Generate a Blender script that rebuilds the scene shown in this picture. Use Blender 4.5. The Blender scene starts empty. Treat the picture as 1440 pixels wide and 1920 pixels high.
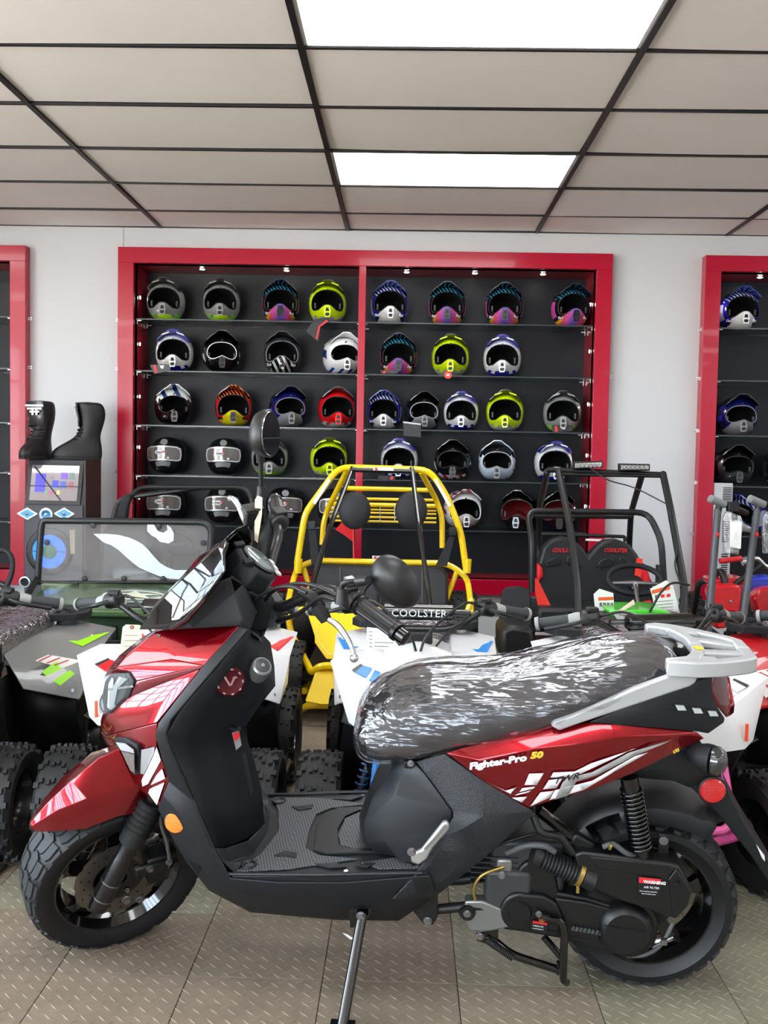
import bpy, math, random
import numpy as np
from mathutils import Vector, Matrix
random.seed(7)
PI = math.pi
col = bpy.context.scene.collection
scn = bpy.context.scene
# ---------------------------------------------------------------- camera
F = 1895.0; HC = 1.16
YAW, PITCH, ROLL = math.radians(1.2), math.radians(3.15), math.radians(1.06)
_f = Vector((-math.sin(YAW)*math.cos(PITCH), math.cos(YAW)*math.cos(PITCH), -math.sin(PITCH)))
_r0 = Vector((math.cos(YAW), math.sin(YAW), 0)); _u0 = _r0.cross(_f)
_r = math.cos(ROLL)*_r0 + math.sin(ROLL)*_u0
_u = -math.sin(ROLL)*_r0 + math.cos(ROLL)*_u0
CAM = Vector((0, 0, HC))
cd = bpy.data.cameras.new('camera'); cam = bpy.data.objects.new('camera', cd); col.objects.link(cam)
cam.matrix_world = Matrix(((_r.x, _u.x, -_f.x, 0), (_r.y, _u.y, -_f.y, 0), (_r.z, _u.z, -_f.z, HC), (0, 0, 0, 1)))
cd.sensor_fit = 'HORIZONTAL'; cd.sensor_width = 36; cd.lens = F/1440*36; cd.clip_start = .05
scn.camera = cam
# ---------------------------------------------------------------- light and exposure
scn.view_settings.view_transform = 'Standard'; scn.view_settings.look = 'None'
scn.view_settings.gamma = 1; scn.view_settings.use_curve_mapping = False
scn.view_settings.exposure = 0.62
PANEL_STRENGTH = 7.0
WORLD_STRENGTH = 12.0
w = bpy.data.worlds.new('world'); scn.world = w; w.use_nodes = True
nt = w.node_tree; bg = nt.nodes['Background']
tc = nt.nodes.new('ShaderNodeTexCoord'); sx = nt.nodes.new('ShaderNodeSeparateXYZ'); rp = nt.nodes.new('ShaderNodeValToRGB')
nt.links.new(tc.outputs['Generated'], sx.inputs[0]); nt.links.new(sx.outputs['Z'], rp.inputs[0]); nt.links.new(rp.outputs[0], bg.inputs[0])
rp.color_ramp.elements[0].position = 0.0; rp.color_ramp.elements[0].color = (1.1, 1.06, 1.0, 1)  # ground glow outside, raised to send more light up to the ceiling
rp.color_ramp.elements[1].position = .06; rp.color_ramp.elements[1].color = (.72, .86, 1.0, 1)
bg.inputs[1].default_value = WORLD_STRENGTH
try:
    scn.cycles.use_denoising = True; scn.cycles.max_bounces = 10; scn.cycles.transparent_max_bounces = 16
    scn.cycles.sample_clamp_indirect = 8; scn.cycles.caustics_reflective = False; scn.cycles.caustics_refractive = False
except Exception: pass

# ---------------------------------------------------------------- pixel -> place helpers (used only to work out where things stand)
def ray(px, py): return _f + (px-720)/F*_r - (py-960)/F*_u
def at(px, py, Y):
    d = ray(px, py); return CAM + d*(Y/d.y)
def atz(px, py, z):
    d = ray(px, py); return CAM + d*((z-HC)/d.z)
# scooter frame: wheel contacts, leaning on its side stand towards the camera
F0 = Vector((-.679, 2.315, 0)); R0 = Vector((.585, 2.243, 0)); LEAN = math.radians(7)
SO = (F0+R0)/2; SU = (R0-F0).normalized(); _n0 = SU.cross(Vector((0, 0, 1)))
SN = math.cos(LEAN)*_n0 - math.sin(LEAN)*Vector((0, 0, 1)); SW = math.cos(LEAN)*Vector((0, 0, 1)) + math.sin(LEAN)*_n0
def S(px, py, lat):
    d = ray(px, py); t = (lat-(CAM-SO).dot(SN))/d.dot(SN); p = CAM+d*t-SO
    return Vector((p.dot(SU), lat, p.dot(SW)))

# ---------------------------------------------------------------- materials
def lin(c): 
    return tuple(((x/255)/12.92 if x/255 <= .04045 else ((x/255+.055)/1.055)**2.4) for x in c[:3]) + (1.0,)
MC = {}
def mat(name, c=(128, 128, 128), rough=.5, metal=0, coat=0, spec=.5, bump=None, emit=None, alpha=None, trans=None, mottle=None, crough=.03, ior=None, aniso=None):
    if name in MC: return MC[name]
    m = bpy.data.materials.new(name); m.use_nodes = True; MC[name] = m
    nt = m.node_tree; b = nt.nodes['Principled BSDF']
    b.inputs['Base Color'].default_value = lin(c); b.inputs['Roughness'].default_value = rough
    b.inputs['Metallic'].default_value = metal; b.inputs['Coat Weight'].default_value = coat
    b.inputs['Coat Roughness'].default_value = crough
    b.inputs['Specular IOR Level'].default_value = spec
    if ior: b.inputs['IOR'].default_value = ior
    if emit:
        b.inputs['Emission Color'].default_value = lin(emit[0]); b.inputs['Emission Strength'].default_value = emit[1]
    if alpha is not None: b.inputs['Alpha'].default_value = alpha
    if trans is not None: b.inputs['Transmission Weight'].default_value = trans
    t = nt.nodes.new('ShaderNodeTexCoord')
    if mottle:
        n = nt.nodes.new('ShaderNodeTexNoise'); n.inputs['Scale'].default_value = mottle[0]; n.inputs['Detail'].default_value = 6
        mx = nt.nodes.new('ShaderNodeMix'); mx.data_type = 'RGBA'
        nt.links.new(t.outputs['Object'], n.inputs['Vector']); nt.links.new(n.outputs[0], mx.inputs[0])
        mx.inputs[6].default_value = lin(c); mx.inputs[7].default_value = lin(mottle[1])
        nt.links.new(mx.outputs[2], b.inputs['Base Color'])
    if bump:
        kind = bump[2] if len(bump) > 2 else 'noise'
        if kind == 'noise':
            n = nt.nodes.new('ShaderNodeTexNoise'); n.inputs['Detail'].default_value = 4; o = n.outputs[0]
        elif kind == 'vor':
            n = nt.nodes.new('ShaderNodeTexVoronoi'); o = n.outputs[0]
        else:
            n = nt.nodes.new('ShaderNodeTexWave'); o = n.outputs[0]
        n.inputs['Scale'].default_value = bump[0]
        bp = nt.nodes.new('ShaderNodeBump'); bp.inputs['Strength'].default_value = bump[1]; bp.inputs['Distance'].default_value = .002
        nt.links.new(t.outputs['Object'], n.inputs['Vector']); nt.links.new(o, bp.inputs['Height']); nt.links.new(bp.outputs[0], b.inputs['Normal'])
    return m

def wrap_mat(name, strength=1.0, scale=9, tint=(235, 235, 240), alpha_lo=.05, alpha_hi=.75, detail=3, dist=.010, vec=(1, 3.2, 3.2), vor=.3):
    """clear shrink film: mostly see-through, crinkled, sharp highlights"""
    if name in MC: return MC[name]
    m = bpy.data.materials.new(name); m.use_nodes = True; MC[name] = m
    nt = m.node_tree; N = nt.nodes; L = nt.links; N.clear()
    out = N.new('ShaderNodeOutputMaterial'); tr = N.new('ShaderNodeBsdfTransparent'); gl = N.new('ShaderNodeBsdfGlossy'); mix = N.new('ShaderNodeMixShader')
    tc = N.new('ShaderNodeTexCoord'); mp = N.new('ShaderNodeMapping'); mp.inputs['Scale'].default_value = vec
    n1 = N.new('ShaderNodeTexNoise'); n1.inputs['Scale'].default_value = scale; n1.inputs['Detail'].default_value = detail; n1.inputs['Distortion'].default_value = .6
    n2 = N.new('ShaderNodeTexVoronoi'); n2.inputs['Scale'].default_value = scale*2.3; n2.feature = 'DISTANCE_TO_EDGE'
    ad = N.new('ShaderNodeMath'); ad.operation = 'MULTIPLY_ADD'; ad.inputs[1].default_value = vor
    bp = N.new('ShaderNodeBump'); bp.inputs['Strength'].default_value = strength; bp.inputs['Distance'].default_value = dist
    L.new(tc.outputs['Object'], mp.inputs[0]); L.new(mp.outputs[0], n1.inputs['Vector']); L.new(mp.outputs[0], n2.inputs['Vector'])
    L.new(n2.outputs[0], ad.inputs[0]); L.new(n1.outputs[0], ad.inputs[2]); L.new(ad.outputs[0], bp.inputs['Height'])
    L.new(bp.outputs[0], gl.inputs['Normal']); gl.inputs['Roughness'].default_value = .12; gl.inputs['Color'].default_value = lin(tint)
    lw = N.new('ShaderNodeLayerWeight'); lw.inputs[0].default_value = .35; L.new(bp.outputs[0], lw.inputs['Normal'])
    mr = N.new('ShaderNodeMapRange'); mr.inputs[3].default_value = alpha_lo; mr.inputs[4].default_value = alpha_hi
    L.new(lw.outputs['Facing'], mr.inputs[0]); L.new(mr.outputs[0], mix.inputs[0]); L.new(tr.outputs[0], mix.inputs[1]); L.new(gl.outputs[0], mix.inputs[2])
    L.new(mix.outputs[0], out.inputs[0]); return m

# ---------------------------------------------------------------- mesh builder
class MB:
    def __init__(s): s.v = []; s.f = []; s.mi = []
    def add(s, vs, fs, m=0):
        o = len(s.v); s.v += [tuple(v) for v in vs]; s.f += [tuple(i+o for i in f) for f in fs]; s.mi += [m]*len(fs); return s
    def box(s, c, d, rz=0, M=None, m=0, taper=1):
        x, y, z = d[0]/2, d[1]/2, d[2]/2
        vs = [Vector((a*x*(taper if k > 0 else 1), b*y*(taper if k > 0 else 1), k*z)) for k in (-1, 1) for b in (-1, 1) for a in (-1, 1)]
        R = M if M is not None else Matrix.Rotation(rz, 3, 'Z')
        vs = [R @ v + Vector(c) for v in vs]
        return s.add(vs, [(0, 2, 3, 1), (4, 5, 7, 6), (0, 1, 5, 4), (2, 6, 7, 3), (0, 4, 6, 2), (1, 3, 7, 5)], m)
    def ring_loft(s, rings, closed=True, cap=True, m=0):
        n = len(rings[0]); vs = [v for r in rings for v in r]; fs = []
        for k in range(len(rings)-1):
            for i in range(n if closed else n-1):
                j = (i+1) % n; fs.append((k*n+i, k*n+j, (k+1)*n+j, (k+1)*n+i))
        if cap and closed: fs += [tuple(range(n))[::-1], tuple(range((len(rings)-1)*n, len(rings)*n))]
        return s.add(vs, fs, m)
    def tube(s, pts, r, n=10, closed=False, cap=True, m=0, smooth=0):
        P = [Vector(p) for p in pts]
        rr = list(r) if isinstance(r, (list, tuple)) else [r]*len(P)
        if smooth:
            P2, R2 = [], []
            K = len(P); rng = range(K if closed else K-1)
            for i in rng:
                p0 = P[(i-1) % K] if closed or i > 0 else P[0]*2-P[1]; p1 = P[i]; p2 = P[(i+1) % K]
                p3 = P[(i+2) % K] if closed or i+2 < K else P[-1]*2-P[-2]
                for k in range(smooth):
                    t = k/smooth
                    P2.append(.5*((2*p1)+(p2-p0)*t+(2*p0-5*p1+4*p2-p3)*t*t+(3*p1-p0-3*p2+p3)*t**3)); R2.append(rr[i]*(1-t)+rr[(i+1) % K]*t)
            if not closed: P2.append(P[-1]); R2.append(rr[-1])
            P, rr = P2, R2
        K = len(P); rings = []; up = None
        for i in range(K):
            a = P[i-1] if (i > 0 or closed) else P[i]; b = P[(i+1) % K] if (i < K-1 or closed) else P[i]
            d = (b-a)
            if d.length < 1e-9: d = Vector((0, 0, 1))
            d.normalize()
            if up is None: up = Vector((0, 0, 1)) if abs(d.z) < .9 else Vector((1, 0, 0))
            x = d.cross(up)
            if x.length < 1e-6: x = d.orthogonal()
            x.normalize(); y = x.cross(d).normalized(); up = y
            rings.append([P[i]+(x*math.cos(2*PI*k/n)+y*math.sin(2*PI*k/n))*rr[i] for k in range(n)])
        if closed: rings.append(rings[0]); return s.ring_loft(rings, True, False, m)
        return s.ring_loft(rings, True, cap, m)
    def bent(s, pts, r, rad=.05, n=10, m=0, closed=False):
        """tube with straight runs and rounded bends"""
        P = [Vector(p) for p in pts]; Q = []
        K = len(P)
        for i in range(K):
            if not closed and i in (0, K-1): Q.append(P[i]); continue
            a, b, c = P[i-1], P[i], P[(i+1) % K]
            d1 = (a-b); d2 = (c-b); q = min(rad, d1.length*.45, d2.length*.45); d1.normalize(); d2.normalize()
            s1 = b+d1*q; s2 = b+d2*q
            for t in (0, .25, .5, .75, 1): Q.append(s1*(1-t)**2+b*2*t*(1-t)+s2*t*t)
        return s.tube(Q, r, n, m=m, closed=closed)
    def cyl(s, a, b, r, r2=None, n=20, m=0): return s.tube([a, b], [r, r if r2 is None else r2], n, m=m)
    def lathe(s, prof, c=(0, 0, 0), ax=(0, 0, 1), n=24, m=0, closed=False, a0=0, a1=2*PI):
        ax = Vector(ax).normalized(); x = ax.orthogonal().normalized(); y = ax.cross(x); c = Vector(c)
        full = abs(a1-a0-2*PI) < 1e-6; K = n if full else n+1; rings = []
        for k in range(K):
            t = a0+(a1-a0)*k/n; e = x*math.cos(t)+y*math.sin(t); rings.append([c+e*r+ax*h for r, h in prof])
        if full: rings.append(rings[0])
        L = len(prof); o = len(s.v); vs = [v for r in rings[:K] for v in r]; fs = []
        for k in range(n):
            k2 = (k+1) % K
            for i in range(L if closed else L-1):
                j = (i+1) % L; fs.append((k*L+i, k*L+j, k2*L+j, k2*L+i))
        return s.add(vs, fs, m)
    def prism(s, pts, d, m=0):
        """closed outline (3D points) pushed along d"""
        P = [Vector(p) for p in pts]; n = len(P); d = Vector(d)
        fs = [tuple(range(n)), tuple(range(2*n-1, n-1, -1))]+[(i, i+n, (i+1) % n+n, (i+1) % n) for i in range(n)]
        return s.add(P+[p+d for p in P], fs, m)
    def sph(s, c, r, n=14, k=8, m=0, M=None):
        r = Vector(r) if not isinstance(r, (int, float)) else Vector((r, r, r)); c = Vector(c); rings = []
        for i in range(k+1):
            a = PI*i/k*.998+.001; rings.append([Vector((r.x*math.sin(a)*math.cos(2*PI*j/n), r.y*math.sin(a)*math.sin(2*PI*j/n), -r.z*math.cos(a))) for j in range(n)])
        rings = [[c+(M @ v if M is not None else v) for v in g] for g in rings]
        return s.ring_loft(rings, m=m)
    def xf(s, M): s.v = [tuple(M @ Vector(v)) for v in s.v]; return s
    def mesh(s, name, mats, ang=35, smooth=True):
        me = bpy.data.meshes.new(name); me.from_pydata(s.v, [], s.f)
        for x in (mats if isinstance(mats, (list, tuple)) else [mats]): me.materials.append(x)
        me.polygons.foreach_set('material_index', s.mi)
        bm = __import__('bmesh').new(); bm.from_mesh(me); __import__('bmesh').ops.recalc_face_normals(bm, faces=bm.faces); bm.to_mesh(me); bm.free()
        if smooth:
            me.polygons.foreach_set('use_smooth', [True]*len(me.polygons)); me.set_sharp_from_angle(angle=math.radians(ang))
        return me
    def ob(s, name, mats, parent=None, ang=35, bevel=0, sub=0, solid=0, seg=2, off=-1, smooth=True, bang=30):
        return put(name, s.mesh(name, mats, ang, smooth), parent, bevel, sub, solid, seg, off, bang)
def put(name, me, parent=None, bevel=0, sub=0, solid=0, seg=2, off=-1, bang=30):
    o = bpy.data.objects.new(name, me); col.objects.link(o)
    if parent is not None: o.parent = parent
    if solid:
        md = o.modifiers.new('s', 'SOLIDIFY'); md.thickness = solid; md.offset = off
    if bevel:
        md = o.modifiers.new('b', 'BEVEL'); md.width = bevel; md.segments = seg; md.limit_method = 'ANGLE'; md.angle_limit = math.radians(bang); md.harden_normals = False
    if sub:
        md = o.modifiers.new('u', 'SUBSURF'); md.levels = sub; md.render_levels = sub
    return o
def tag(o, label, cat, group=None, kind=None):
    if label: o['label'] = label
    if cat: o['category'] = cat
    if group: o['group'] = group
    if kind: o['kind'] = kind
    return o
def thing(name, label, cat, loc=(0, 0, 0), rz=0, group=None):
    o = bpy.data.objects.new(name, None); col.objects.link(o); o.location = loc; o.rotation_euler = (0, 0, rz); o.empty_display_size = .05
    return tag(o, label, cat, group)
def copy_tree(o, parent=None):
    c = o.copy(); col.objects.link(c)
    if parent is not None: c.parent = parent
    for ch in list(o.children): copy_tree(ch, c)
    return c
def text(name, s, size, m, parent, M, shear=0, ext=.0006, bold=0, align='LEFT', spacing=1, sx=1):
    cu = bpy.data.curves.new(name, 'FONT'); cu.body = s; cu.size = size; cu.shear = shear; cu.extrude = ext; cu.offset = bold; cu.align_x = align; cu.space_character = spacing; cu.resolution_u = 2
    t = bpy.data.objects.new(name, cu); col.objects.link(t); dg = bpy.context.evaluated_depsgraph_get(); dg.update()
    me = bpy.data.meshes.new_from_object(t.evaluated_get(dg)); bpy.data.objects.remove(t); bpy.data.curves.remove(cu)
    me.materials.clear(); me.materials.append(m); me.transform(Matrix.Diagonal((sx, 1, 1, 1))); me.transform(M)
    return put(name, me, parent)
def basis(o, x, y):
    """matrix whose local x,y follow the given directions, z the normal"""
    x = Vector(x).normalized(); z = x.cross(Vector(y)).normalized(); y = z.cross(x)
    return Matrix(((x.x, y.x, z.x, o[0]), (x.y, y.y, z.y, o[1]), (x.z, y.z, z.z, o[2]), (0, 0, 0, 1)))
# common materials
RED = mat('red_gloss', (176, 4, 44), .24, coat=.15, spec=.4)
WALLM = mat('wall_paint', (202, 205, 208), .6, bump=(60, .05))
BLK = mat('black_plastic', (14, 15, 16), .45)
BLKM = mat('black_matte', (20, 23, 27), .58, spec=.35, bump=(400, .15))
BLKG = mat('black_gloss', (8, 8, 9), .12, coat=.6)
RUB = mat('rubber', (16, 17, 18), .7, bump=(120, .2))
CHR = mat('chrome', (215, 215, 218), .18, metal=1)
STEEL = mat('steel', (160, 160, 165), .35, metal=1)
ZINC = mat('yellow_zinc', (190, 165, 90), .35, metal=.9)
WHITE = mat('white_plastic', (232, 234, 236), .3, coat=.4)
PAPER = mat('paper', (235, 235, 230), .8)
INK = mat('print_ink', (30, 30, 34), .7)
GLASS = mat('clear_glass', (220, 235, 235), .02, trans=1, alpha=.35, ior=1.3)
# ================================================================ the room
YW = 6.53; ZC = 2.60; XL, XR, YF = -4.6, 4.6, -4.6
def slab(name, c, d, m, kind='structure', bevel=0):
    o = MB().box(c, d).ob(name, m, bevel=bevel, smooth=False); o['kind'] = kind; return o
slab('wall_back', (0, YW+.34+.09+.06, 1.4), (XR-XL, .12, 2.8), mat('back_fill', (40, 40, 44), .8))
# plaster face of the back wall, pierced by the three display niches
UNITS = [(-4.52, -2.445), (-1.853, 1.274), (1.852, 4.52)]      # outer left and right edge of each red frame
UZ0, UZ1 = .285, 2.456
wb = MB(); xs = [XL]+[v for u in UNITS for v in (u[0]+.05, u[1]-.05)]+[XR]
wb.box(((XL+XR)/2, YW+.05, (UZ1-.05+2.8)/2), (XR-XL, .1, 2.8-UZ1+.05))
wb.box(((XL+XR)/2, YW+.05, (UZ0+.05)/2), (XR-XL, .1, UZ0+.05))
for a, b in ((u[1]-.05, v[0]+.05) for u, v in zip(UNITS, UNITS[1:])): wb.box(((a+b)/2, YW+.05, (UZ0+UZ1)/2), (b-a, .1, UZ1-UZ0-.10+.002))
pl = wb.ob('wall_face', WALLM, smooth=False); pl['kind'] = 'structure'
for x in (-1.84,): 
    sm = MB().box((x, YW-.001, 2.53), (.003, .003, .15)).ob('trim_1', mat('seam', (150, 150, 148), .7), smooth=False); sm['kind'] = 'structure'
wl = MB(); wl.box((XL-.05, (YW+YF)/2, .25), (.1, YW-YF+.4, .5)).box((XL-.05, (YW+YF)/2, 2.6), (.1, YW-YF+.4, .4))
for y0_, y1_ in ((YF-.2, -3.4), (-.2, .3), (3.2, YW+.2)): wl.box((XL-.05, (y0_+y1_)/2, 1.45), (.1, y1_-y0_, 1.9))
f = wl.ob('wall_left', WALLM, smooth=False); f['kind'] = 'structure'
slab('wall_right', (XR+.05, (YW+YF)/2, 1.4), (.1, YW-YF+.4, 2.8), WALLM)
# street side behind the camera: shop windows between wall bands
wf = MB(); wf.box((0, YF-.05, .2), (XR-XL, .1, .4)); wf.box((0, YF-.05, 2.6), (XR-XL, .1, .4))
wf.box((-4.45, YF-.05, 1.4), (.3, .1, 2.4)).box((1.65, YF-.05, 1.4), (6.0, .1, 2.4))
f = wf.ob('wall_front', WALLM, smooth=False); f['kind'] = 'structure'
WIN = mat('window_frame', (40, 40, 42), .5)
for i, (a, b) in enumerate(((-4.3, -1.35),)):
    wm = MB()
    for k in range(6):
        x = a+(b-a)*k/5; wm.box((x, YF-.03, 1.4), (.05, .06, 2.0))
    for z in (.42, .95, 1.5, 2.0, 2.38): wm.box(((a+b)/2, YF-.03, z), (b-a, .05, .05))
    o = wm.ob('window_%d' % (i+1), WIN, smooth=False); o['kind'] = 'structure'
for i, (a, b) in enumerate(((-3.4, -.2), (.3, 3.2))):
    wm = MB()
    for k in range(7):
        y = a+(b-a)*k/6; wm.box((XL-.03, y, 1.45), (.06, .05, 1.95))
    for z in (.52, 1.0, 1.48, 1.96, 2.38): wm.box((XL-.03, (a+b)/2, z), (.05, b-a, .05))
    o = wm.ob('window_%d' % (i+2), WIN, smooth=False); o['kind'] = 'structure'
# ---- ceiling: black T-bar grid with lay-in tiles
slabc = slab('ceiling', (0, (YW+YF)/2, ZC+.16), (XR-XL+.3, YW-YF+.8, .1), mat('plenum', (10, 10, 12), .9))
TILE = mat('ceiling_tile', (243, 240, 237), .9, bump=(900, .25), mottle=(3, (236, 232, 229)))
BAR = mat('tee_bar', (16, 18, 24), .5)
CXS = [-.40+1.2*k for k in range(-4, 5)]; CYS = [3.65+.608*k for k in range(-14, 5)]+[YW]
def tile_mesh(w, d, k):
    n = 7; rows = []
    r = random.Random(k)
    sag = [r.uniform(0, .006) for _ in range(4)]
    for j in range(3):
        for i in range(n):
            x = (i/(n-1)-.5); y = j/2-.5
            z = -sag[0]*math.sin(PI*(x+.5))*(y+.5)-sag[1]*(x+.5)*(.5-y)
            rows.append((x*w, y*d, z))
    vs = rows+[(x, y, z+.014) for x, y, z in rows]; fs = []
    for j in range(2):
        for i in range(n-1):
            a = j*n+i; fs.append((a, a+1, a+n+1, a+n)); fs.append((a+21, a+n+21, a+n+22, a+22))
    edge = list(range(n))+[2*n-1, 3*n-1]+list(range(3*n-2, 2*n-1, -1))+[n]
    for a, b in zip(edge, edge[1:]+edge[:1]): fs.append((a, a+21, b+21, b))
    return MB().add(vs, fs).mesh('ceiling_tile', TILE, 30)
TM = [tile_mesh(1.172, .581, k) for k in range(6)]; TMC = [tile_mesh(1.172, YW-CYS[-2]-.02, k+9) for k in range(2)]
LIGHTS = []
for i in range(len(CXS)-1):
    for j in range(len(CYS)-1):
        cx = (CXS[i]+CXS[i+1])/2; cy = (CYS[j]+CYS[j+1])/2; last = j == len(CYS)-2
        row = round((cy-5.17)/.608)
        if row % 3 == 0 and not last and (i-4) % 3 == 0: LIGHTS.append((cx, cy)); continue
        if abs(cx) > 3.0 and cy < 0: pass
        t = put('ceiling_panel', random.choice(TMC if last else TM), slabc)
        t.location = (cx+random.uniform(-.004, .004), cy+random.uniform(-.004, .003), ZC+random.choice((0, 0, .002, .004)))
        t.rotation_euler = (random.uniform(-.003, .003), random.uniform(-.002, .002), random.choice((0, PI)) if not last else 0)
for x in CXS: MB().box((x, (YW+YF)/2, ZC-.004), (.024, YW-YF, .008)).box((x, (YW+YF)/2, ZC+.02), (.006, YW-YF, .04)).ob('grid_bar', BAR, slabc, smooth=False)
for y in CYS[:-1]: MB().box((0, y, ZC-.0025), (XR-XL, .018, .007)).box((0, y, ZC+.02), (XR-XL, .005, .04)).ob('grid_bar', BAR, slabc, smooth=False)
MB().box((0, YW-.008, ZC-.002), (XR-XL, .014, .008)).ob('grid_bar', BAR, slabc, smooth=False)
LM = mat('light_diffuser', (255, 255, 255), .5, emit=((250, 252, 255), PANEL_STRENGTH))
LFR = mat('light_frame', (225, 225, 225), .5)
def lab_light(x, y):
    if abs(x-.2) < .1 and abs(y-5.17) < .1: return 'glowing flat ceiling panel light closest to the helmet wall'
    if abs(x-.2) < .1 and abs(y-3.35) < .1: return 'large glowing ceiling panel light cut by the top edge of the photo'
    return 'ceiling panel light outside the photo'
for (x, y) in LIGHTS:
    t = thing('ceiling_light', lab_light(x, y), 'ceiling light', (x, y, ZC), 0, 'lay-in ceiling lights')
    MB().box((0, 0, .004), (1.150, .572, .006)).ob('diffuser', LM, t, smooth=False)
    fr = MB()
    for s in (-1, 1): fr.box((s*.581, 0, .004), (.012, .586, .012)); fr.box((0, s*.289, .004), (1.174, .010, .012))
    fr.ob('light_frame', LFR, t, smooth=False)
# ---- floor: interlocking diamond-plate tiles
fl = slab('floor', (0, (YW+YF)/2, -.031), (XR-XL, YW-YF+.8, .05), mat('floor_seam', (66, 58, 50), .8))
FT = bpy.data.materials.new('floor_tile'); FT.use_nodes = True
nt = FT.node_tree; b = nt.nodes['Principled BSDF']; oi = nt.nodes.new('ShaderNodeObjectInfo'); ns = nt.nodes.new('ShaderNodeTexNoise'); ns.inputs['Scale'].default_value = 9; ns.inputs['Detail'].default_value = 6
tcc = nt.nodes.new('ShaderNodeTexCoord'); va = nt.nodes.new('ShaderNodeVectorMath'); va.operation = 'ADD'; nt.links.new(tcc.outputs['Object'], va.inputs[0]); nt.links.new(oi.outputs['Location'], va.inputs[1])
mr = nt.nodes.new('ShaderNodeMapRange'); mr.inputs[3].default_value = .72; mr.inputs[4].default_value = 1.25
mm = nt.nodes.new('ShaderNodeMix'); mm.data_type = 'RGBA'; mm.blend_type = 'MULTIPLY'; mm.inputs[0].default_value = 1
nt.links.new(va.outputs[0], ns.inputs['Vector']); nt.links.new(ns.outputs[0], mr.inputs[0]); nt.links.new(oi.outputs['Color'], mm.inputs[6]); nt.links.new(mr.outputs[0], mm.inputs[7]); nt.links.new(mm.outputs[2], b.inputs['Base Color'])
b.inputs['Roughness'].default_value = .5
TS = .2985
def plate_mesh(bevel=True):
    m = MB(); h = TS/2-.0004; z = 0
    m.add([(-h, -h, -.006), (h, -h, -.006), (h, h, -.006), (-h, h, -.006), (-h+.001, -h+.001, -.0004), (h-.001, -h+.001, -.0004), (h-.001, h-.001, -.0004), (-h+.001, h-.001, -.0004)], [(4, 5, 6, 7), (0, 1, 5, 4), (1, 2, 6, 5), (2, 3, 7, 6), (3, 0, 4, 7)])
    N = 8; p = TS/N
    for i in range(N):
        for j in range(N):
            for k in (0, 1):
                cx = -TS/2+(i+.25+.5*k)*p; cy = -TS/2+(j+.25+.5*k)*p; a = (PI/4 if k else -PI/4)
                c, s_ = math.cos(a), math.sin(a)
                loc = [(-.0155, 0, 0), (0, -.0024, 0), (.0155, 0, 0), (0, .0024, 0), (-.007, 0, .0015), (.007, 0, .0015)]
                vs = [(cx+x*c-y*s_, cy+x*s_+y*c, zz-.0003) for x, y, zz in loc]
                m.add(vs, [(0, 1, 4), (1, 5, 4), (1, 2, 5), (2, 3, 5), (3, 4, 5), (3, 0, 4)])
    return m.mesh('floor_tile', FT, 20)
PM = plate_mesh(); PM2 = MB().box((0, 0, -.003), (TS-.002, TS-.002, .005)).mesh('floor_tile_plain', FT)
x0 = -.163; y0 = 2.477
rt = random.Random(3)
for i in range(-8, 8):
    for j in range(-4, 14):
        cx = x0+(i+.5)*TS; cy = y0+(j+.5)*TS*1.008
        if cy > YW+.05 or abs(cx) > 2.4: continue
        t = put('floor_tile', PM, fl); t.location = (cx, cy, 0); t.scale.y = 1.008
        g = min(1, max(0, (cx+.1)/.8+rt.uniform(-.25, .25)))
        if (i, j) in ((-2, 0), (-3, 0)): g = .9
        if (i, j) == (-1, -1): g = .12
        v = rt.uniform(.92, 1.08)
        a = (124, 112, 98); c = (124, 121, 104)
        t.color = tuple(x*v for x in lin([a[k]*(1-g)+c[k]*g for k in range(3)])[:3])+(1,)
o = MB()
for i in range(-15, 16):
    for j in range(-24, 14):
        cx = x0+(i+.5)*TS; cy = y0+(j+.5)*TS*1.008
        if (-8 <= i < 8 and j >= -4 and abs(cx) <= 2.4) or cy > YW: continue
        if abs(cx) > 4.5: continue
        o.box((cx, cy, -.003), (TS-.002, TS-.0, .005))
o = o.ob('floor_tile', FT, fl, smooth=False); o['kind'] = 'stuff'; o.color = lin((125, 112, 96))

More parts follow.
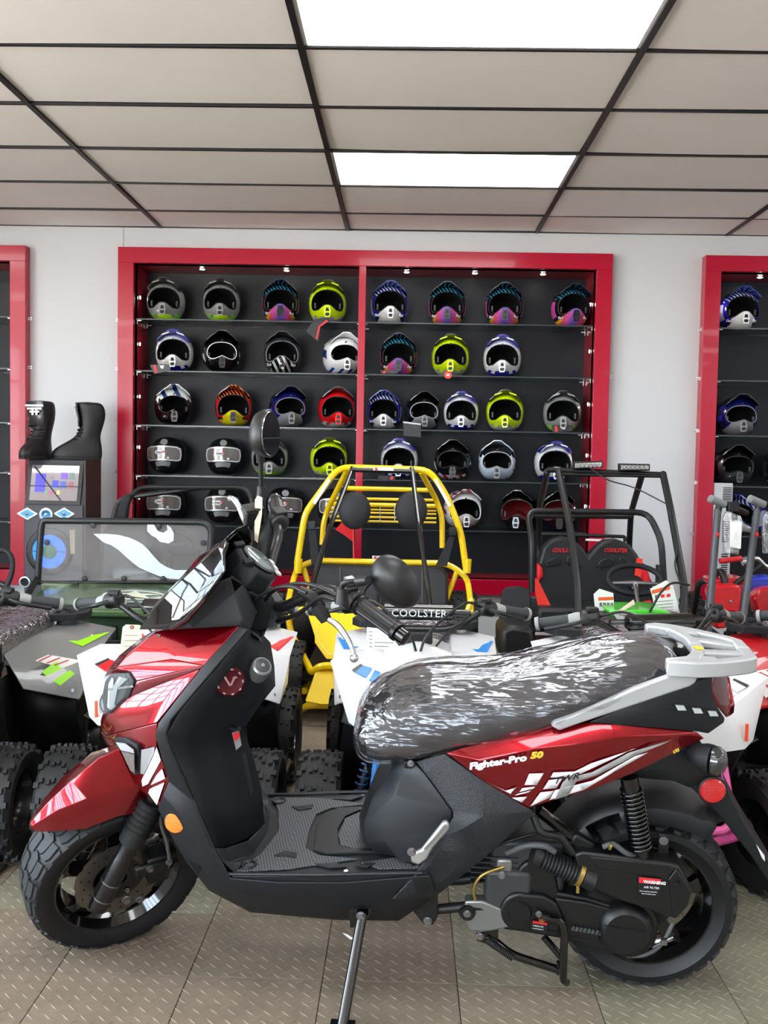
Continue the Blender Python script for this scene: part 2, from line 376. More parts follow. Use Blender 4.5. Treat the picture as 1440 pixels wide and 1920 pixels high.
# ================================================================ display units
BACKM = mat('niche_back', (15, 19, 28), .45, spec=.3); GLS = mat('shelf_glass', (50, 65, 68), .05, alpha=.30, spec=.5)
GEDGE = mat('shelf_edge', (52, 62, 64), .2)
LAMPM = mat('spot_lens', (255, 255, 255), .3, emit=((255, 250, 240), 60))
SHELF_Z = [2.012, 1.683, 1.335, 1.012, .695]
def unit(x0, x1, label, div, lamps_x, seed):
    t = thing('display_shelf', label, 'display shelf', (0, 0, 0))
    yf = YW-.08; yb = YW+.30; w = .10; zt = UZ1; zb = UZ0; ix0, ix1 = x0+w, x1-w; iz1 = zt-.098; iz0 = zb+.098
    fr = MB()
    fr.box(((x0+x1)/2, (yf+YW)/2+.01, (zt+iz1)/2), (x1-x0, YW-yf+.02, zt-iz1)); fr.box(((x0+x1)/2, (yf+YW)/2+.01, (zb+iz0)/2), (x1-x0, YW-yf+.02, iz0-zb))
    for a, b in ((x0, ix0), (ix1, x1)): fr.box(((a+b)/2, (yf+YW)/2+.01, (iz0+iz1)/2), (b-a, YW-yf+.02, iz1-iz0))
    fr.ob('frame', RED, t, bevel=.002, smooth=False)
    li = MB(); e = .02
    li.box((ix0-e/2, (yf+yb)/2+.02, (iz0+iz1)/2), (e, yb-yf-.04, iz1-iz0)); li.box((ix1+e/2, (yf+yb)/2+.02, (iz0+iz1)/2), (e, yb-yf-.04, iz1-iz0))
    li.box(((ix0+ix1)/2, (yf+yb)/2+.02, iz1+e/2), (ix1-ix0, yb-yf-.04, e)); li.box(((ix0+ix1)/2, (yf+yb)/2+.02, iz0-e/2), (ix1-ix0, yb-yf-.04, e))
    li.ob('inner_lining', mat('red_lining', (150, 10, 34), .3, coat=.3), t, smooth=False)
    MB().box(((ix0+ix1)/2, yb+.01, (iz0+iz1)/2), (ix1-ix0, .02, iz1-iz0)).ob('back_panel', BACKM, t, smooth=False)
    spans = []
    if div is not None:
        MB().box((div, (yf+yf+.03)/2, (iz0+iz1)/2), (.045, .03, iz1-iz0)).ob('divider', RED, t, bevel=.002, smooth=False)
        spans = [(ix0+.004, div-.0), (div+.0, ix1-.004)]
    else: spans = [(ix0+.004, ix1-.004)]
    for (a, b) in spans:
        for z in SHELF_Z:
            y1, y2 = yf+.035, yb-.01
            s = MB().box(((a+b)/2, (y1+y2)/2, z-.004), (b-a-.01, y2-y1, .008)).ob('glass_shelf', GLS, t, smooth=False)
            MB().box(((a+b)/2, y1-.001, z-.004), (b-a-.01, .002, .008)).ob('shelf_edge', GEDGE, s, smooth=False)
            for (cx, sg) in ((a, 1), (b, -1)):
                for yy in (y1+.03, y2-.05): MB().prism([(cx+sg*a_, yy-.007, z+b_) for a_, b_ in ((.003, -.001), (.003, -.031), (.009, -.031), (.009, -.012), (.033, -.012), (.033, -.008), (.009, -.008), (.009, -.001))], (0, .014, 0)).ob('shelf_clip', CHR, t, smooth=False)
    for sg, xx in ((1, ix0), (-1, ix1)):
        for z in [2.16, 1.86, 1.52, 1.19, .86]:
            q = MB().lathe([(0, .006), (.012, .006), (.016, .003), (.016, 0)], (xx+sg*0, yf+.14, z), (sg, 0, 0), 12).ob('spot_lamp', CHR, t)
            MB().lathe([(0, .0075), (.010, .0075), (.010, .005)], (xx, yf+.14, z), (sg, 0, 0), 10).ob('lamp_lens', LAMPM, q)
    for xx in lamps_x:
        q = MB().lathe([(0, .006), (.020, .006), (.024, .003), (.024, 0)], (xx, yf+.17, iz1), (0, 0, -1), 14).ob('spot_lamp', CHR, t)
        MB().lathe([(0, .0075), (.016, .0075), (.016, .005)], (xx, yf+.17, iz1), (0, 0, -1), 12).ob('lamp_lens', LAMPM, q)
    for sg, xx in ((-1, x0), (1, x1)):
        for z in (2.0, 1.69, 1.36, 1.03, .70):
            MB().box((xx+sg*.012, yf+.05, z+.006), (.026, .006, .004)).box((xx+sg*.012, yf+.05, z-.006), (.026, .006, .004)).box((xx+sg*.002, yf+.05, z), (.004, .02, .02)).ob('edge_clip', CHR, t, smooth=False)
    return t
unit(*UNITS[1], 'wide red framed wall shelf in the centre full of helmets', -.298, [-1.35, -.80, -.02, .42, .86], 1)
unit(*UNITS[0], 'red framed wall shelf cut off at the left edge behind the cabinet', None, [-3.2], 2)
unit(*UNITS[2], 'red framed wall shelf at the right edge with a blue helmet on top', None, [2.25, 2.9], 3)
# ================================================================ helmets
from mathutils.bvhtree import BVHTree
def stripes(name, c1, c2, scale=17, ang=.6, band=.62, box=None):
    if name in MC: return MC[name]
    m = mat(name, c1, .25, coat=.7); nt = m.node_tree; b = nt.nodes['Principled BSDF']
    t = nt.nodes.new('ShaderNodeTexCoord'); mp = nt.nodes.new('ShaderNodeMapping'); mp.inputs['Rotation'].default_value = (0, ang, 0)
    wv = nt.nodes.new('ShaderNodeTexWave'); wv.inputs['Scale'].default_value = scale; wv.bands_direction = 'X'
    gt = nt.nodes.new('ShaderNodeMath'); gt.operation = 'GREATER_THAN'; gt.inputs[1].default_value = band
    mx = nt.nodes.new('ShaderNodeMix'); mx.data_type = 'RGBA'; mx.inputs[6].default_value = lin(c1); mx.inputs[7].default_value = lin(c2)
    nt.links.new(t.outputs['Object'], mp.inputs[0]); nt.links.new(mp.outputs[0], wv.inputs[0]); nt.links.new(wv.outputs['Fac'], gt.inputs[0]); nt.links.new(gt.outputs[0], mx.inputs[0]); nt.links.new(mx.outputs[2], b.inputs['Base Color'])
    return m
def fade(name, c1, c2, z0, z1, axis='X'):
    if name in MC: return MC[name]
    m = mat(name, c1, .25, coat=.7); nt = m.node_tree; b = nt.nodes['Principled BSDF']
    t = nt.nodes.new('ShaderNodeTexCoord'); sx = nt.nodes.new('ShaderNodeSeparateXYZ'); ab = nt.nodes.new('ShaderNodeMath'); ab.operation = 'ABSOLUTE'
    mr = nt.nodes.new('ShaderNodeMapRange'); mr.inputs[1].default_value = z0; mr.inputs[2].default_value = z1
    mx = nt.nodes.new('ShaderNodeMix'); mx.data_type = 'RGBA'; mx.inputs[6].default_value = lin(c1); mx.inputs[7].default_value = lin(c2)
    nt.links.new(t.outputs['Object'], sx.inputs[0]); nt.links.new(sx.outputs[axis], ab.inputs[0]); nt.links.new(ab.outputs[0], mr.inputs[0]); nt.links.new(mr.outputs[0], mx.inputs[0]); nt.links.new(mx.outputs[2], b.inputs['Base Color'])
    return m
def gl(n, c, r=.25): return mat('shell_'+n, c, r, coat=.7)
H_GREY = gl('grey', (148, 150, 150)); H_NEON = gl('neon', (214, 246, 8)); H_WHITE = gl('white', (236, 238, 240)); H_RED = gl('red', (224, 14, 24))
H_BLUE = gl('blue', (24, 20, 170)); H_NAVY = gl('navy', (16, 22, 90)); H_BLACK = gl('black', (12, 12, 14)); H_GRN = fade('shell_green_fade', (200, 250, 20), (60, 200, 90), .02, .11)
H_PINK = gl('pink', (235, 90, 150)); H_PURP = fade('shell_pink_fade', (130, 100, 220), (250, 90, 130), .01, .06); H_YEL = gl('yellow', (238, 222, 20)); H_ICE = gl('ice', (200, 218, 236)); H_DKG = gl('darkgrey', (48, 50, 54), .4)
H_MAG = gl('magenta', (200, 70, 160)); H_PAD = mat('helmet_liner', (7, 8, 10), .9, spec=.2); H_TRIM = mat('helmet_trim', (14, 14, 16), .5); H_GOLD = gl('gold', (235, 170, 30)); H_MAROON = gl('maroon', (30, 8, 14))
H_SB = stripes('stripe_blue', (14, 12, 18), (40, 150, 190)); H_SW = stripes('stripe_white', (20, 24, 110), (210, 215, 235)); H_SR = stripes('stripe_red', (40, 6, 8), (240, 120, 50))
H_GFX = stripes('gfx_mono', (20, 20, 22), (215, 218, 220), 9, .5, .62); H_GFXR = stripes('gfx_red', (225, 225, 228), (170, 16, 30), 8, .7, .55); H_GFXB = stripes('gfx_blue', (20, 24, 40), (30, 50, 190), 7, -.6, .5)
H_GFXI = stripes('gfx_ice', (205, 220, 236), (120, 130, 145), 6, .6, .9); H_GFXO = stripes('gfx_white_blue', (230, 232, 234), (28, 60, 120), 4, .5, .75); H_CAMO = stripes('gfx_pad', (225, 228, 232), (26, 60, 160), 6, -.5, .72)
CLEARV = mat('visor_clear', (92, 88, 86), .06, alpha=.93, spec=.9, bump=(30, .6)); SILV = mat('visor_silver_rim', (200, 200, 204), .3, metal=.6)
# eye port outline (front view), starting bottom centre going round anticlockwise as seen from the front
def port_outline(style):
    if style == 'mx':     # inverted V above the nose guard, sloped cheeks, domed brow
        R = [(0, .104), (.018, .101), (.036, .090), (.058, .073), (.084, .070), (.097, .080), (.1015, .105), (.100, .134), (.090, .160), (.072, .182), (.048, .195), (.024, .201)]
        return R+[(0, .202)]+[(-x, z) for x, z in R[:0:-1]]
    R = [(0, .098), (.020, .090), (.042, .082), (.064, .080), (.082, .089), (.092, .104), (.094, .122), (.091, .141), (.081, .160), (.064, .175), (.044, .184), (.020, .188)]
    return R+[(0, .189)]+[(-x, z) for x, z in R[:0:-1]]
def sil_outline(n, w=.1235, zc=.128, zt=.124, zb=.122):
    P = []
    for k in range(n):
        a = -PI/2+2*PI*k/n; x = w*math.copysign(abs(math.cos(a))**.82, math.cos(a)); z = zc+(zt*abs(math.sin(a))**.95 if math.sin(a) > 0 else -zb*abs(math.sin(a))**.8)
        if z < zc: x = w*math.copysign(abs(math.cos(a))**.55, math.cos(a))*(1-.10*((zc-z)/zb)**2)
        P.append((x, z))
    return P
def helmet_mx(name, shell, brow=None, chin=None, low=None, peak=H_BLACK, slots=None, nose=None, letters=None, lettercol=None, side=None, style='mx', guard=None, key=None):
    """meshes of one off-road helmet; standing on its rim, facing -Y"""
    po = port_outline(style); n = len(po); so = sil_outline(n)
    def depth(x, z, s=0):   # front surface y of a head-shaped body, chin pushed forward
        y = -.125*math.sqrt(max(0, 1-(x/.135)**2*.85-((z-.14)/.15)**2*.55))
        if z < .115: y -= .045*math.exp(-(x/.055)**2)*min(1, (.115-z)/.02+.25)+.012
        return y
    rings = []
    rings.append([(x*.985, depth(x, z)+.012, z+(.0015 if z < .11 else -.0015)) for x, z in po])
    rings.append([(x, depth(x, z), z) for x, z in po])
    for t in (.22, .45, .7, .88):
        r = []
        for (x, z), (X, Z) in zip(po, so):
            xx, zz = x+(X*.985-x)*t, z+(Z-z)*t
            e = t**2.2
            r.append((xx, depth(xx, zz)*(1-e*.75), zz))
        rings.append(r)
    rings.append([(x, .005, z) for x, z in so])
    rings.append([(x*.98, .055, z*.985+.002) for x, z in so])
    rings.append([(x*.86, .105, .13+(z-.13)*.86) for x, z in so])
    rings.append([(x*.55, .145, .14+(z-.14)*.5) for x, z in so])
    rings.append([(x*.05, .158, .145+(z-.14)*.05) for x, z in so])
    m = MB(); mats = [shell, brow or shell, chin or shell, low or shell, side or shell]
    vs = [v for r in rings for v in r]; fs = []; 
    m.v = vs
    for k in range(len(rings)-1):
        for i in range(n):
            j = (i+1) % n; f = (k*n+i, k*n+j, (k+1)*n+j, (k+1)*n+i)
            cz = sum(vs[q][2] for q in f)/4; cx = sum(vs[q][0] for q in f)/4
            ii = min(i, n-1-i)
            mi = 0
            if k < 7:
                if cz > .165 and k < 5: mi = 1
                elif ii <= (2 if chin and not (letters and k > 3) else 1) and k <= 5 and not (not chin and cz < .030): mi = 2
                elif cz < (.030 if letters else .046) and k >= 3: mi = 3
                elif cz < .040 and k >= 2: mi = 3
                elif .07 < cz < .165 and k >= 4: mi = 4
                elif letters and cz < .07 and k >= 2: mi = 0
            m.f.append(f); m.mi.append(mi)
    m.f.append(tuple(range((len(rings)-1)*n, len(rings)*n))); m.mi.append(0)
    shell_me = m.mesh(name, mats, 50)
    # liner: bowl inside the port with brow pad and cheek pads
    l = MB(); rr = [[(x*.99, depth(x, z)+.010, z) for x, z in po], [(x*.93, depth(x, z)+.04, .13+(z-.13)*.9) for x, z in po], [(x*.82, .03, .13+(z-.13)*.8) for x, z in po], [(x*.3, .07, .13+(z-.13)*.3) for x, z in po]]
    l.ring_loft(rr, True, False); l.f.append(tuple(range(3*n, 4*n))); l.mi.append(0)
    liner = l.mesh('liner', [H_PAD], 50)
    tr = MB().tube([(x*1.0, depth(x, z)-.001, z) for x, z in po], .0032, 6, closed=True).mesh('port_trim', [guard or H_TRIM])
    pads = []
    for s in (-1, 1):
        pads.append(MB().box((s*.080, -.075, .105), (.010, .02, .035)).mesh('cheek_pad', [mat('cheek_pad', (70, 74, 78), .6)]))
    # chin vent
    v = MB(); y0 = -.185
    def hexa(w1, w2, z0, z1, y, d, mi):
        v.prism([(-w1, y+ .0, z0), (w1, y, z0), (w2, y, (z0+z1)/2), (w2*.7, y+.004, z1), (-w2*.7, y+.004, z1), (-w2, y, (z0+z1)/2)], (0, d, 0), mi)
    hexa(.015, .022, .022, .092, depth(0, .06)-.006, .012, 0); hexa(.009, .014, .030, .054, depth(0, .06)-.008, .004, 1); hexa(.012, .010, .060, .082, depth(0, .06)-.008, .004, 1)
    vent = v.mesh('chin_vent', [nose or (chin or shell), H_TRIM], 20)
    # peak: curved visor plate over the brow
    def peak_mesh(zf=.275, yf=-.15, w=.098):
        g = []; nx = 9
        for j, (y, zz, ww) in enumerate(((.03, .242, .113), (-.03, .247, .110), (-.085, .240, .104), (yf, zf-.028, w))):
            for i in range(nx):
                u = 2*i/(nx-1)-1; g.append((ww*u, y+(.012*u*u if j == 3 else 0), zz-.052*abs(u)**2.3+(.012 if j == 3 and abs(u) < .5 else 0)))
        fs = [(j*nx+i, j*nx+i+1, (j+1)*nx+i+1, (j+1)*nx+i) for j in range(3) for i in range(nx-1)]
        q = MB().add(g, fs); k = len(q.v)
        q.add([(a, b, c+.006) for a, b, c in g], [f[::-1] for f in fs])
        edge = list(range(nx))+[nx*2-1, nx*3-1]+list(range(nx*4-1, nx*3-1, -1))+[nx*2, nx]
        for a, b in zip(edge, edge[1:]+edge[:1]): q.f.append((a, b, b+36, a+36)); q.mi.append(0)
        return q
    pk = peak_mesh().mesh('peak', [peak], 40)
    sl = []
    if slots:
        for s in (-1, 1):
            sl.append(MB().prism([(s*.022, -.147, .247), (s*.066, -.140, .234), (s*.072, -.141, .224), (s*.026, -.148, .238)], (0, -.006, 0)).mesh('peak_vent', [slots]))
    screw = MB().cyl((0, -.128, .203), (0, -.118, .203), .006, n=8).mesh('peak_screw', [H_TRIM])
    return dict(name=name, shell=shell_me, liner=liner, trim=tr, pads=pads, vent=vent, peak=pk, slots=sl, screw=screw, letters=letters, lc=lettercol)
def helmet_road(name, shell):
    n = 24; so = sil_outline(n, .118, .130, .118, .125)
    rings = []
    for t, yy in ((.02, -.150), (.35, -.143), (.65, -.118), (.86, -.075), (.96, -.03), (1, .01), (.98, .06), (.86, .11), (.5, .15), (.03, .165)):
        rings.append([(x*t, yy+(-.012*max(0, (.13-z)/.1)*t), .115+(z-.115)*t) for x, z in so])
    sh = MB().ring_loft(rings).mesh(name, [shell], 50)
    def band(zs, off, xm, nx=13):
        g = []
        for z, k in zs:
            for i in range(nx):
                u = 2*i/(nx-1)-1; x = xm*u*k
                g.append((x, -(off)*math.sqrt(max(.0, 1-(x/.15)**2))+.0, z+.006*(1-u*u)))
        fs = [(j*nx+i, j*nx+i+1, (j+1)*nx+i+1, (j+1)*nx+i) for j in range(len(zs)-1) for i in range(nx-1)]
        return MB().add(g, fs)
    rim = band([(.090, .80), (.098, .95), (.135, 1.0), (.172, .96), (.184, .78)], .158, .112).mesh('visor', [SILV])
    vis = band([(.098, .80), (.104, .92), (.135, .95), (.165, .91), (.176, .76)], .1625, .110).mesh('visor_film', [CLEARV])
    ch = band([(.055, .5), (.075, .62), (.086, .60)], .160, .08).mesh('chin_vent', [mat('chin_vent_grey', (90, 92, 95), .4)])
    lg = MB().lathe([(0, .003), (.022, .003), (.024, 0)], (0, -.118, .214), (0, -1, .55), 16).mesh('badge', [mat('badge_grey', (120, 122, 124), .35)])
    return dict(road=True, name=name, shell=sh, rim=rim, vis=vis, chin=ch, badge=lg)
HK = {}
HK['grey'] = helmet_mx('helmet', H_GREY, low=H_GRN, slots=H_GREY)
HK['neon'] = helmet_mx('helmet', H_NEON, low=mat('low_silver', (170, 172, 176), .3), slots=H_NEON)
HK['white'] = helmet_mx('helmet', H_WHITE, low=H_BLUE, peak=H_BLUE, slots=H_WHITE)
HK['red'] = helmet_mx('helmet', H_RED, low=mat('low_silver', (170, 172, 176), .3), peak=gl('peak_grey', (70, 72, 76)))
HK['pink'] = helmet_mx('helmet', H_BLACK, brow=H_SB, chin=H_PURP, side=H_MAG, low=H_GOLD, nose=H_BLACK, peak=gl('peak_dark', (26, 16, 26)), letters='FLY', lettercol=mat('letter_pale', (205, 205, 210), .5))
HK['blue'] = helmet_mx('helmet', H_BLUE, brow=H_SW, chin=H_WHITE, side=gl('side_pale', (160, 170, 200)), low=H_NAVY, nose=H_WHITE, peak=gl('peak_blue', (20, 44, 130)), letters='FLY', lettercol=H_WHITE)
HK['fire'] = helmet_mx('helmet', H_RED, brow=H_SR, chin=H_YEL, low=H_GOLD, nose=H_BLACK, peak=H_SR, side=H_BLACK, letters='FLY', lettercol=H_BLACK)
HK['dark'] = helmet_mx('helmet', H_DKG, chin=H_GFX, peak=gl('peak_char', (34, 36, 40), .4), guard=mat('guard_grey', (120, 122, 126), .4), letters='FLY', lettercol=mat('letter_pale', (205, 205, 210), .5))
HK['mono'] = helmet_mx('helmet', H_BLACK, chin=H_BLACK, low=H_GFX, side=H_GFX, style='road', guard=H_WHITE)
HK['pad'] = helmet_mx('helmet', H_WHITE, low=H_CAMO, peak=H_WHITE, style='road', guard=H_WHITE, side=H_GFXO, nose=H_WHITE)
HK['open'] = helmet_mx('helmet', H_MAROON, brow=H_GFXO, peak=H_GFXO, low=H_BLACK, style='road', guard=H_BLACK, nose=mat('nose_grey', (110, 110, 112), .4))
HK['bluegfx'] = helmet_mx('helmet', H_NAVY, chin=mat('nose_metal', (130, 132, 136), .4), low=H_GFXB, side=H_GFXB, peak=H_BLACK, style='road', guard=mat('guard_grey', (120, 122, 126), .4))
HK['silvergfx'] = helmet_mx('helmet', H_BLACK, chin=mat('nose_metal', (130, 132, 136), .4), low=H_GFX, side=H_DKG, peak=H_BLACK, style='road', guard=mat('guard_light', (170, 172, 176), .4))
HK['ice'] = helmet_mx('helmet', H_ICE, brow=H_BLACK, low=H_ICE, side=H_GFXI, peak=H_ICE, style='road', guard=mat('guard_light', (170, 172, 176), .4), chin=H_ICE, nose=mat('nose_metal', (130, 132, 136), .4))
HK['black'] = helmet_mx('helmet', H_DKG, brow=H_BLACK, side=H_BLACK, peak=H_BLACK, style='road', nose=H_DKG)
HK['splash'] = helmet_mx('helmet', H_BLACK, low=H_GFXR, side=H_GFX, peak=H_BLACK, style='road', nose=H_DKG)
HK['whitered'] = helmet_mx('helmet', H_WHITE, low=H_GFXR, side=H_GFXR, peak=H_GFXR, slots=None, guard=H_WHITE)
HK['redin'] = helmet_mx('helmet', H_BLACK, low=H_DKG, peak=H_BLACK, guard=H_DKG); HK['redin']['liner'] = HK['redin']['liner'].copy(); HK['redin']['liner'].materials[0] = mat('liner_red', (120, 14, 24), .8)
HK['bluein'] = helmet_mx('helmet', H_BLACK, low=H_GFXB, side=H_BLUE, peak=H_BLACK, guard=H_DKG); HK['bluein']['liner'] = HK['redin']['liner']
HK['road'] = helmet_road('helmet', mat('shell_road', (16, 17, 19), .3, coat=.4))
_made = {}
_stick = mat('visor_sticker', (225, 226, 230), .5); _sred = mat('sticker_red', (226, 40, 30), .5)
def helmet(kind, px, py, rz, label, group='helmets on the shelves', sc=1.0, z=None, ydep=.15):
    """px: centre column in the photograph; py only selects the shelf; stands on that shelf"""
    if z is None:
        z = min(SHELF_Z, key=lambda q: abs(at(px, py, YW-.08+.03).z-q))
    Y = YW-.08+.035+ydep; p = at(px, py, Y)
    k = (kind,)
    d = HK[kind]
    if k in _made:
        t = copy_tree(_made[k])
    else:
        t = thing('helmet', label, 'helmet')
        if d.get('road'):
            put('shell', d['shell'], t); q = put('visor', d['rim'], t); put('visor_film', d['vis'], q); put('chin_vent', d['chin'], t); put('badge', d['badge'], t)
            st = MB().lathe([(0, .002), (.026, .002), (.027, 0)], (-.022, -.1660, .147), (0, -1, 0), 18); st.v = [(x*1.0-(-.022*0), y, .147+(z_-.147)*.55) for x, y, z_ in st.v]
            s_ = st.ob('visor_sticker', _stick, t)
            text('lettering', 'Gmax', .016, INK, s_, basis((-.044, -.1688, .142), (1, 0, 0), (0, 0, 1)), shear=.3, bold=.0006)
            MB().box((.004, -.1685, .151), (.013, .001, .011)).ob('sticker_spot', _sred, s_, smooth=False)
            MB().box((.034, -.164, .113), (.014, .002, .010)).ob('tape', _stick, q, smooth=False)
        else:
            put('shell', d['shell'], t); put('liner', d['liner'], t); put('port_trim', d['trim'], t); pk = put('peak', d['peak'], t)
            for q in d['slots']: put('peak_vent', q, pk)
            put('peak_screw', d['screw'], pk)
            for q in d['pads']: put('cheek_pad', q, t)
            put('chin_vent', d['vent'], t)
            if d['letters']:
                import bmesh as _bm
                bm_ = _bm.new(); bm_.from_mesh(d['shell']); tr_ = BVHTree.FromBMesh(bm_); bm_.free()
                for s in (-1, 1):
                    xs_ = (s*.075-.018, s*.075+.018) ; hp_ = [tr_.ray_cast(Vector((x_, -1, .052)), Vector((0, 1, 0)))[0] for x_ in xs_]
                    if any(h_ is None for h_ in hp_): continue
                    text('lettering', d['letters'], .036, d['lc'], t, basis(hp_[0]+Vector((s*.002, -.013, -.006)), hp_[1]-hp_[0], (0, 0, 1)), shear=.2, ext=.004, bold=.0009, sx=.8)
        _made[k] = t
    t.location = (p.x, Y, z+.001); t.rotation_euler = (0, 0, rz*.8-math.atan2(p.x, Y)*.9); t.scale = (sc,)*3
    t['label'] = label; t['group'] = group
    return t
R_ = math.radians
G1 = 'helmets on the centre wall shelf'; GR = 'helmets on the right wall shelf'
row = lambda r: {1: 590, 2: 690, 3: 795, 4: 890, 5: 985}[r]
HL = [
 ('grey', 311, 1, -8, 'grey helmet with green rim, first on the top shelf, sticker inside'), ('grey', 415, 1, -3, 'grey helmet with green rim, second from left on the top shelf'),
 ('pink', 526, 1, 0, 'black helmet with pink chin left of the neon helmet on the top shelf'), ('neon', 614, 1, 0, 'neon yellow helmet on the top shelf'),
 ('blue', 730, 1, 3, 'blue and white striped helmet on the top shelf right of the divider'), ('pink', 838, 1, 0, 'black and pink helmet right of the blue striped one on the top shelf'),
 ('pink', 945, 1, 2, 'black and pink helmet second from the right end of the top shelf'), ('pink', 1070, 1, 14, 'black and pink helmet turned sideways at the right end of the top shelf'),
 ('white', 327, 2, -4, 'white helmet with blue peak, leftmost on the second shelf'), ('mono', 415, 2, 3, 'black helmet with white goggle frame on the second shelf'),
 ('dark', 529, 2, 0, 'charcoal helmet with small white lettering on the second shelf'), ('pad', 641, 2, 14, 'white helmet with blue graphics and bagged visor beside the red divider'),
 ('pink', 747, 2, 0, 'black and pink helmet on the second shelf, a glossy bag under it'), ('neon', 844, 2, 0, 'neon yellow helmet on the second shelf above a red round tag'),
 ('white', 941, 2, 0, 'white helmet with blue peak, last on the second shelf'),
 ('open', 325, 3, 4, 'dark helmet with white and blue brow, leftmost on the third shelf'), ('fire', 438, 3, 0, 'red and yellow flame coloured helmet'),
 ('bluegfx', 540, 3, 10, 'black and blue helmet with tall peak on the third shelf'), ('red', 631, 3, 5, 'bright red helmet with grey peak on the third shelf'),
 ('blue', 720, 3, -2, 'blue and white striped helmet on the third shelf right of the divider'), ('silvergfx', 792, 3, 6, 'black and silver patterned helmet between two blue ones on the third shelf'),
 ('white', 864, 3, 0, 'white helmet with blue peak in the middle of the third shelf, right half'), ('neon', 946, 3, 0, 'neon yellow helmet on the third shelf'),
 ('grey', 1053, 3, 3, 'grey helmet with green rim at the right end of the third shelf'),
 ('road', 314, 4, -12, 'black full face helmet with stickered visor, leftmost on the fourth shelf'), ('road', 421, 4, -4, 'black full face helmet with stickered visor, second on the fourth shelf'),
 ('grey', 505, 4, 0, 'grey helmet with green rim behind the scooter mirror'), ('neon', 616, 4, 3, 'neon yellow helmet on the fourth shelf beside the yellow roll cage'),
 ('white', 748, 4, -2, 'white helmet with blue peak above the yellow roll cage'), ('splash', 848, 4, 0, 'black helmet with white splashes on the fourth shelf'),
 ('ice', 931, 4, 0, 'ice white helmet with black brow on the fourth shelf'), ('white', 1037, 4, 8, 'white helmet with blue peak behind the black roll cage'),
 ('road', 312, 5, -10, 'black full face helmet, leftmost on the bottom shelf'), ('road', 418, 5, -4, 'black full face helmet, second on the bottom shelf'),
 ('road', 532, 5, 6, 'black full face helmet behind the scooter grip with a red tag'), ('road', 628, 5, 4, 'black full face helmet seen through the yellow roll cage'),
 ('whitered', 867, 5, 10, 'white and red helmet on the bottom shelf right of the yellow cage'), ('redin', 972, 5, -8, 'black helmet with red lining, left one behind the black cage'),
 ('bluein', 1045, 5, 4, 'black and blue helmet with red lining behind the black cage'),
]
for kind, px, r, rz, lab in HL: helmet(kind, px, row(r), R_(rz), lab, G1, sc=.94 if (kind == 'silvergfx' or (r == 3 and px in (720, 864))) else 1, ydep=.19 if kind == 'silvergfx' else .15)
helmet('blue', 1385, 600, R_(16), 'blue peaked striped helmet at the top of the right shelf', GR)
helmet('bluegfx', 1382, 800, R_(14), 'black and blue helmet on the right shelf above the black one', GR, z=SHELF_Z[2])
helmet('black', 1376, 900, R_(12), 'all black helmet on the right shelf', GR, z=SHELF_Z[3])
helmet('blue', 1397, 1000, R_(-30), 'white and navy helmet low on the right shelf behind the bagged papers', GR, z=SHELF_Z[4])
helmet('silvergfx', 1468, 880, R_(10), 'black and silver helmet at the very right edge of the right shelf', GR, z=SHELF_Z[3])
# tags and bags lying on shelf edges
def flat_tag(name, pts, Y, th, m, label, cat, parts=()):
    P = [at(x, y, Y) for x, y in pts]
    c = sum(P, Vector())/len(P); t = thing(name, label, cat, c)
    MB().prism([p-c for p in P], (0, th, 0)).ob('sleeve' if parts else 'body', m, t, smooth=False)
    for nm, q, mm in parts: MB().prism([at(x, y, Y-.002)-c for x, y in q], (0, .002, 0)).ob(nm, mm, t, smooth=False)
    return t
SLV = mat('clear_sleeve', (60, 62, 66), .15, alpha=.75); RS = mat('tag_red', (226, 40, 50), .5); DKC = mat('tag_dark', (40, 42, 46), .4); WL = mat('tag_white', (235, 235, 235), .5)
YT = YW-.08+.028
flat_tag('price_tag', [(281, 684), (322, 683), (318, 695), (289, 701)], YT, .003, DKC, 'dark plastic tag with red stripe hanging left on the second shelf', 'tag', [('stripe', [(287, 684), (292, 684), (295, 699), (291, 700)], RS), ('emblem', [(299, 685), (308, 685), (306, 691), (302, 691)], WL)])
flat_tag('visor_bag', [(575, 618), (590, 598), (620, 594), (621, 601), (602, 610), (596, 640), (575, 622)], YT, .004, SLV, 'clear bagged visor with red stripe below the top neon helmet', 'bag', [('stripe', [(616, 602), (600, 613), (595, 636), (592, 636), (597, 612), (612, 600)], RS)])
flat_tag('price_tag', [(713, 694), (750, 694), (744, 701), (714, 700)], YT, .003, SLV, 'clear tag lying under the pink helmet on the second shelf', 'tag', [('stripe', [(719, 695), (724, 695), (722, 700), (717, 700)], RS)])
q = thing('round_tag', 'round red tag hanging below the neon helmet on the second shelf', 'tag', at(840, 703, YT)); MB().cyl((0, 0, 0), (0, -.003, 0), .024, n=20).ob('body', mat('tag_orange', (236, 60, 50), .5), q); MB().box((0, -.004, 0), (.018, .002, .012)).ob('print', WL, q, smooth=False)
flat_tag('small_bag', [(756, 790), (789, 794), (789, 820), (757, 817)], YT, .003, SLV, 'small clear zip bag hanging below the silver patterned helmet', 'bag', [('zip', [(756, 790), (789, 794), (789, 797), (756, 793)], mat('zip_white', (190, 195, 198), .4))])
flat_tag('price_tag', [(709, 891), (745, 893), (738, 900), (709, 898)], YT, .003, SLV, 'clear tag under the white helmet above the yellow cage', 'tag', [('stripe', [(733, 893), (738, 893), (736, 899), (731, 899)], RS)])
flat_tag('price_tag', [(1034, 797), (1070, 797), (1072, 808), (1037, 811)], YT, .003, DKC, 'dark tag with red stripe under the right hand grey helmet', 'tag', [('stripe', [(1040, 799), (1045, 799), (1046, 809), (1041, 810)], RS), ('emblem', [(1052, 799), (1060, 799), (1059, 805), (1055, 805)], WL)])
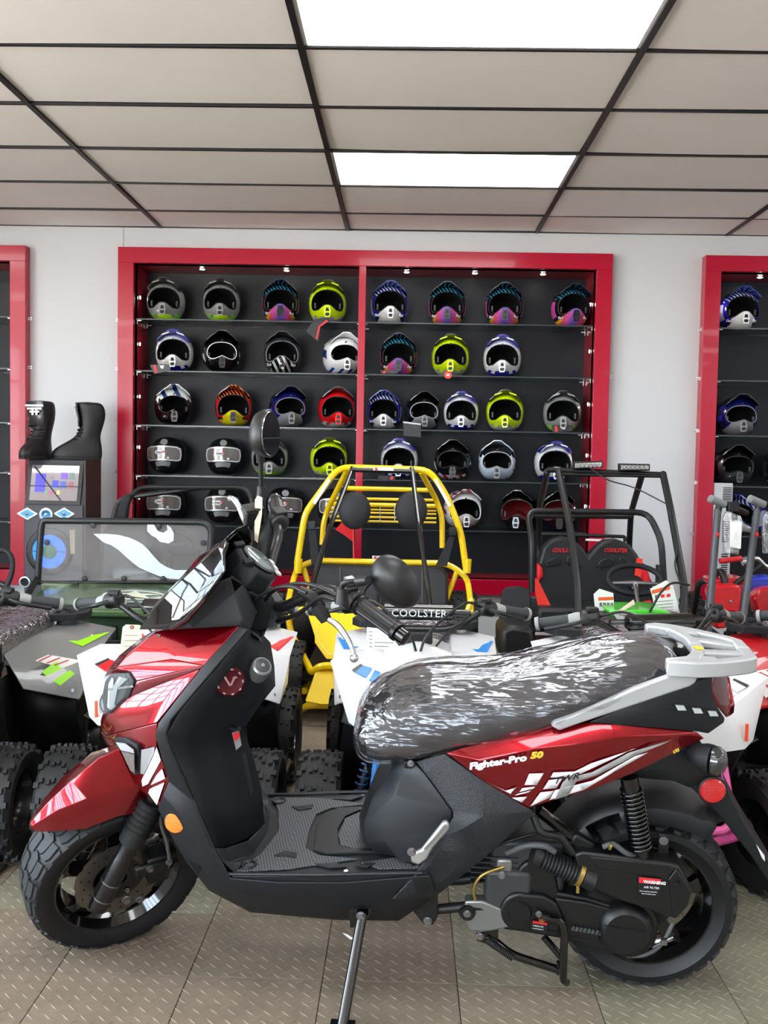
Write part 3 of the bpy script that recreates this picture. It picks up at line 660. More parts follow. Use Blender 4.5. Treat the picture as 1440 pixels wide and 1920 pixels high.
# ================================================================ the red scooter
MBODY = Matrix(((SU.x, -SN.x, SW.x, SO.x), (SU.y, -SN.y, SW.y, SO.y), (SU.z, -SN.z, SW.z, SO.z), (0, 0, 0, 1)))
RAKE, STEER = math.radians(27), math.radians(37)
_ax = Vector((math.sin(RAKE), 0, math.cos(RAKE))); _Q = Vector((-.615, 0, .200))
G = Matrix.Translation(_Q) @ Matrix.Rotation(-STEER, 4, _ax) @ Matrix.Translation(-_Q)
if (G @ Vector((-.3, -.33, .9))).x < -.3: G = Matrix.Translation(_Q) @ Matrix.Rotation(STEER, 4, _ax) @ Matrix.Translation(-_Q)
def tracer(M):
    I = M.inverted(); c = I @ CAM; R3 = I.to_3x3()
    def f(px, py, lat=0.0):
        d = R3 @ ray(px, py); t = (-lat-c.y)/d.y; return c+d*t
    return f
B = tracer(MBODY); T = tracer(MBODY @ G)
CR = mat('candy_red', (150, 0, 22), .27, metal=.8, coat=1.0)
PB = mat('panel_black', (22, 25, 29), .42, spec=.4, bump=(900, .12)); PTX = None
TEX = mat('panel_textured', (27, 30, 35), .48, bump=(430, .45, 'vor'))
GRY = mat('rail_silver', (182, 186, 188), .32, metal=.15, coat=.3)
AMB = mat('amber_reflector', (250, 130, 10), .2, coat=1, bump=(500, .6, 'vor')); RRF = mat('red_reflector', (200, 6, 14), .2, coat=1, bump=(500, .6, 'vor'))
DWHT = mat('decal_white', (222, 224, 226), .35); DGRY = mat('decal_grey', (150, 150, 150), .35); DYEL = mat('decal_yellow', (245, 200, 70), .35)
SMOKE = mat('smoke_lens', (50, 54, 56), .08, coat=1, alpha=.8); LENSW = mat('lamp_lens_clear', (190, 200, 205), .06, coat=1, metal=.3)
TREAD = mat('tyre_tread', (36, 37, 40), .62, bump=(90, .25)); SIDEW = mat('tyre_side', (15, 16, 19), .5)
sc = thing('scooter', 'red and black motor scooter on its side stand in the foreground, seat in clear wrap', 'scooter'); sc.matrix_world = MBODY
def pan(name, V, Fc, m, tr=B, mirror=False, G_=None, solid=.004, bevel=.0015, parent=sc, ang=25, sub=0, off=None):
    """panel from traced points (px, py, lateral) and faces; mirror adds the far side"""
    P = [tr(*v) if len(v) == 3 and abs(v[0]) > 3 else Vector(v[:3]) for v in V]
    mb = MB(); mb.add(P, Fc)
    if mirror and not any(abs(p.y) < .003 for p in P):
        m2 = MB().add([Vector((p.x, -p.y, p.z)) for p in P], [f[::-1] for f in Fc])
        if G_ is not None: m2.xf(G_)
        m2.ob(name, m, parent, ang=ang, solid=solid, bevel=bevel, sub=sub, off=(0 if off is None else off)); mirror = False
    if mirror:
        idx = {}; vs = list(mb.v)
        for i, p in enumerate(P):
            if abs(p.y) < .003: idx[i] = i
            else: idx[i] = len(vs); vs.append((p.x, -p.y, p.z))
        mb.v = vs; mb.f += [tuple(idx[i] for i in f[::-1]) for f in Fc]; mb.mi += [0]*len(Fc)
    if G_ is not None: mb.xf(G_)
    return mb.ob(name, m, parent, ang=ang, solid=solid, bevel=bevel, sub=sub, off=(0 if off is None else off))
def strip(a, b, m=None):
    n = len(a); return a+b, [(i, i+1, n+i+1, n+i) for i in range(n-1)]
def grid_faces(r, c): return [(i*c+j, i*c+j+1, (i+1)*c+j+1, (i+1)*c+j) for i in range(r-1) for j in range(c-1)]
def bolt(mb, c, ax, r=.007, h=.005, m=0):
    r *= .78; c = Vector(c); ax = Vector(ax).normalized(); mb.cyl(c, c+ax*h*.4, r*1.35, n=14, m=m); mb.cyl(c+ax*h*.4, c+ax*h*1.4, r, n=6, m=m); return mb
Y_ = Vector((0, -1, 0))     # towards the camera in scooter coordinates

from mathutils.bvhtree import BVHTree
def surf_tree(V, Fc, tr=B): return BVHTree.FromPolygons([tuple(tr(*p)) for p in V], [tuple(f) for f in Fc])
_IB = MBODY.inverted(); _cB = _IB @ CAM
def onfair(px, py, tree=None, lift=.0045):
    d = (_IB.to_3x3() @ ray(px, py)).normalized(); h = tree.ray_cast(_cB, d, 20)
    p = h[0] if h[0] is not None else B(px, py, .155)
    return p+Vector((0, -lift, 0))
# ---- wheels
def wheel(cen, R, w, GM, name, blocks, disc, seed):
    """tyre with raised tread blocks, rim, five spokes; in scooter coordinates, axis along y"""
    rr = .149 if disc else .147
    prof = [(rr-.004, -w*.40), (rr+.006, -w*.43), (R*.84, -w*.50), (R*.91, -w*.49), (R*.965, -w*.38), (R*.985, -w*.2), (R*.99, 0), (R*.985, w*.2), (R*.965, w*.38), (R*.91, w*.49), (R*.84, w*.50), (rr+.006, w*.43), (rr-.004, w*.40)]
    ty = MB().lathe(prof, cen, (0, 1, 0), 64)
    ty.xf(GM); tyre = ty.ob(name, SIDEW, sc, ang=40)
    tb = MB(); n = 24 if blocks == 'front' else 30; C = Vector(cen)
    def surf(a, y, dr=0):
        t = abs(y)/(w*.5); r = R*(1-.012*t**1.5-.085*max(0, t-.62)**1.4*2.2)+dr
        return C+Vector((math.cos(a)*r, y, math.sin(a)*r))
    def block(pts, h=.0035):
        lo = [surf(a, y, -.006) for a, y in pts]; ca = sum(p[0] for p in pts)/len(pts); cy = sum(p[1] for p in pts)/len(pts)
        hi = [surf(ca+(a-ca)*.96, cy+(y-cy)*.96, h-.002) for a, y in pts]; k = len(pts)
        tb.add(lo+hi, [tuple(range(k, 2*k))]+[(i, (i+1) % k, (i+1) % k+k, i+k) for i in range(k)])
    for i in range(n):
        a = 2*PI*i/n; d = 2*PI/n
        for s in (-1, 1):
            sh = (.5 if s > 0 else 0)*d
            if blocks == 'front':
                block([(a+sh-.40*d, s*.004), (a+sh+.30*d, s*.002), (a+sh+.52*d, s*w*.20), (a+sh+.30*d, s*w*.26), (a+sh-.36*d, s*w*.25), (a+sh-.46*d, s*w*.12)])
                block([(a+sh-.30*d, s*w*.275), (a+sh+.44*d, s*w*.285), (a+sh+.46*d, s*w*.40), (a+sh+.20*d, s*w*.44), (a+sh-.40*d, s*w*.42)])
                block([(a+sh-.36*d, s*w*.445), (a+sh+.36*d, s*w*.455), (a+sh+.30*d, s*w*.50), (a+sh-.30*d, s*w*.50)], .001)
            else:
                block([(a+sh-.44*d, s*.003), (a+sh+.10*d, s*.003), (a+sh+.46*d, s*w*.16), (a+sh+.42*d, s*w*.30), (a+sh-.20*d, s*w*.24)])
                block([(a+sh-.28*d, s*w*.28), (a+sh+.36*d, s*w*.33), (a+sh+.30*d, s*w*.47), (a+sh-.10*d, s*w*.48), (a+sh-.46*d, s*w*.40)])
    tb.xf(GM); t2 = tb.ob('tread', TREAD, tyre, ang=30); t2['kind'] = 'stuff'
    rim = MB().lathe([(rr, -w*.40), (rr+.004, -w*.42), (rr+.002, -w*.36), (rr-.012, -w*.30), (rr-.016, 0), (rr-.012, w*.30), (rr+.002, w*.36), (rr+.004, w*.42), (rr, w*.40), (rr-.008, w*.40), (rr-.022, w*.26), (rr-.026, 0), (rr-.022, -w*.26), (rr-.008, -w*.40)], cen, (0, 1, 0), 56, closed=True)
    for k in range(5):
        a = 2*PI*k/5+seed; e = Vector((math.cos(a), 0, math.sin(a))); tt = Vector((-math.sin(a), 0, math.cos(a)))
        rings = []
        for r, hw, hy, yo in ((.020, .022, .016, 0), (.06, .015, .012, -.004), (.105, .013, .010, -.004), (rr-.016, .024, .014, 0)):
            c = C+e*r+Vector((0, yo, 0)); rings.append([c+tt*hw+Vector((0, -hy, 0)), c+Vector((0, -hy*1.3, 0)), c-tt*hw+Vector((0, -hy, 0)), c-tt*hw+Vector((0, hy, 0)), c+tt*hw+Vector((0, hy, 0))])
        rim.ring_loft(rings)
    rim.lathe([(0, -.03), (.026, -.03), (.032, -.02), (.032, .02), (.026, .03), (0, .03)], cen, (0, 1, 0), 24)
    rim.xf(GM); rim.ob('rim', BLKG, sc, ang=30)
    if disc:
        D = MB(); y = -.046; nn = 60; ri, ro = .058, .100
        vs = []; fs = []
        for yy in (y, y+.0035):
            for k in range(nn):
                a = 2*PI*k/nn; r2 = ro-(.004 if k % 6 in (0,) else 0)
                vs.append(C+Vector((ri*math.cos(a), yy, ri*math.sin(a)))); vs.append(C+Vector((r2*math.cos(a), yy, r2*math.sin(a))))
        for k in range(nn):
            j = (k+1) % nn; fs += [(2*k, 2*k+1, 2*j+1, 2*j), (2*nn+2*k, 2*nn+2*j, 2*nn+2*j+1, 2*nn+2*k+1), (2*k+1, 2*nn+2*k+1, 2*nn+2*j+1, 2*j+1), (2*k, 2*j, 2*nn+2*j, 2*nn+2*k)]
        D.add(vs, fs); D.xf(GM); dd = D.ob('brake_disc', mat('disc_steel', (120, 112, 105), .35, metal=.85), sc, smooth=False)
        H = MB()
        for k in range(20):
            a = 2*PI*k/20; 
            for r in ((.070, .088) if k % 2 else (.079,)): c = C+Vector((r*math.cos(a), y-.0006, r*math.sin(a))); H.cyl(c, c+Vector((0, -.0004, 0)), .0026, n=8)
        H.xf(GM); h = H.ob('disc_hole', mat('hole_dark', (8, 8, 8), .8), dd); h['kind'] = 'stuff'
        cr = MB().lathe([(.020, y+.002), (.060, y+.002), (.060, y+.006), (.020, y+.010)], cen, (0, 1, 0), 24); cr.xf(GM); cr.ob('disc_carrier', BLKG, dd)
        bb = MB()
        for k in range(4):
            a = 2*PI*k/4+.4; c = C+Vector((.045*math.cos(a), y, .045*math.sin(a))); m1 = bolt(MB(), c, Y_, .006, .004); m1.xf(GM); m1.ob('bolt', STEEL, dd)
FW = (-.615, 0, .200); RW = (.597, 0, .199)
wheel(FW, .203, .125, G, 'front_tyre', 'front', True, .3)
wheel(RW, .197, .125, Matrix.Identity(4), 'rear_tyre', 'rear', False, .25)

# ---- fork (steered)
def steer(mb, name, m, **k): mb.xf(G); return mb.ob(name, m, sc, **k)
f1 = Vector(FW); axd = _ax
for s in (-1, 1):     # -1 is the camera side
    y = s*.085; lo = T(184, 1706, .092); lo.y = y; up = lo+axd*.42
    m_ = MB().tube([lo-axd*.012, lo, lo+axd*.02, lo+axd*.14, lo+axd*.145, lo+axd*.20, lo+axd*.20], [.010, .021, .023, .023, .021, .021, .01], 18)
    steer(m_, 'fork_leg', mat('fork_black', (8, 8, 9), .3, coat=.3))
    b0 = lo+axd*.215; pts = []; rad = []
    for k in range(13): pts.append(b0+axd*(.007*k)); rad.append(.031 if k % 2 == 0 else .025)
    steer(MB().tube([b0-axd*.03]+[b0]+pts, [.029, .029]+rad, 20), 'fork_boot', RUB, ang=60)
    steer(MB().cyl(b0+axd*.08, b0+axd*.30, .015, n=14), 'fork_tube', BLK)
    for q in (.030, .075):
        steer(MB().tube([lo+axd*q+Vector((.0, 0, 0)), lo+axd*(q+.003)], [.0240, .0240], 18), 'fork_ring', STEEL)
axl = MB(); bolt(axl, (FW[0], -.108, FW[2]), Y_, .010, .008); steer(axl, 'axle_nut', STEEL)
for (dx, dz) in ((.050, .055), (.022, -.028)):
    q = MB(); bolt(q, (FW[0]+dx+.01, -.095, FW[2]+dz), Y_, .008, .006); steer(q, 'fork_bolt', STEEL)
cal = MB().box((FW[0]+.082, -.062, FW[2]+.03), (.05, .05, .075)).box((FW[0]+.062, -.088, FW[2]+.045), (.07, .012, .03)); steer(cal, 'brake_caliper', BLK, bevel=.006)
q = MB(); bolt(q, (FW[0]+.105, -.09, FW[2]+.052), Y_, .008, .006); steer(q, 'banjo_bolt', STEEL)
q = MB().tube([Vector((FW[0]+.105, -.095, FW[2]+.06)), Vector((FW[0]+.100, -.10, FW[2]+.12)), Vector((FW[0]+.09, -.09, FW[2]+.2)), Vector((FW[0]+.13, -.06, FW[2]+.32))], .004, 8, smooth=4); steer(q, 'brake_hose', mat('hose_grey', (110, 112, 112), .4, metal=.4))
q = MB().tube([Vector((FW[0]+.03, .10, FW[2]+.02)), Vector((FW[0]+.10, .11, FW[2]+.15)), Vector((FW[0]+.16, .06, FW[2]+.35))], .004, 8, smooth=4); steer(q, 'speed_cable', BLK)

# ---- front fender (turns with the wheel)
fv = [(56, 1546, .020), (68, 1560, .030), (118, 1557, .060), (160, 1554, .074), (222, 1530, .082), (264, 1523, .080), (302, 1510, .070),
      (62, 1547, .022), (110, 1518, .050), (163, 1497, .066), (253, 1472, .080), (290, 1468, .078),
      (58, 1543, .012), (92, 1504, .022), (134, 1465, .030), (186, 1422, .036), (222, 1406, .040), (262, 1410, .04),
      (56, 1541, 0), (84, 1503, -.012), (124, 1459, -.018), (178, 1414, -.022), (218, 1399, -.02), (262, 1396, -.02),
      (56, 1541, -.01), (80, 1502, -.040), (118, 1458, -.052), (172, 1412, -.062), (208, 1400, -.065), (262, 1396, -.065),
      (60, 1556, -.012), (86, 1530, -.055), (130, 1500, -.072), (190, 1460, -.082), (225, 1450, -.082), (270, 1440, -.08)]
ff = [(0, 1, 7), (1, 2, 8, 7), (2, 3, 9, 8), (3, 4, 10, 9), (4, 5, 11, 10), (5, 6, 11), (0, 7, 12), (7, 8, 13, 12), (8, 9, 14, 13), (9, 10, 16, 15, 14), (10, 11, 17, 16)]
for k in (12, 18, 24): ff += [(k+i, k+i+1, k+i+7, k+i+6) for i in range(5)]
fen = pan('front_fender', fv, ff, CR, T, False, G, .003, .002)
inn = [(FW[0]+.215*math.cos(a)*1.0, y, FW[2]+.215*math.sin(a)) for y in (-.062, -.03, .03, .062) for a in [math.radians(x) for x in range(48, 118, 6)]]
mb = MB().add([Vector(p) for p in inn], grid_faces(4, 12)); mb.xf(G); mb.ob('fender_liner', BLK, sc, solid=.003)

# ---- front body: upper cowl, lower cowl, chin
pan('front_cowl', [(295, 1185, .035), (448, 1176, .110), (382, 1248, .150), (323, 1237, .105), (222, 1251, .075), (243, 1226, .060), (274, 1201, .045), (285, 1187, 0), (262, 1200, 0), (225, 1230, 0), (205, 1255, 0), (430, 1168, .06), (400, 1165, 0)],
    [(0, 11, 1, 2, 3), (0, 3, 4, 5, 6), (0, 6, 8, 7), (6, 5, 9, 8), (5, 4, 10, 9), (0, 7, 12, 11)], CR, mirror=True)
pan('cowl_brow', [(222, 1251, .075), (323, 1237, .107), (382, 1248, .152), (257, 1277, .102), (246, 1260, .085), (208, 1262, .050), (205, 1255, 0), (198, 1268, 0)], [(0, 1, 2, 3, 4), (0, 4, 5), (0, 5, 7, 6)], CR, mirror=True)
pan('cowl_recess', [(257, 1277, .103), (382, 1248, .152), (375, 1255, .150), (302, 1283, .125), (243, 1309, .098)], [(0, 1, 2, 3, 4)], mat('candy_red_shaded', (95, 0, 14), .35, metal=.5, coat=.8), mirror=True)  # shade of the hollow painted as a darker copy of the red
pan('lower_cowl', [(375, 1255, .152), (295, 1355, .172), (250, 1366, .130), (198, 1379, .050), (193, 1359, .045), (208, 1336, .070), (243, 1307, .100), (302, 1283, .127), (190, 1372, 0), (190, 1352, 0), (196, 1332, 0)],
    [(0, 1, 2, 7), (2, 6, 7), (2, 5, 6), (2, 3, 4, 5), (3, 8, 9, 4), (4, 9, 10, 5)], CR, mirror=True)
chin = pan('chin_cowl', [(198, 1380, .050), (250, 1367, .130), (295, 1356, .172), (294, 1398, .170), (318, 1463, .172), (299, 1511, .165), (271, 1485, .135), (222, 1419, .075), (206, 1399, .055), (190, 1373, 0), (215, 1420, 0), (262, 1485, .02)],
    [(0, 1, 7, 8), (1, 2, 3, 7), (3, 6, 7), (3, 4, 5, 6), (0, 8, 10, 9), (8, 7, 10), (7, 6, 11, 10)], CR, mirror=True)
def decal(name, pts, m, parent, tr=B, h=.0012, GM=None, lift=.0035):
    P = [tr(*p) for p in pts]; c = sum(P, Vector())/len(P); n = (P[1]-P[0]).cross(P[2]-P[0]).normalized()
    if n.y > 0: n = -n
    P = [p+n*lift for p in P]; mb = MB().prism(P, n*h)
    if GM is not None: mb.xf(GM)
    return mb.ob(name, m, parent, smooth=False)
decal('decal', [(268, 1405, .152), (293, 1399, .168), (291, 1412, .168), (272, 1451, .150), (266, 1449, .148)], DGRY, chin)
decal('decal', [(296, 1400, .170), (304, 1424, .172), (280, 1468, .152), (270, 1473, .142), (268, 1462, .142)], DWHT, chin)
decal('decal', [(306, 1440, .173), (312, 1458, .173), (285, 1470, .156), (297, 1450, .165)], DWHT, chin)
decal('decal', [(311, 1466, .173), (297, 1508, .166), (281, 1486, .150), (284, 1478, .152)], DWHT, chin)
decal('hood_slot', [(284, 1200, .036), (299, 1202, .05), (305, 1191, .045), (290, 1189, .032)], BLK, sc, lift=.004)
decal('cable_tie', [(643, 1747, .16), (652, 1750, .16), (664, 1758, .16), (658, 1759, .16), (650, 1753, .16)], WL, sc)
# front indicator
ind = pan('indicator', [(218, 1382, .086), (240, 1382, .115), (262, 1395, .140), (267, 1420, .145), (266, 1450, .145), (256, 1452, .138), (240, 1425, .112), (222, 1395, .090)], [(0, 1, 2, 3, 4, 5, 6, 7)], BLKM, solid=.014)
for pts in ([(221, 1388, .098), (238, 1390, .122), (254, 1402, .142), (255, 1408, .142), (230, 1402, .108)], [(231, 1404, .110), (255, 1410, .145), (256, 1446, .146), (248, 1440, .135)]):
    P = [B(*p)+Y_*.010 for p in pts]; MB().prism(P, (0, -.003, 0)).ob('indicator_lens', LENSW if pts[0][0] < 225 else mat('lens_dark', (95, 100, 96), .1, coat=1, bump=(300, .8, 'vor')), ind, smooth=False)
# headlight
hl = [(209, 1263, .060), (243, 1261, .088), (252, 1279, .103), (243, 1308, .102), (208, 1338, .074), (198, 1336, .052), (192, 1308, .045), (198, 1277, .050)]
hb = pan('headlight', hl, [tuple(range(8))], BLK, mirror=True, solid=.004)
P = [B(*p)+Vector((-.012, -.004, 0)) for p in hl]
cl_ = MB().add(P+[B(*p)+Vector((.03, .02, 0)) for p in hl], [tuple(range(8))]+[(i, (i+1) % 8, (i+1) % 8+8, i+8) for i in range(8)]); cl_.ob('headlight_lens', mat('headlight_glass', (110, 120, 124), .05, coat=1, alpha=.32), hb, ang=20)
for pts, mm in (([(224, 1268, .083), (240, 1272, .095), (221, 1290, .08), (215, 1320, .074), (225, 1330, .08), (206, 1330, .066), (204, 1300, .06)], LENSW), ([(203, 1290, .062), (250, 1284, .105), (250, 1288, .105), (203, 1294, .062)], CHR), ([(204, 1282, .060), (210, 1270, .064), (214, 1272, .066), (208, 1330, .066), (202, 1325, .062)], WHITE)):
    MB().prism([B(*p)+Vector((0, 0, 0)) for p in pts], (0, -.003, 0)).ob('reflector', mm, hb, smooth=False)
MB().box((-.50, 0, .58), (.07, .10, .20)).box((-.47, 0, .54), (.07, .14, .14)).ob('front_bracket', BLK, sc)

# ---- shield trim strip and inner leg shield
O_ = [(448, 1176, .105), (382, 1249, .152), (340, 1302, .164), (299, 1355, .174), (293, 1378, .175), (300, 1402, .174), (318, 1463, .174)]
I_ = [(467, 1182, .108), (406, 1253, .156), (364, 1302, .168), (323, 1350, .180), (314, 1374, .181), (321, 1402, .181), (365, 1499, .182)]
v, f = strip(O_, I_); pan('shield_trim', v, f, PB, mirror=True, solid=.012, bevel=.003)
pan('shield_cap', [(448, 1176, .105), (467, 1182, .108), (486, 1196, .05), (490, 1204, 0), (455, 1168, 0), (450, 1168, .05)], [(0, 1, 2, 5), (5, 2, 3, 4)], PB, mirror=True, solid=.006)
rows = [[(467, 1182, .108), (474, 1186, .06), (482, 1192, .03), (488, 1196, 0)],
 [(440, 1213, .130), (455, 1215, .09), (475, 1218, .05), (490, 1222, 0)],
 [(406, 1253, .154), (434, 1250, .105), (484, 1238, .062), (512, 1250, 0)],
 [(372, 1293, .166), (404, 1300, .115), (474, 1300, .072), (514, 1285, 0)],
 [(340, 1330, .176), (378, 1340, .115), (444, 1345, .070), (480, 1328, 0)],
 [(314, 1374, .180), (356, 1380, .115), (412, 1378, .065), (459, 1360, 0)],
 [(321, 1402, .180), (352, 1415, .115), (408, 1412, .065), (462, 1390, 0)],
 [(345, 1450, .180), (374, 1460, .12), (422, 1460, .068), (476, 1432, 0)],
 [(365, 1499, .181), (392, 1510, .125), (436, 1515, .075), (487, 1475, 0)],
 [(402, 1588, .180), (420, 1588, .135), (462, 1572, .085), (494, 1545, 0)]]
pan('leg_shield', [p for r in rows for p in r], grid_faces(10, 4), BLKM, mirror=True, solid=.006, bevel=.0, ang=75)
# fork cover behind the shield top
fc = MB().ring_loft([[B(px, py, l)+Vector((dx, 0, 0)) for l, dx in ((.045, -.03), (.045, .0), (0, .02), (-.045, 0), (-.045, -.03))] for px, py in ((478, 1205), (468, 1185), (455, 1160))]); fc.ob('steering_cover', BLKM, sc, bevel=.004)
# round emblem and ignition lock
LS = surf_tree([p for r in rows for p in r], grid_faces(10, 4))
c = onfair(432, 1275, LS, .006)
n = Vector((.30, -.93, .16)).normalized(); X = Vector((0, 0, 1)).cross(n).normalized(); X = X if X.x > 0 else -X; Yv = Vector((0, 0, 1)); Yv = (Yv-n*Yv.dot(n)).normalized()
em = MB().lathe([(0, .010), (.022, .009), (.027, .012), (.032, .008), (.034, -.01)], c, n, 32).ob('round_emblem', mat('emblem_red', (70, 2, 12), .55, spec=.2), sc)
q = MB(); q.box((-.006, .002, .012), (.004, .022, .002), M=Matrix.Rotation(.5, 3, 'Z')).box((.006, .002, .012), (.004, .022, .002), M=Matrix.Rotation(-.5, 3, 'Z')).box((.010, .008, .012), (.010, .003, .002)); q.xf(basis(c, X, Yv)); q.ob('emblem_mark', mat('emblem_mark', (190, 150, 155), .3, metal=.5), em)
q = MB()
for k in range(9): a = 2*PI*k/9; q.box(Vector((math.cos(a)*.0265, math.sin(a)*.0265, .0125)), (.006, .003, .001), M=Matrix.Rotation(a+PI/2, 3, 'Z'))
q.xf(basis(c, X, Yv)); o = q.ob('emblem_ring_mark', DGRY, em); o['kind'] = 'stuff'
c = B(490, 1251, .075); n = Vector((.45, -.55, .7)).normalized()
kl = MB().lathe([(0, .008), (.019, .008), (.022, .005), (.022, -.03)], c, n, 24).ob('ignition_lock', mat('lock_silver', (150, 152, 155), .35, metal=.7), sc)
MB().lathe([(0, .0095), (.013, .0095), (.017, .0085)], c, n, 24).ob('lock_face', mat('lock_dark', (60, 62, 66), .4), kl)
MB().lathe([(0, .0115), (.004, .0115), (.005, .009)], c, n, 12).ob('keyhole', CHR, kl)
# bag hook, warning sticker, panel seam
c = onfair(430, 1363, LS, .002); MB().tube([c, c+Vector((.02, -.012, -.003)), c+Vector((.026, -.016, .006))], [.008, .007, .005], 12).ob('bag_hook', BLK, sc)
def quad_sticker(name, pts, m, parent=sc, h=.002, tr=B, off=(.002, -.003, 0)):
    P = [tr(*p)+Vector(off) for p in pts]; return MB().prism(P, Vector((0, -h, 0))).ob(name, m, parent, smooth=False)
st = quad_sticker('warning_sticker', [(434, 1373, .078), (447, 1368, .070), (452, 1396, .068), (442, 1405, .073)], mat('sticker_grey', (130, 132, 136), .5))
quad_sticker('sticker_head', [(435, 1374, .078), (447, 1369, .070), (449, 1380, .069), (438, 1387, .076)], mat('sticker_headred', (205, 40, 50), .5), st, off=(.003, -.006, 0))
quad_sticker('fuse_cover', [(452, 1413, .066), (460, 1409, .060), (474, 1482, .062), (470, 1492, .066)], BLK, sc, .001)

# ---- lower body skirt and floorboard
inner = [(318, 1463, .174), (365, 1499, .182), (385, 1548, .184), (403, 1590, .186), (432, 1646, .190), (520, 1653, .190), (650, 1653, .190), (774, 1643, .190), (806, 1640, .19)]
outer = [(297, 1515, .166), (312, 1545, .172), (330, 1582, .174), (351, 1615, .174), (392, 1668, .160), (470, 1709, .135), (630, 1723, .125), (746, 1725, .125), (819, 1678, .15)]
mid = [((a[0]*.45+b[0]*.55), (a[1]*.45+b[1]*.55), (a[2]+b[2])/2+.012) for a, b in zip(inner, outer)]
v = inner+mid+outer; pan('body_skirt', v, grid_faces(3, 9), TEX if 0 else PB, mirror=True, solid=.006, bevel=.002)
under = [B(*p) for p in outer]; mb = MB(); mb.ring_loft([[p, Vector((p.x, 0, p.z-.006)), Vector((p.x, -p.y, p.z))] for p in under], closed=False); mb.ob('belly_pan', BLK, sc, solid=.004)
# textured cheek of the skirt in front
pan('skirt_texture', [(318, 1466, .178), (362, 1502, .186), (398, 1590, .190), (372, 1640, .184), (331, 1582, .178), (300, 1516, .170)], [(0, 1, 5), (1, 2, 3, 4, 5)], TEX, mirror=True, solid=.001, bevel=0)
zf = .300
flo = [(-.325, .150), (-.290, .186), (-.10, .188), (.12, .186), (.135, .10), (.10, .0)]
def fz(u): return .298+.07*(u+.29)
Pf = [Vector((u, -l, fz(u))) for u, l in flo]+[Vector((u, l, fz(u))) for u, l in flo[::-1]]
flr_ = MB().prism(Pf, (0, 0, -.02)).ob('floorboard', PB, sc, bevel=.003)
lip = [(-.31, .184), (-.10, .192), (.11, .190)]
for s in (1, -1):
    MB().tube([Vector((u, -s*l, fz(u)+.003)) for u, l in lip], .004, 8).ob('floor_lip', PB, flr_)
RIB = mat('floor_ribbed', (50, 53, 57), .5)
_nt = RIB.node_tree; _ck = _nt.nodes.new('ShaderNodeTexChecker'); _ck.inputs['Scale'].default_value = 230; _tc = _nt.nodes.new('ShaderNodeTexCoord'); _mp = _nt.nodes.new('ShaderNodeMapping'); _mp.inputs['Rotation'].default_value = (0, 0, .5)
_ck.inputs['Color1'].default_value = lin((92, 96, 100)); _ck.inputs['Color2'].default_value = lin((26, 28, 31))
_nt.links.new(_tc.outputs['Object'], _mp.inputs[0]); _nt.links.new(_mp.outputs[0], _ck.inputs[0]); _nt.links.new(_ck.outputs[0], _nt.nodes['Principled BSDF'].inputs['Base Color'])
def pad(pts, m=RIB, h=.003, name='floor_mat'):
    Q = [Vector((u, -l, fz(u)+.0005)) for u, l in pts]; return MB().prism(Q, (0, 0, h)).ob(name, m, flr_, bevel=.0008)
pad([(-.285, .176), (-.170, .168), (-.03, .130), (-.115, .112), (-.150, .08), (-.155, .0), (-.150, -.08), (-.12, -.11), (-.03, -.125), (-.16, -.165), (-.27, -.172), (-.245, -.10), (-.225, 0), (-.245, .10)])
pad([(-.075, .07), (-.045, .085), (.02, .085), (.03, 0), (.02, -.085), (-.05, -.085), (-.08, -.055), (-.085, .03)])
pad([(-.02, .145), (.09, .115), (.11, .15), (.10, .172), (.02, .172)]); pad([(-.02, -.140), (.09, -.10), (.11, -.15), (.10, -.172), (.02, -.172)])
pad([(-.13, .095), (-.10, .110), (.03, .105), (.04, .088), (-.05, .09), (-.08, .075), (-.09, 0), (-.08, -.06), (-.05, -.09), (.03, -.09), (.04, -.11), (-.10, -.105), (-.135, -.07), (-.14, 0)], PB, .006, 'raised_rim')
for s in (1, -1):
    pad([(-.12, s*.150), (-.085, s*.168), (-.05, s*.165), (-.075, s*.145), (-.10, s*.150)][::s], PB, .005, 'raised_chevron')
    pad([(-.215, s*.115), (-.195, s*.095), (-.165, s*.105), (-.165, s*.125), (-.185, s*.118)][::s], PB, .006, 'raised_chevron')
    pad([(-.03, s*.162), (-.01, s*.150), (.01, s*.152), (-.005, s*.166)][::s], PB, .005, 'raised_chevron')
    MB().lathe([(.010, 0), (.014, .003), (.017, .003), (.018, 0)], (-.262+(0 if s > 0 else .01), -s*.150, fz(-.25)+.004), (0, 0, 1), 18).ob('peg_pad', PB, flr_)
    MB().lathe([(0, .004), (.013, .004), (.014, 0)], (.085, -s*.152, fz(.085)+.004), (0, 0, 1), 18).ob('peg_pad', BLK, flr_)
    MB().lathe([(0, .001), (.005, .001), (.006, 0)], (-.05 , -s*.176, fz(-.05)+.001), (0, 0, 1), 10).ob('floor_screw', BLKG, flr_)
# riser between shield and floor
ra = [(403, 1589, .178), (421, 1590, .135), (464, 1577, .09), (493, 1546, 0)]; rb = [(429, 1608, .178), (440, 1606, .135), (472, 1600, .09), (508, 1560, 0)]; 
pan('shield_riser', [*ra, *[(p[0]+14, p[1]+26, p[2]) for p in ra], (-.284, -.180, .300), (-.275, -.14, .300), (-.255, -.10, .300), (-.235, 0, .300)], grid_faces(3, 4), PB, mirror=True, solid=.004, bevel=.003)

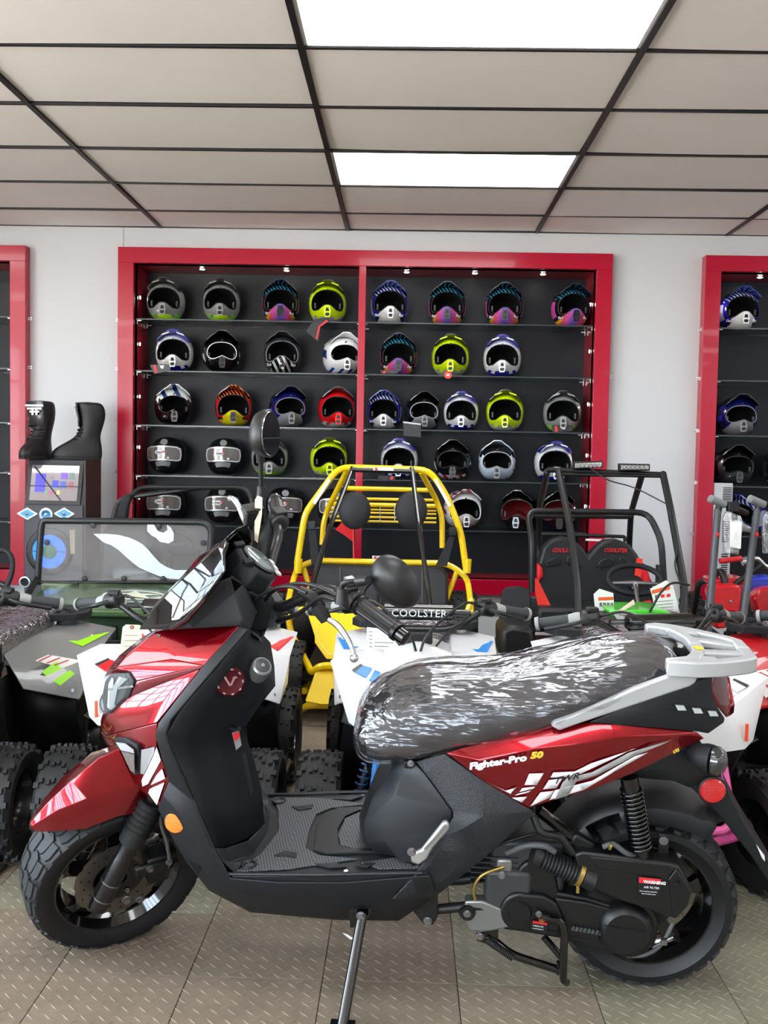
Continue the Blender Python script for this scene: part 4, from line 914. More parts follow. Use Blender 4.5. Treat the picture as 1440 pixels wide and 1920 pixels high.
# ---- storage body under the seat
sb = [[(744, 1424, .075), (728, 1452, .075), (697, 1501, .080), (682, 1545, .085), (684, 1578, .095), (710, 1600, .105)],
      [(726, 1426, 0), (715, 1450, 0), (690, 1490, 0), (676, 1530, 0), (678, 1560, 0), (690, 1580, 0)],
      [(762, 1428, .100), (755, 1452, .105), (742, 1490, .112), (722, 1540, .118), (722, 1578, .125), (745, 1606, .135)],
      [(778, 1430, .112), (799, 1452, .130), (849, 1521, .150), (849, 1534, .150), (827, 1570, .150), (775, 1640, .165)]]
v = sb[1]+sb[0]+sb[2]+sb[3]; pan('storage_body', v, grid_faces(4, 6), PB, mirror=True, solid=.006, bevel=.006, ang=35)
# side cover (dimpled) sweeping down behind the floor
sv = [(780, 1428, .114), (834, 1413, .140), (903, 1461, .155), (993, 1517, .163), (1003, 1524, .160), (903, 1612, .165), (819, 1679, .160), (735, 1686, .188), (775, 1643, .190), (827, 1568, .172), (850, 1532, .166), (849, 1520, .160), (799, 1452, .140), (870, 1550, .185), (905, 1530, .178)]
pan('side_cover', sv, [(0, 1, 12), (1, 2, 11, 12), (2, 14, 10, 11), (2, 3, 14), (3, 4, 5, 14), (5, 13, 14), (14, 13, 9, 10), (13, 5, 6, 8, 9), (6, 7, 8)], TEX, mirror=True, solid=.005, bevel=.003, ang=22)
mb = MB(); bolt(mb, B(770, 1431, .118), Y_, .007, .005); mb.ob('bolt', STEEL, sc)
MB().box(B(768, 1433, .11), (.024, .012, .016)).ob('bolt_tab', BLKM, sc, bevel=.003)
# red side fairing
rv = [(837, 1412, .142), (866, 1403, .140), (1034, 1366, .138), (1107, 1355, .138), (1183, 1361, .135), (1306, 1372, .112), (1320, 1384, .105),
      (1281, 1402, .112), (1183, 1451, .135), (1107, 1480, .146), (1000, 1511, .160), (985, 1517, .160), (903, 1461, .156),
      (900, 1425, .165), (1000, 1404, .168), (1070, 1397, .165), (1160, 1381, .155), (1250, 1378, .135)]
fair = pan('side_fairing', rv, [(0, 1, 13), (1, 2, 14, 13), (2, 3, 15, 14), (3, 4, 16, 15), (4, 5, 17, 16), (5, 6, 17), (6, 7, 17), (7, 8, 16, 17), (8, 9, 15, 16), (9, 10, 14, 15), (10, 11, 12, 14), (12, 0, 13), (12, 13, 14)], CR, solid=.004, bevel=.003, ang=22, off=0)
mb = MB(); P = [B(*v) for v in rv]; mb.add([Vector((p.x, -p.y, p.z)) for p in P], [(0, 1, 13), (1, 2, 14, 13), (2, 3, 15, 14), (3, 4, 16, 15), (4, 5, 17, 16), (5, 6, 17), (6, 7, 17), (7, 8, 16, 17), (8, 9, 15, 16), (9, 10, 14, 15), (10, 11, 12, 14), (12, 0, 13), (12, 13, 14)]); mb.ob('side_fairing', CR, sc, solid=.004)
# lettering and stripes laid on the fairing: project pixel outlines onto the fairing faces
FB = surf_tree(rv, [(0, 1, 13), (1, 2, 14, 13), (2, 3, 15, 14), (3, 4, 16, 15), (4, 5, 17, 16), (5, 6, 17), (6, 7, 17), (7, 8, 16, 17), (8, 9, 15, 16), (9, 10, 14, 15), (10, 11, 12, 14), (12, 0, 13), (12, 13, 14)])
def fdecal(pts, m, tree=FB, parent=fair, nm='decal'):
    import mathutils
    Q = [onfair(x, y, tree) for x, y in pts]; flat = [Vector((x, y)) for x, y in pts]
    # fine triangulation so the flat print follows the panel
    tri = mathutils.geometry.delaunay_2d_cdt(flat+[Vector((x, y)) for x in range(int(min(p[0] for p in pts)), int(max(p[0] for p in pts)), 14) for y in range(int(min(p[1] for p in pts)), int(max(p[1] for p in pts)), 10)], [(i, (i+1) % len(flat)) for i in range(len(flat))], [tuple(range(len(flat)))], 1, 1e-4)
    vs = [onfair(p.x, p.y, tree) for p in tri[0]]; return MB().add(vs, [tuple(f) for f in tri[2]]).ob(nm, m, parent, solid=.0006, off=0)
fdecal([(912, 1464), (948, 1481), (969, 1474), (955, 1489), (962, 1489)], DWHT)
for pts, m in (([(992, 1449), (1019, 1448), (1006, 1470), (983, 1470)], DWHT), ([(979, 1476), (1003, 1473), (1000, 1477), (974, 1483)], DWHT), ([(970, 1487), (996, 1480), (991, 1484), (965, 1490)], DWHT), ([(960, 1494), (988, 1492), (978, 1503)], DWHT),
               ([(1037, 1447), (1077, 1445), (1107, 1430), (1195, 1401), (1183, 1404), (1140, 1425), (1075, 1455), (1032, 1456)], DWHT), ([(1029, 1461), (1054, 1458), (1042, 1476), (1018, 1478)], DWHT), ([(1013, 1484), (1038, 1481), (1030, 1494), (994, 1510)], DWHT),
               ([(1058, 1458), (1110, 1446), (1180, 1409), (1258, 1386), (1246, 1392), (1190, 1415), (1120, 1452), (1080, 1464), (1065, 1490), (1040, 1497)], DGRY), ([(1040, 1480), (1110, 1462), (1190, 1416), (1215, 1409), (1150, 1446), (1095, 1479), (1030, 1498)], DWHT)): fdecal(pts, m)
def fair_text(s, px0, py0, px1, py1, size, m, shear=.25, bold=.0006, sx=1.0, nm='lettering', tree=FB, parent=fair, spacing=1.0, lift=.006):
    a = onfair(px0, py0, tree, lift); b = onfair(px1, py1, tree, lift); d = (b-a).normalized(); up = Vector((0, -.18, 1)); up = (up-d*up.dot(d)).normalized()
    return text(nm, s, size, m, parent, basis(a, d, up), shear=shear, ext=.0006, bold=bold, sx=sx, spacing=spacing)
fair_text('Fighter-Pro', 880, 1438, 988, 1421, .0205, DWHT, bold=.0011, sx=1.26, lift=.012)
fair_text('50', 994, 1420, 1022, 1417, .0195, DYEL, bold=.0011, sx=1.25)
fair_text('TWR', 1036, 1468, 1080, 1458, .020, mat('decal_dark', (40, 30, 34), .4), shear=.5, bold=0, sx=1.2)
fair_text('B.W.S', 1262, 1411, 1286, 1400, .009, DYEL, bold=0)

# ---- seat: foam under black cover, then clear film over it
secs = [  # px left-edge reference ignored: u, half width, z bottom, z top
 (-.042, .055, .545, .585), (-.030, .085, .515, .635), (.00, .105, .508, .668), (.05, .120, .515, .697), (.11, .130, .530, .713), (.20, .138, .556, .715), (.29, .145, .590, .722), (.37, .148, .625, .745), (.45, .143, .650, .772), (.53, .128, .675, .790), (.59, .100, .700, .785), (.625, .06, .715, .762), (.632, .03, .725, .748)]
def seat_mesh(off):
    rings = []
    for u, w, z0, z1 in secs:
        w += off; z0 -= off; z1 += off; zm = z0+(z1-z0)*.42; r = []
        for k in range(22):
            a = 2*PI*k/22; x = math.cos(a); z = math.sin(a)
            e = .62 if z > 0 else .35
            yy = w*math.copysign(abs(x)**.75, x)*(1-.16*max(0, z)); zz = zm+((z1-zm)*abs(z)**.9 if z > 0 else -(zm-z0)*abs(z)**.6)
            r.append(Vector((u+(off*.8 if u > .5 else -off*.8 if u < 0 else 0), yy, zz)))
        rings.append(r)
    return MB().ring_loft(rings)
VINYL = mat('seat_vinyl', (34, 34, 38), .6, bump=(500, .3))
seat = seat_mesh(0).ob('seat', VINYL, sc, ang=80, sub=1)
film = seat_mesh(.007)
fm = wrap_mat('seat_film', .85, 7, (235, 238, 245), .06, .85, 3, .022, (.55, 2.6, 3.2), .12)
import random as _rd
fo = film.ob('seat_wrap', fm, seat, ang=180, sub=3)
tx = bpy.data.textures.new('crinkle', 'CLOUDS'); tx.noise_scale = .06; tx.noise_depth = 2
dm = fo.modifiers.new('d', 'DISPLACE'); dm.texture = tx; dm.strength = .010; dm.mid_level = .35; dm.texture_coords = 'LOCAL'
# loose front pleat of the film
MB().ring_loft([[B(x, y, l) for x, y, l in ((676, 1358, .05), (672, 1385, .06), (680, 1402, .06), (701, 1431, .07), (712, 1433, .075), (722, 1424, .09), (712, 1395, .09), (690, 1370, .075))], [B(x+4, y-2, l-.02) for x, y, l in ((676, 1358, .05), (672, 1385, .06), (680, 1402, .06), (701, 1428, .07), (712, 1430, .075), (722, 1422, .09), (712, 1395, .09), (690, 1370, .075))]]).ob('wrap_pleat', fm, seat, sub=2)

# ---- tail: black side tail, grab rail, lamps
tv = [(1104, 1354, .136), (1160, 1330, .135), (1309, 1275, .110), (1335, 1268, .085), (1333, 1294, .088), (1342, 1321, .090), (1358, 1346, .085), (1357, 1354, .088), (1327, 1375, .100), (1306, 1371, .112), (1183, 1361, .136), (1230, 1335, .128), (1340, 1344, .100), (1270, 1310, .118)]
pan('tail_panel', tv, [(0, 1, 11, 10), (1, 2, 13, 11), (2, 3, 4, 5, 13), (13, 5, 6, 12, 11), (11, 12, 9, 10), (12, 6, 7, 8, 9)], PB, mirror=True, solid=.005, bevel=.003, ang=20)
led = MB().prism([B(x, y, l)+Y_*.006 for x, y, l in ((1248, 1319, .118), (1262, 1318, .116), (1348, 1333, .095), (1350, 1342, .095), (1262, 1327, .118))], (0, -.002, 0)).ob('led_strip', BLKM, sc, smooth=False)
for x in (1273, 1304, 1333): MB().prism([B(x+dx, y+(x-1273)*.18, .116-(x-1273)*.0003)+Y_*.0095 for dx, y in ((-9, 1318), (7, 1319), (12, 1328), (-4, 1328))], (0, -.003, 0)).ob('led_lens', LENSW, led, smooth=False)
TLM = mat('tail_lens', (84, 2, 14), .08, coat=.6)
tl = [[(1336, 1267, .085), (1333, 1294, .088), (1342, 1321, .088), (1362, 1345, .072)], [(1356, 1262, .055), (1358, 1296, .060), (1362, 1320, .062), (1368, 1342, .055)], [(1366, 1270, 0), (1371, 1297, 0), (1376, 1320, 0), (1374, 1338, 0)]]
pan('tail_light', [p for r in tl for p in r], grid_faces(3, 4), TLM, mirror=True, solid=.004, bevel=.002)
# grab rail: side arms (near and far) and the rear carrier plate
arm = [(1032, 1361), (1040, 1352), (1073, 1341), (1190, 1291), (1255, 1268), (1285, 1262), (1309, 1271), (1304, 1281), (1294, 1288), (1076, 1361), (1049, 1371)]
al = [.152, .150, .150, .142, .134, .128, .122, .122, .124, .150, .152]
for s in (1, -1):
    P = [B(x, y, l) for (x, y), l in zip(arm, al)]; P = [Vector((p.x, p.y*s, p.z)) for p in P]
    MB().prism(P, (0, s*.020, 0)).ob('grab_rail_arm', GRY, sc, bevel=.005, seg=3)
zr = .785
def rp(u, l, dz=0): return Vector((u, -l, zr-.06*max(0, u-.62)-.05*max(0, .62-u)+dz))
out_ = [(.592, .134), (.618, .141), (.650, .138), (.706, .117), (.770, .080), (.790, .060), (.792, 0)]
in_ = [(.592, .110), (.610, .108), (.636, .096), (.650, .070), (.660, .040), (.662, .02), (.662, 0)]
rail = MB(); n = len(out_)
for s in (1, -1):
    rings = [[rp(o[0], s*o[1]), rp(o[0], s*o[1], -.034), rp(i[0], s*i[1], -.018), rp(i[0], s*i[1], -.002)] for o, i in zip(out_, in_)]
    rings2 = rings
    # only the outer band 35 mm wide
    bd = []
    for (o, i) in zip(out_, in_):
        O2 = Vector(o); I2 = Vector(i); k = min(1, .030/max(.001, (O2-I2).length)); J = O2+(I2-O2)*k
        bd.append([rp(O2.x, s*O2.y), rp(O2.x, s*O2.y, -.034), rp(J.x, s*J.y, -.020), rp(J.x, s*J.y, -.001)])
    rail.ring_loft(bd)
    # inner arch band hugging the seat
    ar = []
    for (i, kk) in zip(in_, range(n)):
        I2 = Vector(i); ar.append([rp(I2.x+.028*(kk > 1), s*(I2.y+(.012 if kk <= 2 else 0))), rp(I2.x+.028*(kk > 1), s*(I2.y+(.012 if kk <= 2 else 0)), -.018), rp(I2.x, s*I2.y, -.020), rp(I2.x, s*I2.y, 0)])
    rail.ring_loft(ar)
    rail.ring_loft([[rp(.655, s*.085, -.001), rp(.655, s*.085, -.018), rp(.655, s*.110, -.018), rp(.655, s*.110, -.001)], [rp(.70, s*.080), rp(.70, s*.080, -.018), rp(.70, s*.115, -.018), rp(.70, s*.115)]])
for l in (.045, -.045): rail.ring_loft([[rp(.672, l-.014, -.002), rp(.672, l-.014, -.018), rp(.672, l+.014, -.018), rp(.672, l+.014, -.002)], [rp(.775, l*.6-.013, -.002), rp(.775, l*.6-.013, -.018), rp(.775, l*.6+.013, -.018), rp(.775, l*.6+.013, -.002)]])
rl = rail.ob('rear_carrier', GRY, sc, bevel=.004, seg=2)
quad = [rp(.668, .048, .001), rp(.684, .046, .001), rp(.680, .028, .001), rp(.664, .030, .001)]; MB().prism(quad, (0, 0, .001)).ob('yellow_sticker', mat('sticker_yellow', (245, 220, 20), .5), rl, smooth=False)
MB().cyl(B(1052, 1372, .135), B(1055, 1395, .12), .009, n=12).ob('rail_mount', BLK, sc)
# under tail, reflector, indicator, mud flap
pan('under_tail', [(1150, 1462, .10), (1200, 1440, .12), (1281, 1404, .105), (1300, 1400, .09), (1330, 1425, .08), (1345, 1443, .06), (1353, 1459, .05), (1324, 1466, .06), (1293, 1477, .07), (1262, 1464, .085), (1183, 1456, .10), (1250, 1440, .11)], [(0, 1, 11, 10), (1, 2, 3, 11), (3, 4, 9, 11), (4, 5, 6, 7, 8, 9), (9, 10, 11)], PB, mirror=True, solid=.005, bevel=.003)
c = B(1312, 1412, .10)
ti = MB().tube([c+Vector((-.018, .02, 0)), c+Vector((-.008, -.005, 0)), c+Vector((.006, -.022, 0)), c+Vector((.018, -.03, -.0))], [.010, .022, .030, .030], 20).ob('rear_indicator', BLKM, sc)
MB().tube([c+Vector((.018, -.031, 0)), c+Vector((.030, -.036, 0)), c+Vector((.042, -.040, 0)), c+Vector((.047, -.042, 0))], [.0295, .029, .020, .006], 20).ob('indicator_lens', SMOKE, ti)
fl_ = [(1290, 1470, .04), (1325, 1462, .05), (1345, 1456, .045), (1362, 1476, .045), (1392, 1535, .04), (1440, 1612, .035), (1462, 1652, .03), (1452, 1668, .03), (1405, 1600, .035), (1350, 1530, .042), (1322, 1502, .045)]
flap = pan('mud_flap', fl_, [tuple(range(11))], PB, solid=.012, bevel=.004)
P = [B(*p) for p in fl_]; MB().add([Vector((p.x, p.y+.0, p.z)) for p in P[3:9]]+[Vector((p.x+.01, -p.y, p.z)) for p in P[3:9]], [tuple(range(6)), tuple(range(6, 12))]+[(i, i+1, i+7, i+6) for i in range(5)]).ob('flap_web', PB, flap, bevel=.003)
MB().prism([B(x, y, .043)+Y_*.009 for x, y in ((1415, 1578), (1431, 1600), (1432, 1611), (1426, 1604))], (0, -.001, 0)).ob('flap_sticker', DWHT, flap, smooth=False)
def reflector(c, r, m, parent=sc, ax=(0, -1, 0)):
    q = MB().lathe([(0, .003), (r*.9, .003), (r*1.08, .001), (r*1.1, -.008)], c, ax, 28).ob('reflector_base', BLK, parent)
    MB().lathe([(0, .009), (r*.85, .007), (r*.97, .003)], c, ax, 28).ob('reflector_lens', m, q)
reflector(B(1336, 1482, .068), .028, RRF); reflector(B(329, 1542, .182), .0235, AMB, ax=(-.1, -1, .05))
# rear hugger fender
hp = []; HN = 15; C = Vector(RW)
for yy, rr_ in ((-.088, .208), (-.080, .240), (-.040, .252), (.040, .252), (.080, .240), (.088, .208)):
    for k in range(HN):
        a = math.radians(146-k*(88/(HN-1))); hp.append(C+Vector((math.cos(a)*rr_*1.0, yy, math.sin(a)*rr_)))
hf = grid_faces(6, HN); hf = [f for i, f in enumerate(hf) if not (i < HN-1 and 3 <= i <= 5)]
MB().add(hp, hf).ob('rear_hugger', mat('hugger_black', (26, 28, 31), .5), sc, solid=.004, off=0, ang=40, bevel=.0)
mb = MB(); mb.box(B(1243, 1600, .085), (.022, .006, .09)); mb.ob('hugger_bracket', BLK, sc, bevel=.002); mb = MB(); bolt(mb, B(1244, 1576, .088), Y_, .009, .006); mb.ob('bolt', STEEL, sc)

# ---- rear shock
a, b_ = B(1179, 1456, .115), B(1206, 1608, .115); d = (b_-a); L = d.length; d.normalize()
sh = MB().cyl(a, b_, .010, n=12).tube([a, a+d*.03], [.019, .019], 16).tube([b_-d*.02, b_], [.017, .012], 16); sh.ob('shock_body', BLKG, sc)
MB().tube([a+d*.012, a+d*.012+Y_*.01], [.012, .012], 14).ob('shock_eye', ZINC, sc)
x = d.orthogonal().normalized(); y = d.cross(x); hel = [a+d*(.025+(L-.05)*k/300)+(x*math.cos(k*2*PI*14/300)+y*math.sin(k*2*PI*14/300))*.0205 for k in range(301)]
MB().tube(hel, .0036, 7).ob('shock_spring', BLKG, sc, ang=60)

# ---- engine: transmission case, air box, hose, stand
CASE = mat('case_black', (14, 15, 17), .38, bump=(700, .1))
def plate(pts, lat, th, name, m, bev=.006, parent=sc, seg=3): return MB().prism([B(x, y, lat) for x, y in pts], (0, th, 0)).ob(name, m, parent, bevel=bev, seg=seg)
def arcp(cx, cy, r, a0, a1, n=10): return [(cx+r*math.cos(math.radians(a0+(a1-a0)*k/n)), cy+r*math.sin(math.radians(a0+(a1-a0)*k/n))) for k in range(n+1)]
case = plate(arcp(973, 1711, 43, 130, 285, 12)+[(1034, 1671), (1100, 1683), (1160, 1702)]+arcp(1180, 1742, 55, -75, 105, 12)+[(1140, 1786), (1100, 1775), (1057, 1762), (995, 1751)], .100, .075, 'transmission_case', CASE)
plate(arcp(973, 1711, 36, 130, 290, 12)+[(1020, 1680), (1045, 1695), (1055, 1720), (1052, 1750), (1000, 1745), (960, 1742)], .112, .014, 'case_cover', CASE, .008, case)
MB().lathe([(0, .004), (.022, .004), (.026, -.003)], B(975, 1711, .115), (0, -1, 0), 28).ob('case_boss', CASE, case)
q = MB().lathe([(0, .018), (.044, .018), (.052, .012), (.060, -.004), (.060, -.02)], B(1172, 1742, .105), (0, -1, 0), 40).ob('clutch_cover', CASE, case)
MB().box(B(1172, 1741, .124), (.088, .002, .0015), M=Matrix.Rotation(.1, 3, 'Y')).ob('cover_seam', BLKG, q)
plate([(1040, 1684), (1100, 1692), (1150, 1706), (1130, 1725), (1124, 1765), (1060, 1756), (1052, 1712)], .108, .01, 'case_mid', CASE, .004, case)
for k in range(8): MB().box(B(1074+k*7.5, 1740+k*1.3, .112), (.006, .004, .010), M=Matrix.Rotation(.35, 3, 'Y')).ob('embossed_mark', mat('emboss', (90, 92, 94), .35, metal=.5), case)
# air box
ab = [(1076, 1602), (1092, 1597), (1257, 1619), (1276, 1627), (1299, 1672), (1291, 1700), (1268, 1725), (1234, 1713), (1157, 1687), (1090, 1659)]
air = plate(ab, .128, .055, 'air_box', CASE, .006)
plate([(1106, 1607), (1120, 1628), (1252, 1648), (1264, 1632), (1256, 1622)], .130, .004, 'air_box_ridge', CASE, .002, air)
plate([(1268, 1630), (1296, 1673), (1288, 1698), (1268, 1722), (1262, 1712), (1253, 1650)], .132, .004, 'air_box_end', CASE, .002, air)
mb = MB(); bolt(mb, B(1271, 1657, .133), Y_, .007, .005); mb.ob('bolt', BLKG, air)
s_ = MB().prism([B(x, y, .1325) for x, y in ((1197, 1644), (1239, 1648), (1239, 1680), (1195, 1673))], (0, .002, 0)).ob('air_filter_sticker', mat('sticker_black', (22, 22, 24), .4), air, smooth=False)
MB().prism([B(x, y, .1335) for x, y in ((1198, 1645), (1239, 1649), (1239, 1659), (1198, 1655))], (0, .002, 0)).ob('sticker_band', mat('sticker_headred', (205, 40, 50), .5), s_, smooth=False)
def flat_text(s, px, py, lat, size, m, parent, slope=.07, sx=1, bold=0):
    a = B(px, py, lat); d = (B(px+40, py+40*slope, lat)-a).normalized(); return text('lettering', s, size, m, parent, basis(a, d, (0, 0, 1)), ext=.0003, sx=sx, bold=bold)
flat_text('WARNING', 1206, 1655.5, .1350, .0095, WL, s_, .09, 1.0, .0003); flat_text('AIR FILTER', 1207, 1665, .1340, .0068, WL, s_, .09)
flat_text('Do not operate without filter', 1199, 1671, .1340, .0031, WL, s_, .09); flat_text('keep the element clean', 1203, 1676, .1340, .0031, WL, s_, .09)
# corrugated intake hose
a, b_ = B(998, 1602, .118), B(1092, 1640, .118); d = b_-a; L = d.length; d.normalize(); pts = []; rad = []
for k in range(31): pts.append(a+d*L*k/30); rad.append(.0245 if k < 5 else (.0245 if k % 2 else .0205))
MB().tube(pts, rad, 22).ob('intake_hose', mat('hose_black', (18, 18, 20), .5), sc, ang=50)
c = a+d*L*.90; MB().tube([c, c+d*.009], [.0262, .0262], 22).box(c+Vector((.0, -.016, -.028)), (.006, .008, .016)).ob('hose_clamp', ZINC, sc)
MB().tube([B(1092, 1642, .12), B(1112, 1650, .12)], [.022, .026], 18).ob('air_box_neck', CASE, sc)
# engine lump, carburettor, manifold, hoses
MB().box(B(985, 1600, .02), (.16, .14, .13)).box(B(950, 1640, .03), (.10, .15, .10)).ob('engine_block', mat('engine_grey', (70, 72, 74), .5, metal=.5), sc, bevel=.01)
for k in range(6): MB().box(B(925, 1600, .02)+Vector((-.012*0, 0, .012*k-.03)), (.10, .15, .003)).ob('cooling_fin', mat('engine_grey', (70, 72, 74), .5, metal=.5), sc, smooth=False)
plate(arcp(1005, 1650, 38, 180, 360, 10)+[(1050, 1680), (960, 1680)], .10, .05, 'fan_cover', CASE, .006)
MB().box(B(945, 1625, .085), (.035, .03, .05)).ob('carburettor', mat('alloy', (150, 152, 150), .4, metal=.8), sc, bevel=.006)
def hose(name, pts, r, m, par=sc): return MB().tube([B(*p) for p in pts], r, 9, smooth=5).ob(name, m, par, ang=60)
hose('fuel_hose', [(945, 1625, .10), (905, 1640, .105), (888, 1665, .105), (893, 1690, .10), (902, 1702, .095)], .0040, ZINC)
hose('breather_hose', [(950, 1600, .11), (985, 1586, .12), (1020, 1586, .125), (1040, 1597, .12)], .007, mat('hose_dull', (80, 82, 84), .5))
hose('cable', [(900, 1600, .10), (960, 1575, .11), (1040, 1560, .10), (1100, 1590, .1), (1160, 1600, .10), (1200, 1610, .1)], .0035, BLK)
hose('wire_loom', [(1000, 1530, .11), (1015, 1560, .12), (1050, 1570, .12), (1075, 1600, .12)], .008, BLK)
hose('breather_hose', [(1130, 1588, .12), (1150, 1583, .12), (1172, 1598, .12), (1195, 1608, .11)], .006, mat('hose_dull', (80, 82, 84), .5))
MB().cyl(B(1142, 1586, .125), B(1146, 1587, .125), .008, n=12).ob('hose_clip', ZINC, sc)
MB().box(B(1085, 1585, .09), (.05, .03, .05), M=Matrix.Rotation(.5, 3, 'Y')).ob('engine_mount', BLK, sc, bevel=.005)
MB().tube([B(1010, 1520, .09), B(1100, 1590, .09)], .012, 10).ob('frame_tube', BLKG, sc)
hose('frame_tube', [(820, 1705, .10), (900, 1700, .10), (940, 1720, .09)], .011, BLK); hose('frame_tube', [(800, 1650, .04), (900, 1640, .04), (960, 1560, .05)], .013, BLK)
mb = MB(); bolt(mb, B(941, 1640, .115), Y_, .008, .006); mb.ob('bolt', STEEL, sc)
# silver pivot bracket
plate([(872, 1690), (905, 1690), (940, 1705), (958, 1738), (925, 1746), (905, 1748), (880, 1746), (868, 1720)], .11, .03, 'pivot_bracket', mat('alloy', (150, 152, 150), .4, metal=.8), .004)
MB().lathe([(0, .006), (.008, .006), (.0085, .002), (.016, .002), (.018, -.004)], B(876, 1713, .115), (0, -1, 0), 20).ob('pivot_bush', BLK, sc); mb = MB(); bolt(mb, B(876, 1713, .12), Y_, .008, .004); mb.ob('bolt', STEEL, sc)
# centre stand
cs = MB().bent([B(900, 1752, .09), B(925, 1762, .095), B(958, 1790, .10), B(1030, 1813, .105), B(1058, 1822, .105)], .009, .03, 12).tube([B(1020, 1757, .095), B(1057, 1800, .105)], .008, 10).bent([B(1012, 1717, .12), B(1052, 1725, .12), B(1058, 1745, .12), B(1056, 1838, .12), B(1062, 1842, .11)], .0085, .02, 12)
cs.box(B(1052, 1815, .106), (.02, .008, .03)); cs.ob('centre_stand', BLKG, sc)
plate([(893, 1747), (935, 1740), (934, 1765), (915, 1772), (894, 1765)], .10, .03, 'stand_pivot', BLKG, .003); mb = MB(); bolt(mb, B(900, 1755, .105), Y_, .008, .005); mb.ob('bolt', STEEL, sc)
a, b_ = B(913, 1762, .105), B(962, 1796, .108); d = b_-a; L = d.length; d.normalize(); x = d.orthogonal().normalized(); y = d.cross(x)
MB().tube([a+d*L*k/160+(x*math.cos(k*2*PI*16/160)+y*math.sin(k*2*PI*16/160))*.007 for k in range(161)], .0018, 6).ob('stand_spring', BLK, sc, ang=60)
s2 = MB().prism([B(x, y, .117) for x, y in ((996, 1728), (1026, 1733), (1025, 1751), (995, 1744))], (0, .002, 0)).ob('case_sticker', mat('sticker_black', (22, 22, 24), .4), case, smooth=False)
MB().prism([B(x, y, .119) for x, y in ((999, 1727), (1026, 1731), (1026, 1735), (999, 1731))], (0, .002, 0)).ob('sticker_band', mat('sticker_headred', (205, 40, 50), .5), s2, smooth=False)
flat_text('WARNING', 999, 1736.5, .1180, .0046, WL, s2, .15); flat_text('use SAE 90 gear oil', 998, 1741, .1180, .0030, WL, s2, .15)
for (x, y, m) in ((1010, 1713, STEEL), (1016, 1725, mat('copper', (200, 130, 80), .3, metal=.9))): mb = MB(); bolt(mb, B(x, y, .125), Y_, .0065, .005); mb.ob('bolt', m, sc)
MB().tube([B(1010, 1718, .122), B(1045, 1724, .125), B(1056, 1735, .12)], .006, 8).ob('stand_link', BLKG, sc)
# kick starter arm end, brake lever on the hub
hose('brake_arm', [(1224, 1776, .10), (1246, 1765, .11), (1262, 1757, .11)], .003, STEEL); MB().box(B(1245, 1766, .112), (.012, .008, .012)).ob('cable_clamp', STEEL, sc)
hose('brake_cable', [(1175, 1792, .09), (1210, 1790, .09), (1240, 1770, .10), (1262, 1730, .09)], .005, mat('hose_dull', (80, 82, 84), .5))
MB().cyl((RW[0], -.075, RW[2]), (RW[0], .12, RW[2]), .012, n=14).lathe([(.0, -.04), (.06, -.04), (.064, -.03), (.064, .02), (0, .02)], RW, (0, 1, 0), 28).ob('rear_hub', BLK, sc)
# exhaust on the far side, seen through the wheel
MB().tube([Vector((.30, .09, .15)), Vector((.42, .12, .17)), Vector((.52, .14, .22)), Vector((.78, .15, .36))], [.015, .03, .05, .052], 18).ob('exhaust', mat('exhaust_black', (25, 25, 27), .4, metal=.4), sc, ang=50)
# passenger peg (folded), brackets
pg = MB().prism([B(x, y, .202) for x, y in ((830, 1543), (838, 1541), (843, 1548), (842, 1556), (812, 1590), (800, 1612), (785, 1623), (771, 1618), (770, 1604), (790, 1594))], (0, .014, 0)).ob('passenger_peg', mat('peg_alloy', (190, 192, 190), .4, metal=.8), sc, bevel=.004)
MB().prism([B(x, y, .206) for x, y in ((834, 1549), (838, 1552), (800, 1594), (794, 1592))], (0, .002, 0)).ob('peg_groove', mat('alloy', (150, 152, 150), .4, metal=.8), pg, smooth=False)
mb = MB(); bolt(mb, B(772, 1597, .21), Y_, .009, .005); mb.ob('bolt', STEEL, sc)
plate([(772, 1706), (820, 1675), (821, 1720), (812, 1735), (795, 1735)], .12, .02, 'lower_bracket', BLK, .003); mb = MB(); bolt(mb, B(802, 1726, .122), Y_, .009, .006); mb.ob('bolt', STEEL, sc)
plate([(640, 1686), (690, 1683), (722, 1686), (720, 1700), (702, 1716), (690, 1716), (660, 1712), (620, 1705)], .150, .03, 'belly_notch', BLKG, .004)
# side stand reaching the floor on the camera side
foot = atz(642, 1923, .012); foot = _IB @ foot
a = B(679, 1716, .165)
st = plate([(648, 1688), (697, 1685), (697, 1712), (690, 1722), (664, 1740), (656, 1740), (655, 1712)], .158, .010, 'side_stand_bracket', BLKG, .002)
mb = MB(); bolt(mb, B(676, 1693, .162), Y_, .006, .003); mb.ob('bolt', BLK, st); mb = MB(); bolt(mb, B(677, 1717, .170), Y_, .010, .007); mb.ob('bolt', STEEL, st)
sd = MB().tube([a, a+(foot-a)*.05, foot], [.0125, .0115, .0115], 14); sd.box(foot+Vector((0, 0, -.003)), (.05, .035, .008)); sd.ob('side_stand', mat('stand_black', (16, 16, 18), .18, coat=.6), sc)
